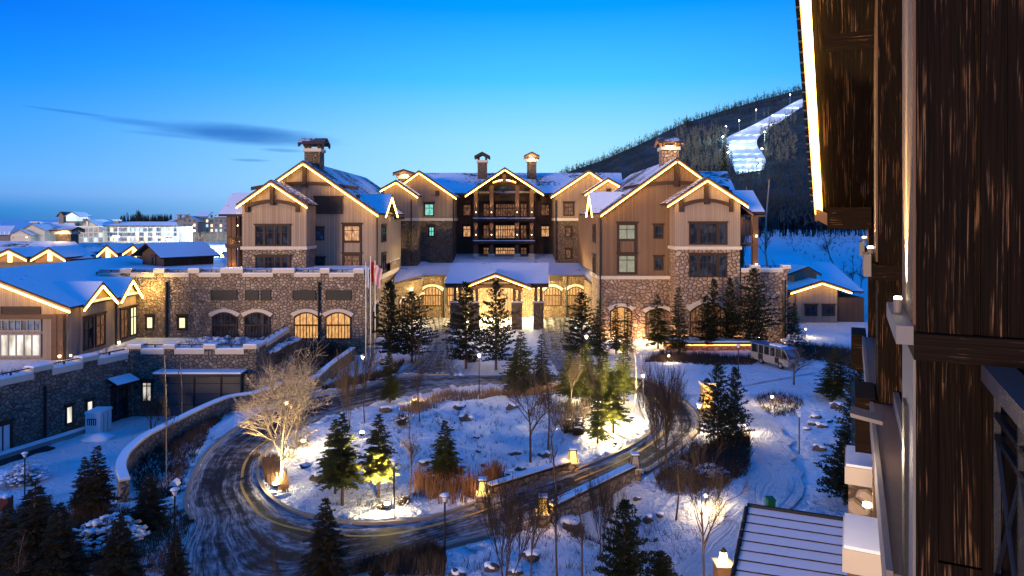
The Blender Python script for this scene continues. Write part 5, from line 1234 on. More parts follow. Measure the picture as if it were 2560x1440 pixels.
MB().box(X(-60, 380), X(24, 380), 380, 395, 0, Z(588, 380)).build('wall', 'far_brown', r3)
mb = MB(); mb.prism([(X(-60, 380), 378, Z(589, 378)), (X(28, 380), 378, Z(589, 378)), (X(40, 390), 390, Z(566, 390)), (X(-60, 390), 390, Z(566, 390))], (0, 0, .4)); mb.build('roof', 'roof_full', r3)
# ============================================================ TREES
def copytree(o, parent=None):
    c = o.copy(); C.objects.link(c)
    if parent is not None: c.parent = parent
    for ch in list(o.children): copytree(ch, c)
    return c
def make_conifer(seed, H=10.0, R=2.0, pine=False, dens=1.0, stem=.13):
    q = random.Random(seed); fo = MB(); tr = MB()
    lean = q.uniform(-.15, .15)
    tr.tube([(0, 0, -.4), (0, 0, H * .3), (lean * .5, 0, H * .7), (lean, 0, H)], [H * .015, H * .012, H * .007, .01], 6)
    lv = int(H * (2.9 if not pine else 2.8)); z0 = H * (stem if not pine else .12)
    def leaf(p, d, w):
        sd = Vector((-d.y, d.x, q.uniform(-.3, .3) * d.length)).normalized() * w
        fo.add([p - sd * .35, p + sd * .35, p + d * .6 + sd, p + d, p + d * .6 - sd], [(0, 1, 2, 3, 4)])
    for i in range(lv):
        t = i / (lv - 1); z = z0 + (H - z0) * t ** .95
        rad = R * ((1 - t) ** (.80 if not pine else .62)) * (.62 + .38 * min(1, t * 6 + .3)) + .12
        nb = max(5, int((10 if not pine else 8) * (1 - t * .45)))
        for j in range(nb):
            a = 2 * math.pi * (j + q.uniform(-.4, .4)) / nb + i * 1.9
            L = rad * q.uniform(.5, 1.12)
            if q.random() < .08: continue
            if q.random() < .06: L *= 1.2
            dz = (-.26 if not pine else .12) * L + .30 * L * t + q.uniform(-.08, .1)
            ca, sa = math.cos(a), math.sin(a); b0 = Vector((lean * t, 0, z + q.uniform(-.1, .1))); e = b0 + Vector((ca * L, sa * L, dz))
            tr.tube([b0, e], [.018, .006], 3, cap=False)
            n = max(3, int(L * 5.5 * dens))
            for m in range(n):
                f = .15 + .88 * (m + q.uniform(.2, .8)) / n
                p = b0.lerp(e, f) + Vector((q.uniform(-.05, .05), q.uniform(-.05, .05), q.uniform(-.06, .04)))
                if pine:
                    for s in range(5):
                        an = a + q.uniform(-2.2, 2.2); l = q.uniform(.20, .40)
                        leaf(p, Vector((math.cos(an) * l, math.sin(an) * l, q.uniform(-.05, .30))), q.uniform(.05, .10))
                else:
                    w = (.30 + .55 * (1 - f)) * min(1, .35 + .4 * L)
                    for s in (-1, 1):
                        an = a + s * q.uniform(.4, 1.15); l = w * q.uniform(.75, 1.3)
                        leaf(p, Vector((math.cos(an) * l, math.sin(an) * l, q.uniform(-.30, .02) * l)), .06 + .11 * l)
                    leaf(p, Vector((ca * .28, sa * .28, q.uniform(-.06, .10))), .07)
            
    for s in range(8):
        a = s * .8; fo.add([(lean - .04, 0, H - .45), (lean + .04, 0, H - .4), (lean + .05 * math.cos(a), .05 * math.sin(a), H + .18)], [(0, 1, 2)])
    return tr, fo, H
def make_bare(seed, H=8.0, kind='spread'):
    q = random.Random(seed); tr = MB(); br = MB()
    def grow(p, d, L, r, lev, maxlev, mb):
        steps = 3; pts = [p]; rs = [r]
        for i in range(steps):
            d = (d + Vector((q.uniform(-.16, .16), q.uniform(-.16, .16), q.uniform(-.02, .12)))).normalized()
            p = p + d * L / steps; pts.append(p); rs.append(r * (1 - .45 * (i + 1) / steps))
        mb.tube(pts, rs, 5 if lev == 0 else 3, cap=False)
        if lev >= maxlev: return
        nb = {0: 8, 1: 6, 2: 5, 3: 3}.get(lev, 3)
        if kind == 'willow': nb = {1: 8, 2: 6, 3: 6}.get(lev, 4)
        if kind == 'slim': nb = {0: 22, 1: 5, 2: 3}.get(lev, 2)
        for k_ in range(nb):
            f = q.uniform(.35 if lev else (.30 if kind == 'slim' else .45), 1.0); i = min(int(f * steps), steps - 1); b = pts[i].lerp(pts[i + 1], f * steps - i)
            a = q.uniform(0, 6.283); sp = q.uniform(.35, .8) if kind != 'vase' else q.uniform(.2, .5)
            if kind == 'willow': sp = q.uniform(.5, 1.1)
            ax = d.cross(Vector((math.cos(a), math.sin(a), .3))).normalized()
            nd = Matrix.Rotation(sp, 3, ax) @ d
            if kind == 'vase': nd = (nd + Vector((0, 0, .5))).normalized()
            if kind == 'willow' and lev >= 2: nd = (nd + Vector((0, 0, -.25))).normalized()
            ln = L * q.uniform(.45, .72) if not (kind == 'slim' and lev == 0) else L * q.uniform(.10, .22) * (1.3 - f)
            grow(b, nd, ln, max(rs[i] * (.55 if kind != 'slim' else .35), .011 if kind != 'willow' else .013), lev + 1, maxlev, br)
    if kind == 'vase':
        for k_ in range(5):
            a = k_ * 1.26; grow(Vector((math.cos(a) * .12, math.sin(a) * .12, -.2)), Vector((math.cos(a) * .22, math.sin(a) * .22, 1)).normalized(), H * .55, .055, 0, 3, tr)
    elif kind == 'slim': grow(Vector((0, 0, -.2)), Vector((0, 0, 1)), H, .075, 0, 3, tr)
    elif kind == 'willow': 
        tr.tube([(0, 0, -.3), (.05, 0, H * .22), (0, .05, H * .32)], [.16, .13, .11], 7)
        for k_ in range(10):
            a = k_ * .9 + q.uniform(-.2, .2); up = .45 + .09 * k_; grow(Vector((0, 0, H * (.12 + .02 * k_))), Vector((math.cos(a) * .75, math.sin(a) * .75, up)).normalized(), H * (.36 + .012 * k_), .07, 1, 4, br)
    else: grow(Vector((0, 0, -.2)), Vector((0, 0, 1)), H * .55, .12, 0, 4, tr)
    return tr, br, H
PROTO = {}
def proto(kind):
    if kind in PROTO: return PROTO[kind]
    t, b, s = {'spruce0': ('c', 1, dict(H=9, R=1.9)), 'spruce1': ('c', 2, dict(H=9, R=2.2, dens=1.1)), 'spruce2': ('c', 3, dict(H=8, R=1.55)), 'spruce3': ('c', 8, dict(H=8, R=1.8)),
               'sbare0': ('c', 21, dict(H=9, R=2.0, stem=.27, dens=.85)), 'sbare1': ('c', 22, dict(H=9, R=1.9, stem=.24, dens=.8)), 'dark0': ('d', 4, dict(H=9, R=2.3)), 'dark1': ('d', 5, dict(H=9, R=1.9)), 'pine0': ('p', 6, dict(H=9, R=2.0, pine=True)), 'pine1': ('p', 7, dict(H=9, R=2.5, pine=True)),
               'bspread': ('b', 11, 'spread'), 'bspread2': ('b', 15, 'spread'), 'bvase': ('b', 12, 'vase'), 'bslim': ('b', 13, 'slim'), 'bbirch': ('w', 14, 'slim'), 'bwillow': ('y', 16, 'willow')}[kind]
    if t in 'cdp':
        tr, fo, H = make_conifer(b, **s); mt, mf = 'bark', {'c': 'needle', 'd': 'needle_brown', 'p': 'needle_dark'}[t]; nm, cn = 'conifer', 'crown'
    else:
        tr, fo, H = make_bare(b, 8.0, s); nm, cn = 'bare_tree', 'branches'
        mt, mf = {'b': ('bark', 'twig'), 'w': ('bark_pale', 'twig'), 'y': ('bark_pale', 'twig_pale')}[t]
    e = bpy.data.objects.new(nm, None); e.empty_display_size = .3; C.objects.link(e)
    a = tr.build('trunk', mt, e, recalc=False); c = fo.build(cn, mf, e, recalc=False)
    PROTO[kind] = [e, H, False, float(np.percentile(np.hypot([v[0] for v in fo.v], [v[1] for v in fo.v]), 93))]
    return PROTO[kind]
def tree(kind, px, pyb, pyt, label, wpx=None, group=None, base=None):
    pr = proto(kind); g = base if base is not None else at(px, pyb)
    if base is not None: pyb = HY + (CZ - g.z) * F / g.y
    hh = (pyb - pyt) * g.y / F
    if pr[2]: o = copytree(pr[0])
    else: o = pr[0]; pr[2] = True
    s = hh / pr[1]; sxy = s
    if wpx: sxy = (wpx / 2) * g.y / F / pr[3]
    o.location = g; o.scale = (sxy, sxy, s); o.rotation_euler = (0, 0, rnd.uniform(0, 6.28))
    prop(o, label, 'tree', group or ('conifers' if kind[0] in 'sdp' else 'leafless trees'))
    return o
T = tree
# conifers: kind, base px, base py, top py, label, width
for a in [
 ('pine0',1165,922,712,'tall dark pine left of the pair standing before the entrance porch',100),
 ('pine1',1240,925,708,'tall dark pine right of the pair standing before the entrance porch',92),
 ('pine0',972,905,708,'dark pine beside the flagpoles, close to the left lodge corner',80),
 ('pine1',1030,905,733,'broad dark pine between the flagpoles and the left entrance drive',104),
 ('pine1',1455,905,735,'broad dark pine right of the entrance drive behind a bright lamp',90),
 ('spruce2',1500,905,752,'slim dark spruce beside the arched window right of the entrance',52),
 ('spruce0',1300,985,832,'spruce on the near side of the entrance drives, left of its slimmer neighbour',84),
 ('spruce2',1354,975,838,'slim spruce near the right entrance drive, left of the right drive mouth',56),
 ('sbare1',1425,1018,868,'spruce behind the bright starburst spotlight, pale trunked',72),
 ('spruce2',1540,885,765,'slim spruce in front of the lit arched doorway of the brown chalet',46),
 ('spruce2',1568,890,760,'second slim spruce by the lit arched doorway of the brown chalet',40),
 ('spruce0',1645,872,738,'spruce standing before the second arch of the pink stone base',62),
 ('spruce2',1697,888,722,'spruce at the corner pipe of the pink stone base',58),
 ('pine0',1765,876,742,'short pine left before the big stone arch',56),
 ('pine0',1785,872,702,'tall pine before the left half of the big stone arch',50),
 ('pine0',1826,868,700,'tall slim pine right of the big stone arch',50),
 ('pine1',1884,872,676,'tallest pine against the pink stone side podium',92),
 ('pine0',1958,858,718,'dark pine at the outer corner of the pink stone podium',56),
 ('spruce2',1985,850,760,'small dark spruce in front of the plank annex',44),
 ('spruce1',2086,998,872,'open spruce alone on the snow beside the timber wall, right of the bus',82),
 ('pine1',2145,1010,858,'dark pine hugging the timber wall behind the open spruce',66),
 ('pine1',2132,1130,955,'dark ragged pine halfway down the timber wall, next to the snowy rocks',80),
 ('pine1',2112,1262,1085,'big ragged pine beside the white capped stone pier',120),
 ('spruce0',975,1006,882,'dark spruce on the island edge in front of the flagpoles',56),
 ('sbare0',838,1234,1052,'spruce with bare stem, back left of the pair on the snowy island',80),
 ('sbare0',856,1262,1038,'spruce with bare stem, front of the pair on the snowy island',100),
 ('sbare0',947,1242,1040,'yellow floodlit spruce in the middle of the snowy island front',92),
 ('spruce3',1112,1208,1056,'bushy spruce on the right of the island front, above the reeds',84),
 ('sbare1',1533,1082,928,'floodlit green spruce with dark top on the right of the island',78),
 ('spruce2',1494,1108,955,'thin dark leaning spruce left of the floodlit island spruce',58),
 ('sbare1',1560,1010,862,'loose green lit spruce behind the pale birch stem',70),
 ('sbare1',1505,1020,880,'yellow green lit spruce straight behind the starburst spotlight',80),
 ('sbare1',1462,1018,850,'tall lit spruce behind the tall street lamp right of the drive',76),
 ('pine1',1795,1125,915,'dense dark spruce by the yellow stone column',96),
 ('pine0',1838,1120,925,'dark spruce right of its denser twin by the yellow column',72),
 ('dark0',85,1450,1208,'large shadowy spruce at the bottom left corner',150),
 ('dark1',243,1295,1118,'taller of the two spruces in front of the curved wall end',82),
 ('dark1',212,1292,1145,'shorter of the two spruces in front of the curved wall end',66),
 ('dark0',372,1330,1185,'brown shadowed spruce below the curved wall end',90),
 ('dark0',300,1470,1290,'shadowed spruce behind the snow laden shrub',110),
 ('dark0',815,1480,1250,'dark spruce on the junction edge at the bottom',112),
 ('dark1',150,1470,1262,'shadowed spruce between the corner spruce and the snow laden shrub',110),
 ('dark0',20,1420,1262,'half hidden shadowed spruce at the very left edge',90),
 ('dark1',440,1470,1330,'small shadowed spruce on the verge below the left street lamp',60),
 ('dark1',942,1475,1405,'tip of a small spruce at the bottom edge among reeds',50),
 ('pine1',1562,1500,1258,'big dark pine at the bottom, below the stone bridge',124),
 ('pine0',1655,1500,1382,'young pine at the bottom right of the big dark pine',84),
 ('spruce2',385,965,935,'tiny spruce by the garage door',18),
]: T(*a[:5], wpx=a[5])
for a in [
 ('bwillow',705,1215,872,'glowing pale bare willow lit from below at the left tip of the island',200),
 ('bspread',742,1112,880,'bare tree right behind the glowing willow on the island',110),
 ('bvase',872,1075,880,'slender bare stems between the road and the island spruces',66),
 ('bspread2',912,1056,850,'bare tree with textured stem beside the left street lamp',80),
 ('bslim',1050,1055,850,'thin dark bare stem on the far side of the island',46),
 ('bslim',1022,1255,1005,'thin pale sapling with one side branch, right of the yellow lit spruce',60),
 ('bspread',1326,1156,905,'largest bare tree on the snowy island with forked dark trunk',150),
 ('bslim',1370,1125,900,'slim bare tree right of the largest bare island tree',70),
 ('bspread2',1430,1035,880,'pale stemmed bare tree before the starburst spotlight',64),
 ('bbirch',1584,1028,838,'pale yellow lit birch stem on the right rim of the island',50),
 ('bspread2',1490,1068,900,'dark bare trunk beside the starburst spotlight',60),
 ('bvase',1660,1195,905,'wide vase shaped bare tree over the right bend of the road',120),
 ('bspread2',1705,1150,935,'faint bare tree between the road bend and the footpath',90),
 ('bspread',1985,962,860,'bare spreading tree beside the electric shuttle bus',110),
 ('bslim',272,1025,872,'dark bare sapling in front of the corner porch',34),
 ('bbirch',416,1232,880,'tall pale birch stem behind the curved wall',44),
 ('bbirch',455,1080,905,'pale birch in front of the garage door',44),
 ('bspread2',600,1010,850,'bare tree at the right end of the garage wall',70),
 ('bspread',648,1000,860,'bare shrubby tree where the podium meets the curved wall',110),
 ('bspread2',760,985,850,'bare tree standing over the curved wall by the podium windows',110),
 ('bvase',380,1072,985,'low bare shrub tree in the service yard',90),
 ('bvase',1262,1478,1185,'forked bare tree at the bottom in front of the road',150),
 ('bslim',1393,1470,1075,'tall bare stem at the bottom crossing the bridge lantern',84),
 ('bspread2',1330,1480,1215,'crooked bare sapling at the bottom between the two taller stems',110),
 ('bvase',1505,1400,1185,'bare sapling thicket in front of the bridge arch',90),
 ('bslim',1455,1460,1230,'thin bare sapling at the bottom before the stream',80),
 ('bspread',1760,1490,1070,'large bare tree at the bottom right with a few dead leaves',150),
 ('bslim',1690,1300,1090,'bare sapling next to the unlit bridge pillar',70),
 ('bslim',50,1490,1330,'thin bare sapling in the bottom left corner',60),
 ('bslim',683,1500,1350,'bare twiggy sapling at the bottom on the junction',40),
 ('bspread2',1036,905,835,'small bare tree beside the left entrance drive',70),
]: T(*a[:5], wpx=a[5])
b = at(1927, 655); T('bbirch', 1927, 655, 438, 'tall birch standing alone behind the brown chalet before the hillside', 86, base=Vector((X(1927, 150), 150, 0)))
T('bbirch', 1870, 640, 455, 'pale birch crown peeking over the right roof of the brown chalet', 60, base=Vector((X(1868, 140), 140, 0)))
t = T('bslim', 2087, 640, 548, 'leaning bare trunk on the snowfield by the roof eave', 40, base=Vector((X(2092, 180), 180, 1.0))); t.rotation_euler = (0, -.32, 0)
for i, (px, pb, ptp, lb) in enumerate([(2108, 730, 655, 'thin sapling on the snow behind the annex, leftmost of the three'), (2135, 735, 640, 'thin sapling on the snow behind the annex, middle of the three'), (2150, 735, 650, 'thin sapling on the snow behind the annex, nearest the timber wall')]):
    T('bslim', px, pb, ptp, lb, 30, base=Vector((X(px, 135), 135, 0)))
# trees seen far away on the left
mbf = MB(); q = random.Random(5)
for i in range(130):
    px = q.uniform(300, 430); Y = 520 + q.uniform(-20, 40); hh = q.uniform(2.5, 5.5) * (1.6 if abs(px - 345) < 7 or abs(px - 318) < 5 else 1)
    far_fir(mbf, Vector((X(px, Y), Y, 0)), hh + 6 - HY * 0 + (CZ - (551 - HY) * Y / F) - 6, q, .14)
prop(mbf.build('distant_wood', 'needle_dark', recalc=False), 'dark distant treeline beyond the floodlit resort roofs', 'wood', kind='stuff')
mbf = MB()
for i in range(170):
    px = q.uniform(452, 600); Y = q.uniform(395, 430); far_tree(mbf, Vector((X(px, Y), Y, 0)), q.uniform(4, 8), q)
for i in range(70):
    px = q.uniform(285, 440); Y = q.uniform(300, 312); far_tree(mbf, Vector((X(px, Y), Y, 0)), q.uniform(2.5, 6.5), q); 
prop(mbf.build('slope_saplings', M['twig_pale'], recalc=False), 'pale saplings at the edge of the floodlit snow slope and before the resort', 'wood', kind='stuff')
for i, (px, pyt, pyb_, lb) in enumerate([(480, 578, 619, 'tall white floodlight pole at the top of the lit snow slope'), (392, 594, 632, 'bright floodlight pole before the resort facade, left of its right corner'), (424, 600, 628, 'short floodlight pole by the right corner of the resort'), (290, 593, 612, 'floodlight pole before the left part of the resort facade'), (597, 565, 612, 'floodlight pole seen between the porch posts')]):
    Y = 15 * F / (pyb_ - HY) if pyb_ > 600 else 300; Y = min(Y, 315)
    t = thing('floodlight_pole', lb, 'floodlight', (X(px, Y), Y, 0), 'floodlight poles on the snow slope')
    zt = Z(pyt, Y); MB().tube([(X(px, Y), Y, 0), (X(px, Y), Y, zt)], [.35, .25], 6).build('pole', 'metal_pole', t)
    MB().box(X(px, Y) - 1.3, X(px, Y) + 1.3, Y - .3, Y + .3, zt, zt + .5).build('lamp', 'spot_glow', t)
    point_light(t, (X(px, Y), Y - 3, zt + .5), 2500, (.72, .92, 1.0), .5)
point_light(None, (X(560, 300), 290, 12), 90000, (.70, .92, 1.0), 1.0, 'slope_light'); point_light(None, (X(530, 360), 350, 12), 60000, (.70, .92, 1.0), 1.0, 'slope_light'); point_light(None, (X(600, 250), 240, 10), 70000, (.75, .92, 1.0), 1.0, 'slope_light')
# skiers, tiny on the slope
for px, pyb_, lb, lean in ((513, 624, 'tiny skier in dark clothes gliding on the upper snow slope', .25), (531, 637, 'tiny skier in dark clothes standing lower on the snow slope', .05)):
    g = at(px, pyb_); t = thing('person', lb, 'person', g, 'skiers')
    bm_ = bpy.data.meshes.new('body')
    vs = [(0, 0, .95), (lean * .5, 0, 1.45), (lean * .7, 0, 1.58), (lean * .8, 0, 1.74), (.12, 0, .92), (.16, .03, .5), (.14, -.02, .05), (-.12, 0, .92), (-.16, .03, .5), (-.14, -.02, .05), (.2 + lean * .5, 0, 1.42), (.32 + lean * .5, .1, 1.15), (.34 + lean, .3, 1.0), (-.2 + lean * .5, 0, 1.42), (-.32 + lean * .5, .1, 1.15), (-.34 + lean, .3, 1.0)]
    es = [(0, 1), (1, 2), (2, 3), (0, 4), (4, 5), (5, 6), (0, 7), (7, 8), (8, 9), (1, 10), (10, 11), (11, 12), (1, 13), (13, 14), (14, 15)]
    bm_.from_pydata(vs, es, []); ob = bpy.data.objects.new('body', bm_); C.objects.link(ob); ob.parent = t; bm_.materials.append(M['skin_suit'])
    md = ob.modifiers.new('skin', 'SKIN'); rads = [.17, .19, .07, .12, .12, .09, .07, .12, .09, .07, .09, .06, .05, .09, .06, .05]
    for i, v in enumerate(bm_.skin_vertices[0].data): v.radius = (rads[i], rads[i]); v.use_root = (i == 0)
    ob.modifiers.new('sub', 'SUBSURF').levels = 1
    mb = MB(); 
    for s in (-.14, .14): mb.box(g.x + s - .05, g.x + s + .05, g.y - .8, g.y + .8, g.z + .0, g.z + .04)
    mb.build('skis', 'rubber', t)

# ============================================================ LAMPS
def lamp_proto(lit):
    e = bpy.data.objects.new('street_lamp', None); e.empty_display_size = .3; C.objects.link(e)
    MB().tube([(0, 0, -.3), (0, 0, .1), (0, 0, 1)], [.06, .06, .06], 8).build('pole', 'metal_dark', e)
    hd = MB().lathe((0, 0, 1), [(.07, -.02), (.10, .04), (.20, .26), (.21, .3)], 12).build('lamp_shade', 'lamp_glow' if lit else 'white_paint', e)
    MB().lathe((0, 0, 1), [(.16, .303), (.30, .33), (.30, .36), (.12, .44)], 12).build('lamp_cap', 'metal_dark', hd)
    MB().lathe((0, 0, 1), [(.29, .363), (.27, .42), (.10, .50)], 12).build('cap_snow', 'snow', hd)
    return e
LP = {True: lamp_proto(True), False: lamp_proto(False)}; used = {True: False, False: False}
def lamp(px, pyb, pyt, lit, label, power=150, base=None, sc_=1.0):
    g = base if base is not None else at(px, pyb)
    hh = (pyb - pyt) * g.y / F if base is None else (CZ - (pyt - HY) * g.y / F) - g.z
    if used[lit]: o = copytree(LP[lit])
    else: o = LP[lit]; used[lit] = True
    o.location = g; prop(o, label, 'street lamp', 'street lamps')
    hp = hh - .42 * sc_
    for ch in o.children:
        if ch.name.startswith('pole'): ch.scale = (sc_, sc_, hp)
        else: ch.scale = (sc_, sc_, sc_); ch.location = (0, 0, hp - sc_)
    if lit: point_light(o, Vector(g) + Vector((0, -.25, hp + .05)), power, (1, .66, .26), .12)
    return o
for a in [(1112, 1392, 1236, False, 'unlit street lamp with snowy cap standing by the lower road bend'), (437, 1362, 1222, False, 'unlit street lamp with snowy cap on the left verge of the road'), (62, 1245, 1132, False, 'unlit street lamp in the service yard at the left edge'),
          (985, 1290, 1148, False, 'unlit street lamp at the front rim of the island beside the yellow lit spruce'), (1998, 1134, 1030, False, 'unlit street lamp with white cap by the snowy rocks right of the footpath'), (1846, 940, 862, False, 'slim unlit street lamp in front of the shuttle bus')]: lamp(*a, sc_=.72)
for a in [(907, 985, 888, True, 'lit street lamp left of the flagpoles beside bare trees', 160), (1198, 985, 884, True, 'lit street lamp at the fork below the entrance pines', 150), (1466, 960, 838, True, 'tall lit street lamp glowing in front of the dark pine right of the drive', 260),
          (1608, 1020, 934, True, 'lit street lamp on the right rim of the island by the bend', 130), (1748, 1085, 1008, True, 'lit street lamp beside the yellow stone column', 160), (716, 1120, 1000, True, 'lit street lamp tangled in the branches of the glowing willow', 160)]: lamp(*a[:5], power=a[5], sc_=.72)
def path_light(px, pyb, pyt, label, power=110, r=.10):
    g = at(px, pyb); hh = max(.35, (pyb - pyt) * g.y / F); t = thing('path_light', label, 'path light', g, 'low garden lights')
    MB().tube([g - Vector((0, 0, .2)), g + Vector((0, 0, hh - .15))], .035, 6).build('pole', 'metal_dark', t)
    MB().lathe(g + Vector((0, 0, hh - .15)), [(r * .6, 0), (r, .1), (r * .8, .2)], 8).build('lamp', 'lamp_glow', t)
    MB().lathe(g + Vector((0, 0, hh + .055)), [(r * 1.5, 0), (r * .4, .08)], 8).build('cap', 'metal_dark', t)
    point_light(t, g + Vector((0, -.2, hh + .02)), power, (1, .68, .30), .08)
for a in [(1672, 906, 888, 'low garden light before the orange lit planter'), (1930, 1013, 990, 'low garden light glowing in the shrub bed right of the footpath', 260), (1765, 1268, 1236, 'low garden light on the left verge of the footpath', 240), (1551, 876, 866, 'low garden light in the shrubs before the arched doorway'),
          (1899, 866, 843, 'garden light among shrubs behind the shuttle bus', 220), (2014, 842, 822, 'garden light in front of the plank annex', 240), (1616, 868, 850, 'garden light before the second stone arch', 220), (1861, 1080, 1062, 'garden light glowing inside the round red shrub', 200), (1040, 1008, 998, 'garden light inside the yellow shrub on the far rim of the island', 200)]: path_light(*a)
def floodspot(px, py, label, aim, power, deg=75, glow=True, lift=.25, r=.16):
    g = at(px, py); t = thing('ground_spotlight', label, 'spotlight', g, 'ground spotlights')
    c = g + Vector((0, 0, lift)); MB().lathe(c, [(r * .5, -.1), (r, 0), (r, .12)], 10).build('housing', 'metal_dark', t)
    MB().lathe(c + Vector((0, 0, .125)), [(r * .95, 0), (r * .8, .06)], 10).build('lens', 'spot_glow', t)
    spot_light(t, c + Vector((0, 0, .2)), aim, power, deg, (1, .76, .36), .1); point_light(t, c + Vector((0, -.2, .35)), power * (.20 if 'starburst' in label else .03), (1, .76, .36), .1)
def toward(px, py, tpx, tpy, hz):
    a_, b_ = at(px, py), at(tpx, tpy); return tuple(b_ + Vector((0, 0, hz)) - a_)
floodspot(690, 1226, 'blazing ground spotlight in the dry grass at the left tip of the island', toward(690, 1226, 706, 1214, 2.6), 5500, 120, r=.2)
floodspot(757, 1118, 'blazing ground spotlight on the snow behind the willow', (-.3, -.15, 1), 14000, 120, r=.2)
floodspot(905, 1095, 'small starry ground spotlight between the island spruces', (.05, .2, 1), 700, 100)
floodspot(968, 1278, 'ground spotlight at the foot of the yellow lit island spruce', toward(968, 1278, 947, 1242, 2.4), 9000, 80)
floodspot(1472, 1003, 'bright starburst spotlight among the green lit spruces', toward(1472, 1003, 1500, 1020, 3), 7000, 150, lift=.9, r=.24)
floodspot(1540, 1118, 'ground spotlight under the dark topped spruce on the right rim', toward(1540, 1118, 1533, 1082, 2.6), 6000, 80)
floodspot(1500, 1062, 'ground spotlight before the tall lit spruces behind the starburst', toward(1500, 1062, 1486, 1018, 3.4), 9000, 90)
floodspot(1580, 1052, 'ground spotlight at the foot of the pale lit birch', toward(1580, 1052, 1560, 1010, 3.2), 8000, 90)
# light strings in the tree behind the tall lamp
# ============================================================ BRIDGE
br = thing('stone_bridge', 'low rubble stone bridge parapets with snowy tops crossing the small stream', 'bridge', (bridge_a[0], bridge_a[1], 0))
def wall2(a, b, z0, z1, wd, name, mat, par):
    a = Vector((a[0], a[1], 0)); b = Vector((b[0], b[1], 0)); d = (b - a).normalized(); n = Vector((-d.y, d.x, 0)) * wd / 2
    mb = MB(); mb.prism([a + n + Vector((0, 0, z0)), b + n + Vector((0, 0, z0)), b - n + Vector((0, 0, z0)), a - n + Vector((0, 0, z0))], (0, 0, z1 - z0)); return mb.build(name, mat, par)
pa, pb = bridge_a + bn * .25, bridge_b + bn * .25
L_ = np.linalg.norm(pb - pa); n = 14
pts = []
def P2(t, z, o=0): p = pa + (pb - pa) * t + bn * o; return Vector((p[0], p[1], z))
lo = [(0, -.9), (.12, -.9)] + [(.12 + .76 * i / n, -.9 + 0 - .0 + (-.75 + .75 * 0) * 0 + .0 + ( -1.2 + 1.2 * 1) * 0 + ( -1.1 * (abs(2 * i / n - 1) ** 2.2)) + .45) for i in range(n + 1)] + [(.88, -.9), (1, -.9)]
lo = [(0, -2.6), (.1, -2.6)] + [(.1 + .8 * i / n, -1.9 + 1.25 * (1 - abs(2 * i / n - 1) ** 2.4)) for i in range(n + 1)] + [(.9, -2.6), (1, -2.6)]
mb = MB()
for (t0, z0), (t1, z1) in zip(lo[:-1], lo[1:]):
    if t1 - t0 < 1e-6: continue
    mb.prism([P2(t0, z0), P2(t1, z1), P2(t1, .62), P2(t0, .62)], tuple(bn[0:1] * -.45) + tuple(bn[1:2] * -.45) + (0,))
mb.build('outer_parapet', 'stone_tan', br)
wall2(pa - bn * .22, pb - bn * .22, .623, .75, .62, 'parapet_cap', 'timber', br); wall2(pa - bn * .22, pb - bn * .22, .753, .82, .5, 'cap_snow', 'snow', br)
ua = pa - bn * .45; ub = pb - bn * .45
ia, ib = np.array(G0(1222, 1243)), np.array(G0(1420, 1180)); iv = (ib - ia) / np.linalg.norm(ib - ia); inn = np.array([-iv[1], iv[0]])
wall2(ia, ib, -.3, .55, .4, 'inner_parapet', 'stone_tan', br); wall2(ia, ib, .553, .66, .55, 'parapet_cap', 'timber', br); wall2(ia, ib, .663, .73, .45, 'cap_snow', 'snow', br)
mb = MB(); mb.prism([P2(0, -.12, -.45), P2(1, -.12, -.45), P2(1, -.12, -3.6), P2(0, -.12, -3.6)], (0, 0, -.25)); mb.build('deck', 'concrete', br)
def lantern(x, y, label, lit=True):
    K = .74
    t = thing('lantern_pillar', label, 'lantern', (x, y, 0), 'bridge lanterns')
    MB().box(x - .42 * K, x + .42 * K, y - .42 * K, y + .42 * K, -.4, .72 * K).build('stone_base', 'stone_tan', t)
    MB().box(x - .48 * K, x + .48 * K, y - .48 * K, y + .48 * K, .723 * K, .82 * K).build('base_cap', 'band', t)
    def fr(z0, z1, r0, r1, nm, mt, par):
        vs = [(x + a * r0, y + b * r0, z0) for a, b in ((-1, -1), (1, -1), (1, 1), (-1, 1))] + [(x + a * r1, y + b * r1, z1) for a, b in ((-1, -1), (1, -1), (1, 1), (-1, 1))]
        m_ = MB(); m_.add(vs, [(0, 3, 2, 1), (4, 5, 6, 7), (0, 1, 5, 4), (1, 2, 6, 5), (2, 3, 7, 6), (3, 0, 4, 7)]); return m_.build(nm, mt, par)
    g = fr(.824 * K, 1.72 * K, .34 * K, .24 * K, 'lantern_glass', 'lantern' if lit else 'concrete', t)
    m_ = MB()
    for a, b in ((-1, -1), (1, -1), (1, 1), (-1, 1)): m_.tube([(x + a * .345 * K, y + b * .345 * K, .824 * K), (x + a * .245 * K, y + b * .245 * K, 1.73 * K)], .03, 4)
    m_.build('lantern_frame', 'metal_dark', g)
    MB().box(x - .33 * K, x + .33 * K, y - .33 * K, y + .33 * K, 1.733 * K, 1.8 * K).build('lantern_cap', 'metal_dark', t); MB().box(x - .3 * K, x + .3 * K, y - .3 * K, y + .3 * K, 1.805 * K, 1.9 * K).build('cap_snow', 'snow', t)
    if lit:
        for a, b in ((0, -.45), (-.42, .2), (.42, .2)): point_light(t, (x + a, y + b, .9), 26, (1, .55, .14), .12)
for (p, lb, lit) in ((G0(1207, 1262), 'lit lantern pillar at the near left end of the inner parapet by the reeds', True), (G0(1432, 1178), 'lit lantern pillar at the far end of the inner bridge parapet', True), (tuple(pa - bn * .2 - bd * .5), 'lit lantern pillar at the near end of the outer bridge parapet', True), (tuple(pb - bn * .2 + bd * .3), 'unlit snow capped pillar at the far end of the outer bridge parapet', False)): lantern(p[0], p[1], lb, lit)
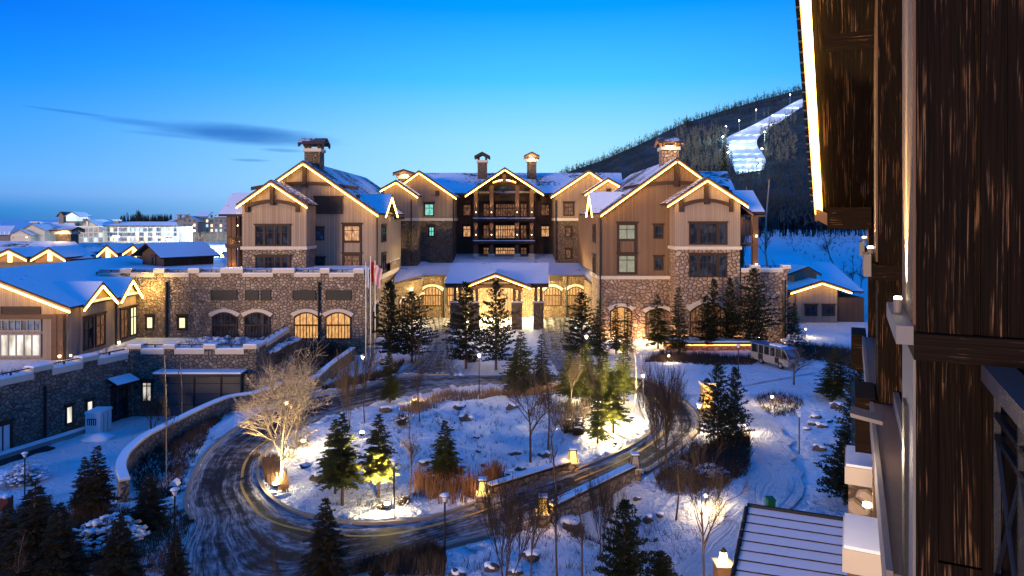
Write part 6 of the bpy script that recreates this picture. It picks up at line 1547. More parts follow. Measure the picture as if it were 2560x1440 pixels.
# yellow lit stone column by the bend
g = at(1768, 1048); cz_ = CZ - (948 - HY) * g.y / F
t = thing('stone_column', 'tall square stone column glowing yellow beside the dense dark spruce', 'column', g)
MB().box(g.x - .42, g.x + .42, g.y - .42, g.y + .42, -.2, cz_ - .4).build('shaft', 'stone_tan', t); MB().box(g.x - .5, g.x + .5, g.y - .5, g.y + .5, cz_ - .397, cz_ - .2).build('cap', 'band', t)
MB().lathe((g.x, g.y, cz_ - .197), [(.3, 0), (.25, .12), (.05, .3)], 8).build('finial', 'metal_dark', t)
spot_light(t, (g.x - .1, g.y - 1.5, .2), (0, .42, 1), 1300, 70, (1, .56, .06), .1); spot_light(t, (g.x + 1.6, g.y - .5, .2), (-.5, .1, 1), 800, 70, (1, .56, .06), .1)
# lantern on a timber post at the bottom right
g = at(1808, 1520); zc = CZ - (1405 - HY) * g.y / F
t = thing('lantern_post', 'stubby timber post carrying a small glowing glass lantern at the bottom right', 'lantern', g)
MB().box(g.x - .3, g.x + .3, g.y - .3, g.y + .3, -.2, zc - .06).build('post', 'timber_mid', t); MB().box(g.x - .34, g.x + .34, g.y - .34, g.y + .34, zc - .057, zc).build('cap', 'band', t)
MB().lathe((g.x, g.y, zc + .003), [(.17, 0), (.13, .38), (.10, .40)], 10).build('lantern_glass', 'lamp_glow', t); MB().lathe((g.x, g.y, zc + .407), [(.15, 0), (.03, .16)], 8).build('lantern_cap', 'metal_dark', t)
point_light(t, (g.x - .1, g.y - .45, zc + .3), 60, (1, .68, .3), .12); point_light(t, (g.x - .7, g.y - .6, zc - .9), 40, (1, .68, .3), .1)
# ============================================================ FLAGPOLES
def flag(par, x, y, zt, mat, w_, drop, seed):
    q = random.Random(seed); mb = MB(); nx_, nz_ = 8, 10; vs = []
    for j in range(nz_ + 1):
        v = j / nz_
        for i in range(nx_ + 1):
            u = i / nx_; vs.append((x + u * w_ * (1 - .25 * v) + .05 * math.sin(v * 5 + seed), y - .05 + .12 * math.sin(u * 7 + seed + v * 2), zt - drop * v - u * w_ * .75 + .04 * math.sin(u * 9)))
    mb.add(vs, [(j * (nx_ + 1) + i, j * (nx_ + 1) + i + 1, (j + 1) * (nx_ + 1) + i + 1, (j + 1) * (nx_ + 1) + i) for j in range(nz_) for i in range(nx_)]); return mb.build('flag', mat, par, recalc=False, smooth=True)
for px, pyt, pyb_, mt, w_, lb in ((915, 660, 908, 'flag_white', .3, 'flagpole with limp white flag, leftmost of three'), (927, 645, 914, 'flag_red', .38, 'flagpole with limp red flag, tallest in the middle of three'), (938, 656, 906, 'flag_pink', .65, 'flagpole with a pink and white flag streaming to the right, rightmost of three')):
    g = at(px, pyb_); zt = CZ - (pyt - HY) * g.y / F
    t = thing('flagpole', lb, 'flagpole', g, 'flagpoles before the left lodge')
    MB().tube([g - Vector((0, 0, .3)), Vector((g.x, g.y, zt))], [.08, .045], 8).build('pole', 'metal_pole', t); MB().lathe((g.x, g.y, zt), [(.02, 0), (.09, .06), (.09, .14), (.02, .2)], 8).build('finial', 'metal_pole', t)
    flag(t, g.x + .06, g.y, zt - .25, mt, w_, 2.1, int(px))
# ============================================================ UTILITY CABINET, BIN, BUS, SMALL THINGS
t = thing('utility_cabinet', 'white metal utility cabinet with barred vent standing in the snowy yard', 'cabinet', (-36.6, 60.2, -4))
x0, ya_, yb2, zt_ = X(213, 59.5), 59.5, 61.2, -2.1
body = MB().box(x0, x0 + 1.3, ya_, yb2, -3.95, zt_).build('body', 'white_paint', t)
MB().box(x0 - .06, x0 + 1.36, ya_ - .06, yb2 + .06, zt_ + .003, zt_ + .1).build('lid', 'white_paint', body); MB().box(x0 - .03, x0 + 1.33, ya_ - .03, yb2 + .03, zt_ + .103, zt_ + .2).build('lid_snow', 'snow', body)
v_ = MB().box(x0 + .2, x0 + .95, ya_ - .06, ya_ - .003, -3.05, -2.5).build('vent', 'metal_dark', body)
mb = MB(); [mb.box(x0 + .3 + i * .18, x0 + .36 + i * .18, ya_ - .09, ya_ - .063, -3.0, -2.55) for i in range(4)]; mb.build('vent_bars', 'white_paint', v_)
mb = MB(); [mb.box(x0 + 1.303, x0 + 1.32, ya_ + .5 + i * .6, ya_ + .53 + i * .6, -3.9, zt_ - .05) for i in range(2)]; mb.build('door_seams', 'metal_dark', body)
g = at(1926, 1284); t = thing('litter_bin', 'green wheeled litter bin behind the snowy tiled roof', 'bin', g)
mb = MB(); vs = [(g.x + a * .15, g.y + b * .16, g.z + .06) for a, b in ((-1, -1), (1, -1), (1, 1), (-1, 1))] + [(g.x + a * .19, g.y + b * .22, g.z + .72) for a, b in ((-1, -1), (1, -1), (1, 1), (-1, 1))]
mb.add(vs, [(0, 3, 2, 1), (4, 5, 6, 7), (0, 1, 5, 4), (1, 2, 6, 5), (2, 3, 7, 6), (3, 0, 4, 7)]); mb.build('body', 'green_bin', t)
mb = MB(); mb.prism([(g.x - .21, g.y - .25, g.z + .723), (g.x + .21, g.y - .25, g.z + .723), (g.x + .21, g.y + .25, g.z + .75), (g.x - .21, g.y + .25, g.z + .75)], (0, 0, .06)); mb.build('lid', 'green_bin', t)
for s in (-.17, .17): MB().tube([(g.x + s - .03, g.y + .19, g.z + .08), (g.x + s + .03, g.y + .19, g.z + .08)], .08, 10).build('wheel', 'rubber', t)
# shuttle bus
g = at(1905, 918); bus = thing('shuttle_bus', 'white electric shuttle bus with blue grey roof parked in the snow', 'bus', g)
f0 = Vector((X(1972, 66.8), 66.8, 0)); r0 = Vector((X(1877, 71.5), 71.5, 0)); fd = (f0 - r0); BL = fd.length; fd.normalize(); sd = Vector((-fd.y, fd.x, 0))
if sd.y < 0: sd = -sd
def mpB(s, d, z): return r0 + fd * s + sd * d + Vector((0, 0, z))   # s from rear to front, d from near side to far side
BWd, BH = 1.6, 2.05
prof = [(0, .35), (BL * .97, .35), (BL, .55), (BL, 1.0), (BL * .93, 1.62), (BL * .88, 1.95), (0, 1.95)]
low = [(0, .35), (BL * .97, .35), (BL, .55), (BL, 1.0), (BL * .985, 1.08), (0, 1.08)]
mb = MB(); pris(mb, mpB, low, 0, BWd); body = mb.build('body', 'bus_body', bus)
mb = MB()
for s in (.0, 1.0, 1.75, 2.55, 3.3, BL * .80):
    for d in (0, BWd - .08): mb.box(s, s + .09, d, d + .08, 1.083, 1.95, mpB)
mb.tube([mpB(BL * .985, .04, 1.08), mpB(BL * .93, .04, 1.62), mpB(BL * .87, .04, 1.95)], .06, 6); mb.tube([mpB(BL * .985, BWd - .04, 1.08), mpB(BL * .93, BWd - .04, 1.62), mpB(BL * .87, BWd - .04, 1.95)], .06, 6); mb.build('pillars', 'bus_body', body)
mb = MB(); mb.box(.05, BL * .86, .06, BWd - .06, 1.09, 1.94, mpB); mb.build('side_glass', 'glass', bus)
mb = MB(); mb.prism([mpB(BL * .975, .1, 1.1), mpB(BL * .975, BWd - .1, 1.1), mpB(BL * .87, BWd - .1, 1.92), mpB(BL * .87, .1, 1.92)], fd * .03); mb.build('windscreen', 'glass_blue', bus)
mb = MB(); mb.prism([mpB(-.12, -.08, 1.953), mpB(BL * .9, -.08, 1.953), mpB(BL * .9, BWd + .08, 1.953), mpB(-.12, BWd + .08, 1.953)], (0, 0, .1)); rf = mb.build('roof', 'bus_roof', bus)
mb = MB(); mb.prism([mpB(BL * .78, .1, 2.056), mpB(BL * .93, .1, 2.0), mpB(BL * .93, BWd - .1, 2.0), mpB(BL * .78, BWd - .1, 2.056)], (0, 0, .07)); mb.build('roof_front', 'bus_blue', rf)
mb = MB(); mb.box(2.2, 3.0, .4, 1.3, 2.057, 2.2, mpB); mb.box(3.2, 3.7, .4, 1.3, 2.057, 2.16, mpB); mb.build('roof_snow', 'snow', rf)
MB().box(1.05, 1.7, -.015, .02, .5, 1.06, mpB).build('door_opening', 'rubber', body); MB().box(3.32, 3.85, -.015, .02, .5, 1.06, mpB).build('door_opening', 'rubber', body)
for s in (1.45, 4.05):
    for d in (-.02, BWd - .2):
        w_ = MB(); w_.tube([mpB(s, d, .33), mpB(s, d + .22, .33)], .33, 16); wo = w_.build('wheel', 'rubber', bus)
        if d < 0: MB().tube([mpB(s, d - .02, .33), mpB(s, d + .02, .33)], .18, 12).build('rim', 'metal_pole', wo)
for d in (.25, BWd - .25): MB().tube([mpB(BL - .02, d, .75), mpB(BL + .04, d, .75)], .11, 10).build('headlight', 'metal_pole', bus)
mb = MB(); mb.box(BL * .93, BL * .97, .2, BWd - .2, 1.0, 1.2, mpB); mb.build('dashboard', 'timber_mid', bus)
# little roofed box by the road, red box at the left edge, ball lights
g = at(437, 1232); t = thing('bird_house', 'small dark birdhouse-like roadside post box with a steep snowy roof', 'post box', g); zz = g.z
MB().box(g.x - .2, g.x + .2, g.y - .2, g.y + .2, zz, zz + .5).build('body', 'timber', t)
mb = MB(); mb.prism([(g.x - .24, g.y - .22, zz + .45), (g.x + .24, g.y - .22, zz + .45), (g.x + .13, g.y - .22, zz + .66), (g.x, g.y - .22, zz + .74), (g.x - .13, g.y - .22, zz + .66)], (0, .44, 0)); mb.build('roof', 'snow', t)
for px in (3, 18):
    g = at(px, 1275); t = thing('wooden_bin', 'dark red snow capped bin at the left edge, ' + ('outer one' if px == 3 else 'nearer the yard lamp'), 'bin', g, 'red bins')
    MB().box(g.x - .22, g.x + .22, g.y - .25, g.y + .25, g.z - .1, g.z + .85).build('body', 'red_box', t); MB().blob((g.x, g.y, g.z + .9), (.27, .3, .14), px, 2, 1, .15).build('snow_cap', 'snow', t, smooth=True)
# tiled pavilion roof at the bottom right
pv = thing('tiled_pavilion', 'pavilion with broad snowy tiled roof beside the white capped stone piers', 'pavilion', (X(1980, 26), 26, 0))
Ya, Yb = 27.6, 22.3; za, zb_ = Z(1268, Ya), 1.95
c = [Vector((X(1868, Ya), Ya, za)), Vector((X(2150, 26.3), 26.3, za - .1)), Vector((X(2150, 21.2), 21.2, zb_)), Vector((X(1812, Yb), Yb, zb_))]
nrm = (c[1] - c[0]).cross(c[3] - c[0]).normalized()
if nrm.z < 0: nrm = -nrm
mb = MB(); ms = MB(); nR = 11
for i in range(nR):
    t0, t1 = i / nR, (i + 1) / nR
    a0, b0 = c[0].lerp(c[3], t0), c[1].lerp(c[2], t0); a1, b1 = c[0].lerp(c[3], t1), c[1].lerp(c[2], t1)
    mb.prism([a0, b0, b1 + nrm * .035, a1 + nrm * .035], nrm * .06)
    q = random.Random(i); m = 26
    up = []; dn = []
    for j in range(m + 1):
        u = .012 + .985 * j / m
        up.append(a0.lerp(b0, u) * .98 + a1.lerp(b1, u) * .02 + nrm * .072); dn.append(a1.lerp(b1, u).lerp(a0.lerp(b0, u), q.uniform(.0, .03) - .01) + nrm * .118)
    ms.strip(up, dn)
mb.build('roof_tiles', 'timber', pv); ms.build('roof_snow', 'snow', pv, recalc=False)
mb = MB(); mb.tube([c[0] + nrm * .1, c[1] + nrm * .1], .09, 8)
for i in range(12):
    p = c[0].lerp(c[3], (i + .5) / 12); q_ = c[0].lerp(c[3], (i + 1.2) / 12); mb.tube([p + nrm * .16, q_ + nrm * .10], .085, 7)
mb.build('ridge_tiles', 'metal_dark', pv)
MB().box(c[0].x + .7, c[1].x - .3, 22.8, 26.6, -.1, 1.6).build('wall', 'plank_dark', pv)
# ============================================================ ROCKS, SHRUBS, GRASS
rock_list = [(765, 1170, 26, 'dark snow capped rock below the right willow spotlight'), (800, 1198, 34, 'long dark rock ledge left of the paired spruces'), (885, 1172, 18, 'small rock between the paired and the yellow lit spruce'), (965, 1030, 30, 'big snow covered boulder at the far rim of the island'), (1060, 1160, 24, 'dark boulder left of the bushy spruce'),
 (1090, 1162, 34, 'wide dark overhanging boulder right of the bushy spruce foot'), (1165, 1052, 30, 'boulder with thick snow and dark underside in the island middle'), (1130, 1075, 14, 'little stone above the bushy spruce top'), (1190, 1095, 14, 'lone dark stone on the open island snow'), (1196, 1130, 12, 'second lone stone on the open island snow'), (1150, 1020, 24, 'snowy boulder on the far snow hump'),
 (1280, 1020, 24, 'snow capped rock at the foot of the far shrub belt'), (1262, 1195, 22, 'dark rock beside the left bridge lantern reeds'), (1288, 1137, 22, 'dark rock left of the forked bare trunk'), (1362, 1140, 24, 'round dark boulder right of the forked bare trunk'), (1300, 1175, 20, 'low dark rock before the forked bare trunk'), (1210, 1165, 14, 'small dark stone among the reeds'), (1420, 1320, 52, 'large pale snowy boulder under the bridge arch'),
 (1330, 1395, 36, 'dark snow ledge rock at the bottom left of the stream'), (1228, 1425, 34, 'jagged dark rock at the bottom before the reeds'), (1145, 1440, 34, 'jagged dark rock at the bottom edge'), (1290, 1435, 26, 'pointed dark rock at the bottom between saplings'), (1592, 1248, 18, 'small dark rock on the snow bank below the unlit pillar'), (1622, 1300, 26, 'upright dark rock right of the big bottom pine'), (1650, 1290, 18, 'flat dark rock right of the upright one'),
 (2040, 1045, 20, 'upright dark rock on the right snow bank, topmost'), (2030, 1062, 18, 'dark rock pair on the right snow bank'), (2055, 1068, 26, 'large dark rock on the right snow bank'), (2018, 1075, 16, 'pointed dark rock nearest the white capped lamp'), (2050, 1125, 28, 'long dark rock lower on the right snow bank'), (2095, 1020, 30, 'snowy boulder by the timber wall'), (2075, 1055, 14, 'little dark rock near the ragged pine')]
for i, (px, py, wpx, lb) in enumerate(rock_list):
    g = at(px, py); r = wpx * g.y / F * .6; t = thing('rock', lb, 'rock', g, 'garden rocks')
    MB().blob((g.x, g.y, g.z + r * .15), (r, r * .75, r * .55), i, 2, 1, .3).build('stone', 'rock', t)
    MB().blob((g.x + r * .05, g.y + r * .22, g.z + r * .48), (r * .98, r * .72, r * .36), i + 50, 2, 1, .16).build('snow_cap', 'snow', t, smooth=True)
def sample_poly(poly, q):
    xs = [p[0] for p in poly]; ys = [p[1] for p in poly]
    while True:
        x, y = q.uniform(min(xs), max(xs)), q.uniform(min(ys), max(ys))
        if inside(np.array([x]), np.array([y]), poly)[0]: return x, y
def grass(name, label, polys, n, hgt, mat, width=.03, seed=0, spread=.25, tuft=5):
    q = random.Random(seed); mb = MB()
    for poly in polys:
        gp = [tuple(at(*p)[:2]) for p in poly]
        m = int(n / len(polys)); pts = [sample_poly(gp, q) for _ in range(m)]
        xs = np.array([p[0] for p in pts]); ys = np.array([p[1] for p in pts]); zs = h(xs, ys)
        for x, y, z in zip(xs, ys, zs):
            for b in range(tuft):
                a = q.uniform(0, 6.28); l = hgt * q.uniform(.3, 1.25); w_ = width * q.uniform(.6, 1.3); ox, oy = q.uniform(-.12, .12), q.uniform(-.12, .12)
                tx_, ty_ = math.cos(a) * spread * l, math.sin(a) * spread * l
                mb.add([(x + ox - w_, y + oy, z - .03), (x + ox + w_, y + oy, z - .03), (x + ox + tx_ + w_ * .3, y + oy + ty_, z + l)], [(0, 1, 2)])
    return prop(mb.build(name, mat, recalc=False), label, 'grass', kind='stuff')
grass('reed_grass', 'tall rusty dry reeds on the near side of the island by the lanterns', [[(1035, 1245), (1035, 1200), (1130, 1215), (1200, 1205), (1190, 1260), (1120, 1262)], [(1200, 1215), (1240, 1190), (1260, 1205), (1225, 1230)]], 420, 1.15, 'reed', .016, 1, .22, 5)
grass('reed_grass', 'pale dry grass along the far rim of the island', [[(995, 1025), (1120, 985), (1300, 972), (1400, 968), (1420, 985), (1250, 990), (1120, 1000), (1040, 1040)]], 1000, .7, 'grass_dry', .016, 2, .25, 4)
grass('reed_grass', 'brown shrubby grass on the right half of the island around the spotlight', [[(1370, 1010), (1500, 1000), (1470, 1060), (1430, 1085), (1390, 1070)]], 260, .9, 'twig', .015, 3, .35, 5)
grass('reed_grass', 'glowing dry grass round the blazing left spotlight', [[(655, 1165), (690, 1150), (715, 1210), (720, 1235), (665, 1205)]], 420, .7, 'grass_dry', .022, 4, .3, 5)
grass('bank_shrubs', 'dark shrubby bank between the curved wall and the road', [[(330, 1215), (350, 1130), (450, 1075), (540, 1030), (640, 1000), (700, 985), (600, 1020), (520, 1090), (460, 1190), (450, 1240), (380, 1262)]], 2600, .6, 'twig_red', .02, 5, .6, 5)
grass('reed_grass', 'brown grass on the left verge below the street lamp', [[(300, 1300), (445, 1280), (478, 1310), (455, 1380), (425, 1440), (330, 1440)]], 800, .5, 'reed', .012, 6, .4, 4)
grass('reed_grass', 'brown reeds along the bottom edge below the junction', [[(880, 1438), (1000, 1405), (1080, 1385), (1110, 1400), (1110, 1440), (1000, 1440)]], 900, .75, 'twig', .016, 7, .2, 5)
grass('shrub_bed', 'dark shrub belt in front of the orange lit planter', [[(1610, 905), (1660, 885), (1800, 892), (1905, 898), (1880, 915), (1760, 915), (1680, 905)]], 1300, .7, 'twig_red', .02, 8, .35, 5)
grass('shrub_bed', 'shrub bed around the garden light right of the footpath', [[(1885, 1000), (1920, 985), (1990, 990), (2010, 1010), (1985, 1040), (1940, 1045), (1900, 1020)]], 380, .5, 'twig_red', .012, 9, .6, 5)
grass('shrub_bed', 'dark thicket of shrubs around the dense spruces by the footpath', [[(1640, 1195), (1740, 1120), (1840, 1100), (1875, 1130), (1870, 1190), (1800, 1225), (1700, 1240), (1640, 1225)]], 1500, .75, 'twig', .014, 10, .6, 5)
grass('shrub_bed', 'dark shrubs along the annex and the right garden', [[(1910, 880), (2000, 865), (2140, 880), (2140, 925), (2060, 905), (1960, 895)]], 1200, .8, 'twig', .02, 11, .5, 5)
grass('shrub_bed', 'brown shrubs below the flagpoles beside the road', [[(800, 970), (880, 950), (960, 930), (1010, 905), (990, 935), (930, 955), (850, 975)]], 1000, .55, 'twig', .02, 12, .4, 5)
grass('shrub_bed', 'dark thicket at the foot of the podium under its lit windows', [[(700, 945), (760, 880), (880, 870), (900, 885), (820, 930), (770, 948)]], 1600, 1.0, 'twig', .025, 13, .5, 5)
grass('shadow_scrub', 'dark tangled scrub between the shadowed spruces in the lower left corner', [[(0, 1300), (120, 1260), (250, 1290), (330, 1290), (330, 1440), (0, 1440)]], 2600, .9, 'twig_red', .018, 21, .5, 5)
grass('dead_stalks', 'scattered dead stalks poking through the island snow', [[(760, 1170), (1000, 1040), (1300, 1000), (1420, 1080), (1400, 1150), (1200, 1190), (1000, 1270), (800, 1280)]], 420, .4, 'twig', .012, 22, .5, 4)
grass('dead_stalks', 'scattered dead stalks in the snow below the bridge', [[(1120, 1400), (1300, 1360), (1560, 1290), (1700, 1290), (1760, 1330), (1680, 1440), (1120, 1440)]], 420, .45, 'twig', .010, 23, .5, 4)
grass('meadow_brush', 'sparse brush across the blue snowfield below the hillside wood', [[(1905, 598), (2160, 580), (2165, 650), (2040, 655), (1980, 640)]], 900, 1.0, 'twig', .05, 14, .5, 4)
def shrub(px, py, wpx, label, snowy=True, mat='twig', hfac=.6, seed=0, nt=240):
    q = random.Random(seed + int(px)); g = at(px, py); r = wpx * g.y / F / 2; t = thing('shrub', label, 'shrub', g, 'garden shrubs')
    mb = MB()
    for i in range(nt):
        a = q.uniform(0, 6.28); e = q.uniform(.15, 1.5); l = r * q.uniform(.6, 1.1)
        d = Vector((math.cos(a) * math.cos(e) * l, math.sin(a) * math.cos(e) * l, math.sin(e) * l * hfac * 1.6)); o_ = Vector((q.uniform(-.3, .3) * r, q.uniform(-.3, .3) * r, -.05))
        w_ = .012 + .012 * r; sdv = Vector((-math.sin(a), math.cos(a), 0)) * w_
        mb.add([g + o_ - sdv, g + o_ + sdv, g + o_ + d], [(0, 1, 2)])
        for _ in range(3):
            f = q.uniform(.4, .95); b_ = g + o_ + d * f; e2 = b_ + Vector((q.uniform(-.3, .3), q.uniform(-.3, .3), q.uniform(0, .3))) * r * .6
            mb.add([b_ - sdv * .6, b_ + sdv * .6, e2], [(0, 1, 2)])
    mb.build('twigs', mat, t, recalc=False)
    if snowy:
        ms = MB()
        for i in range(int(60 * snowy)):
            a = q.uniform(0, 6.28); rr_ = r * math.sqrt(q.random()) * .95; z = r * hfac * 1.25 * (1 - (rr_ / r) ** 2 * .7) * q.uniform(.6, 1.08)
            s = r * q.uniform(.025, .10); ms.blob((g.x + math.cos(a) * rr_, g.y + math.sin(a) * rr_, g.z + z), (s * q.uniform(1, 1.9), s * q.uniform(.8, 1.3), s * q.uniform(.4, .7)), i, 1, 1, .4)
        ms.build('snow', 'snow', t, smooth=True)
for a in [(265, 1365, 190, 'large snow laden dark shrub in the lower left corner', 5, 'needle_brown', .55), (350, 1300, 70, 'smaller snow laden shrub beside the curved wall foot', 2.5, 'needle_brown', .6), (1700, 1178, 70, 'snow dusted shrub left of the dense spruces', 2, 'twig', .6), (1780, 1190, 90, 'snow dusted shrub at the near edge of the footpath thicket', 2, 'twig', .5), (1735, 1120, 40, 'small snow dusted shrub beside the road bend lamp', 1.5, 'twig', .7),
          (1862, 1115, 66, 'round dark red shrub glowing at its top beside the footpath', 0, 'twig_red', 1.1), (1040, 1015, 46, 'yellow lit dry shrub on the far rim of the island', 0, 'grass_dry', .8), (1005, 1060, 60, 'dry bush below the far island rim', .4, 'twig', .8), (1445, 1085, 80, 'dark brown bush right of the island middle', .3, 'twig', .9), (1420, 1140 - 60, 60, 'bare brown bush behind the dark brown bush', .3, 'twig', .9),
          (1290, 925, 50, 'snowy mound bush at the fork before the entrance', 1.5, 'twig', .7), (1180, 905, 60, 'brown bush under the left entrance pine', .4, 'twig_red', .6), (640, 1205 - 60, 40, 'thin bush at the left tip of the island', .2, 'grass_dry', .8), (1010, 1258, 60, 'low dead flower bush before the island front lamp', .4, 'twig', .5), (955, 1272, 54, 'low dead flower bush below the yellow lit spruce', .4, 'twig', .5),
          (960, 912, 46, 'snowy hedge bush behind the flagpole feet', 2, 'twig', .7), (1880, 1005 - 105, 40, 'bush behind the shuttle bus rear', .8, 'twig', .8), (1990, 905 - 40, 80, 'snow dusted shrub before the annex', 1.5, 'twig', .6), (60, 1205, 120, 'pale frosted heap of brush by the yard lamp', 4, 'twig_pale', .55), (505, 860, 60, 'frosted bush in front of the podium arches', 2, 'twig_pale', .6)]:
    shrub(a[0], a[1], a[2], a[3], a[4], a[5], a[6])
# terrace planting: frosted low bushes
q = random.Random(9); mb = MB()
for i in range(420):
    if i % 5 < 3: x, y = q.uniform(-35, -24), q.uniform(68.5, 77)
    else:
        f = q.random(); x, y = -44.2 + f * 8 + q.uniform(-3.5, .3), 53.5 + f * 13 + q.uniform(-1, 1)
    s = q.uniform(.18, .42); mb.blob((x, y, tz + s * .35), (s * 1.4, s, s * .6), i, 1, 1, .4)
prop(mb.build('terrace_planting', 'snow', smooth=True), 'low frosted ground cover plants on the service wing terrace', 'plants', kind='stuff')
mb = MB()
for i in range(2600):
    if i % 5 < 3: x, y = q.uniform(-35.5, -24), q.uniform(68, 77.3)
    else:
        f = q.random(); x, y = -44.2 + f * 8 + q.uniform(-4, .5), 53 + f * 13.5 + q.uniform(-1, 1)
    a = q.uniform(0, 6.28); l = q.uniform(.3, .75); mb.add([(x - .03, y, tz), (x + .03, y, tz), (x + math.cos(a) * l * .5, y + math.sin(a) * l * .5, tz + l)], [(0, 1, 2)])
prop(mb.build('terrace_twigs', 'twig', recalc=False), 'bare twigs of the terrace ground cover', 'plants', kind='stuff')
# snow heap banks
for px, py, wpx, lb in ((55, 1190, 120, 'ploughed snow heap at the left edge of the yard'), (1285, 925, 46, 'ploughed snow heap at the fork before the entrance'), (245, 1098, 80, 'snow bank before the white utility cabinet')):
    g = at(px, py); r = wpx * g.y / F / 2; MB().blob((g.x, g.y, g.z), (r, r * .7, r * .38), int(px), 3, 1, .22).build('snow_heap', 'snow', None, smooth=True)
    prop(C.objects[-1], lb, 'snow heap', 'snow heaps')
# ============================================================ TIMBER WALL AT THE RIGHT (the viewer's own building)
TH = math.atan2(850.0, F); cT, sT = math.cos(TH), math.sin(TH)
def mpT(w_, u, z): return Vector((u * sT + w_ * cT, u * cT - w_ * sT, z))     # w to the right of the facade line, u along it
def wu(px, u): return u * math.tan(math.atan((px - 1280) / F) - TH)
def zu(py, u, w_=.4): return CZ - (py - HY) * (u * cT - w_ * sT) / F
tw = thing('timber_house', 'dark weathered timber facade with lit rake eave filling the right edge', 'building', tuple(mpT(1.5, 10, 0)))
def bay(u, wl, ledge=True, mat='wood_old', zt=26):
    a = MB().box(wl, 4, u, u + 1.3, 0, zt, mpT).build('pilaster', mat, tw); return a
# nearest bay: planks side by side with dark gaps
u = 6.2; wl = wu(2290, u)
MB().box(wl + .03, 5, u + .05, u + 1.3, 0, 26, mpT).build('bay_core', 'rubber', tw)
for i, (a, b, d) in enumerate(((2290, 2434, 0), (2437, 2450, .035), (2452, 2518, .01), (2520, 2600, .015), (2602, 2720, .0))):
    MB().box(wu(a, u), wu(b, u), u + d, u + .049, 14.0, 24, mpT).build('plank', 'wood_old', tw)
MB().box(wl - .02, 5, u - .1, u + 1.5, zu(893, u), zu(828, u), mpT).build('beam', 'wood_old_h', tw)
for i, (a, b, d) in enumerate(((2290, 2345, 0), (2456, 2500, 0), (2500, 2720, .01))):
    MB().box(wu(a, u), wu(b, u), u + d, u + .049, 7, zu(893, u) - .003, mpT).build('plank', 'wood_old', tw)
MB().box(wu(2345, u), wu(2456, u), u + .0, u + .049, zu(950, u), zu(893, u) - .003, mpT).build('plank', 'wood_old', tw)
MB().box(wu(2347, u), wu(2454, u), u + .03, u + .048, zu(1390, u), zu(952, u), mpT).build('panel', 'wood_old', tw)
MB().box(wu(2345, u), wu(2456, u), u + .0, u + .049, 7, zu(1392, u), mpT).build('plank', 'wood_old', tw)
# its lit outer face
wf = wl
MB().box(wf - .02, wf + .029, u + .02, u + 1.28, 14.08, 24, mpT).build('corner_trim', 'timber_mid', tw); MB().box(wf - .02, wf + .029, u + .02, u + 1.28, 7, zu(893, u) - .004, mpT).build('corner_trim', 'lip', tw)
MB().box(wf - .05, wf - .02, u + .5, u + .8, 8, 13.4, mpT).build('gutter_pipe', 'metal_dark', tw)
MB().box(wf - .14, wf - .022, u - .08, u + 1.6, zu(858, u), zu(812, u), mpT).build('beam_lip', 'lip', tw)
lx = MB(); c = mpT(wf - .085, u + .75, zu(812, u)); lx.lathe(c, [(.032, 0), (.036, .12)], 10); fx_ = lx.build('uplight', 'lip', tw)
MB().lathe(c + Vector((0, 0, .123)), [(.032, 0), (.028, .02)], 10).build('lens', 'spot_glow', fx_)
spot_light(fx_, c + Vector((0, 0, .2)), tuple(mpT(.10, 0, 1) ), 1500, 60, (1, .66, .26), .02); spot_light(fx_, c + Vector((0, 0, .22)), tuple(mpT(.035, 0, 1)), 5000, 14, (1, .70, .30), .02, 1.0)
# second and third bays
for (u2, pxl) in ((13.2, 2195), (20.4, 2172)):
    w2 = wu(pxl, u2); MB().box(w2, 6, u2, u2 + 1.3, 0, 26, mpT).build('bay', 'wood_old', tw)
    MB().box(w2 - .1, 6, u2 - .1, u2 + 1.4, 13.95, 14.2, mpT).build('beam', 'wood_old_h', tw)
    MB().box(w2 - .22, w2 - .103, u2 - .06, u2 + 1.4, 14.0, 14.36, mpT).build('beam_lip', 'lip', tw)
    MB().box(w2 - .03, w2 - .003, u2 + .05, u2 + 1.25, 14.25, 24, mpT).build('corner_trim', 'timber_mid', tw)
    c = mpT(w2 - .10, u2 + .6, 14.36); l_ = MB().lathe(c, [(.05, 0), (.055, .1)], 10).build('uplight', 'lip', tw); MB().lathe(c + Vector((0, 0, .103)), [(.05, 0), (.045, .03)], 10).build('lens', 'spot_glow', l_)
    spot_light(l_, c + Vector((0, 0, .16)), tuple(mpT(.10, 0, 1)), 600, 60, (1, .72, .34), .02)
MB().box(1.2, 6, 7.6, 34, 0, 26, mpT).build('recessed_wall', 'wood_old', tw)
# string course ledges stepping down the facade
zl = 11.86
MB().box(.33, 1.25, 6.9, 13.1, zl - .35, zl, mpT).build('ledge', 'ledge', tw); MB().box(.62, .70, 7.0, 13.1, zl + .003, zl + .22, mpT).build('ledge_upstand', 'lip', tw)
MB().box(.27, .327, 6.9, 13.1, zl - .45, zl + .02, mpT).build('ledge_lip', 'lip', tw)
MB().box(.30, 1.25, 14.6, 20.3, zl - .3, zl, mpT).build('ledge', 'ledge', tw); MB().box(.24, .297, 14.6, 20.3, zl - .4, zl + .02, mpT).build('ledge_lip', 'lip', tw)
MB().box(.05, .36, 13.2, 14.5, zl - .9, zl + .05, mpT).build('bracket_block', 'wood_old_h', tw); MB().box(-.02, .34, 20.3, 21.6, zl - .9, zl + .05, mpT).build('bracket_block', 'wood_old_h', tw)
MB().box(.30, 1.3, 5.2, 6.85, 10.0, 10.3, mpT).build('ledge', 'ledge', tw)
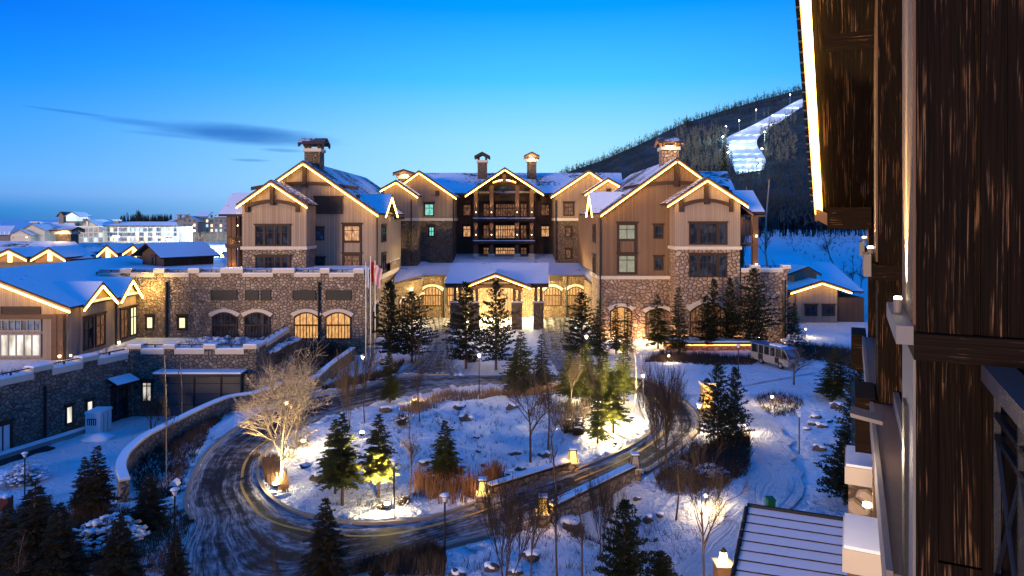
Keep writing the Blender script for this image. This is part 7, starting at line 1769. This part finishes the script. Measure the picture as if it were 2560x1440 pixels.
# lower storey: orange lit timber post, stone piers with snowy caps
MB().box(.42, 1.2, 9.2, 20, 0, zl - .36, mpT).build('lower_wall', 'wood_old', tw); MB().box(.30, .415, 12.3, 12.8, 8.4, zl - .46, mpT).build('lit_post', 'timber_mid', tw)
for uu in (10.5, 14.0):
    MB().box(-.06, .36, uu + .06, uu + 1.1, 0, 10.1, mpT).build('stone_pier', 'stone_tan', tw); cp = MB().box(-.12, .42, uu, uu + 1.2, 10.103, 10.42, mpT).build('pier_cap', 'band', tw)
    MB().box(-.1, .4, uu + .02, uu + 1.18, 10.423, 10.47, mpT).build('cap_snow', 'snow', cp)
MB().box(-.02, .34, 8, 30, 0, 8.6, mpT).build('stone_parapet', 'stone_tan', tw)
c = mpT(.22, 12.55, 10.2); l_ = MB().lathe(c, [(.05, 0), (.055, .1)], 10).build('uplight', 'lip', tw); MB().lathe(c + Vector((0, 0, .103)), [(.07, 0), (.06, .05)], 10).build('lens', 'spot_glow', l_)
spot_light(l_, c + Vector((0, 0, .2)), tuple(mpT(.1, 0, 1)), 40, 80, (1, .66, .28), .03); point_light(l_, c + mpT(-.1, -.3, .1), 6, (1, .7, .3), .04)
# wall lamp shade sticking out
mb = MB(); mb.prism([mpT(-.02, 9.9, zu(1048, 10)), mpT(.35, 9.9, zu(1060, 10)), mpT(.35, 10.3, zu(1060, 10)), mpT(-.02, 10.3, zu(1048, 10))], (0, 0, .05)); ws_ = mb.build('wall_lamp_shade', 'lip', tw); point_light(ws_, mpT(-.25, 9.9, zu(1120, 10)), 70, (1, .78, .55), .12)
# rake roof overhead with lit edge
wo = -.8; ua, ub = 10.0, 19.35
def zr_(u): return 18.9 - (u - 13.7) * .688
mb = MB(); mb.prism([mpT(wo, ua, zr_(ua)), mpT(.45, ua, zr_(ua)), mpT(.45, ub, zr_(ub)), mpT(wo, ub, zr_(ub))], (0, 0, .12)); sf = mb.build('soffit', 'wood_old', tw)
mb = MB()
nst = 40
for i in range(nst):
    a, b = ua + (ub + .1 - ua) * i / nst, ua + (ub + .1 - ua) * (i + 1) / nst
    mb.prism([mpT(wo - .16, a, zr_(a) + .30), mpT(2.2, a, zr_(a) + .30), mpT(2.2, b, zr_(b) + .34), mpT(wo - .16, b, zr_(b) + .34)], (0, 0, .05))
mb.build('shingles', 'metal_dark', tw)
mb = MB(); mb.prism([mpT(wo - .06, ua, zr_(ua) - .10), mpT(wo - .06, ub, zr_(ub) - .10), mpT(wo - .06, ub, zr_(ub) + .29), mpT(wo - .06, ua, zr_(ua) + .29)], mpT(.055, 0, 0)); mb.build('rake_board', 'rake', tw)
mb = MB(); mb.prism([mpT(wo - .04, ua, zr_(ua) - .13), mpT(wo + .13, ua, zr_(ua) - .13), mpT(wo + .13, ub - .3, zr_(ub - .3) - .13), mpT(wo - .04, ub - .3, zr_(ub - .3) - .13)], (0, 0, .06)); mb.build('light_strip', 'led', tw)
MB().box(-.47, .42, 14.3, 14.7, zr_(14.5) - .12, zr_(14.5) + .6, mpT).build('purlin', 'wood_old_h', tw)
MB().box(-.55, .42, ub - .75, ub - .35, zr_(ub) - .28, zr_(ub) + .25, mpT).build('purlin', 'wood_old_h', tw)
mb = MB(); mb.prism([mpT(wo - .02, ub - .5, zr_(ub) - .05), mpT(wo + .25, ub - .5, zr_(ub) - .2), mpT(wo + .25, ub, zr_(ub) - .2), mpT(wo - .02, ub, zr_(ub) - .05)], (0, 0, .3)); mb.build('eave_bracket', 'timber_mid', tw)
# balcony rail close by
rb_ = thing('balcony_railing', 'brown wooden handrail over dark crossed metal lattice at the right edge', 'railing', tuple(mpT(.95, 5.5, 13)))
wr = wu(2452, u); zt = zu(905, u, .8)
MB().box(wr, wr + .2, 2.2, u - .003, zt - .13, zt, mpT).build('handrail', 'ledge', rb_)
mb = MB()
wr2 = wr + .09
for z_ in (zt - .36, zt - .52, zt - 1.55): mb.box(wr2 - .02, wr2 + .02, 3.2, u - .02, z_ - .02, z_ + .02, mpT)
for uu in (u - .06, u - .9, u - 1.7, u - 2.5): mb.box(wr2 - .022, wr2 + .022, uu - .022, uu + .022, zt - 1.75, zt - .133, mpT)
for k_ in range(3):
    a, b = u - .08 - k_ * .83, u - .88 - k_ * .82
    mb.tube([mpT(wr2, a, zt - .55), mpT(wr2, b, zt - 1.53)], .014, 5); mb.tube([mpT(wr2, a, zt - 1.53), mpT(wr2, b, zt - .55)], .014, 5)
mb.build('lattice', 'metal_dark', rb_)
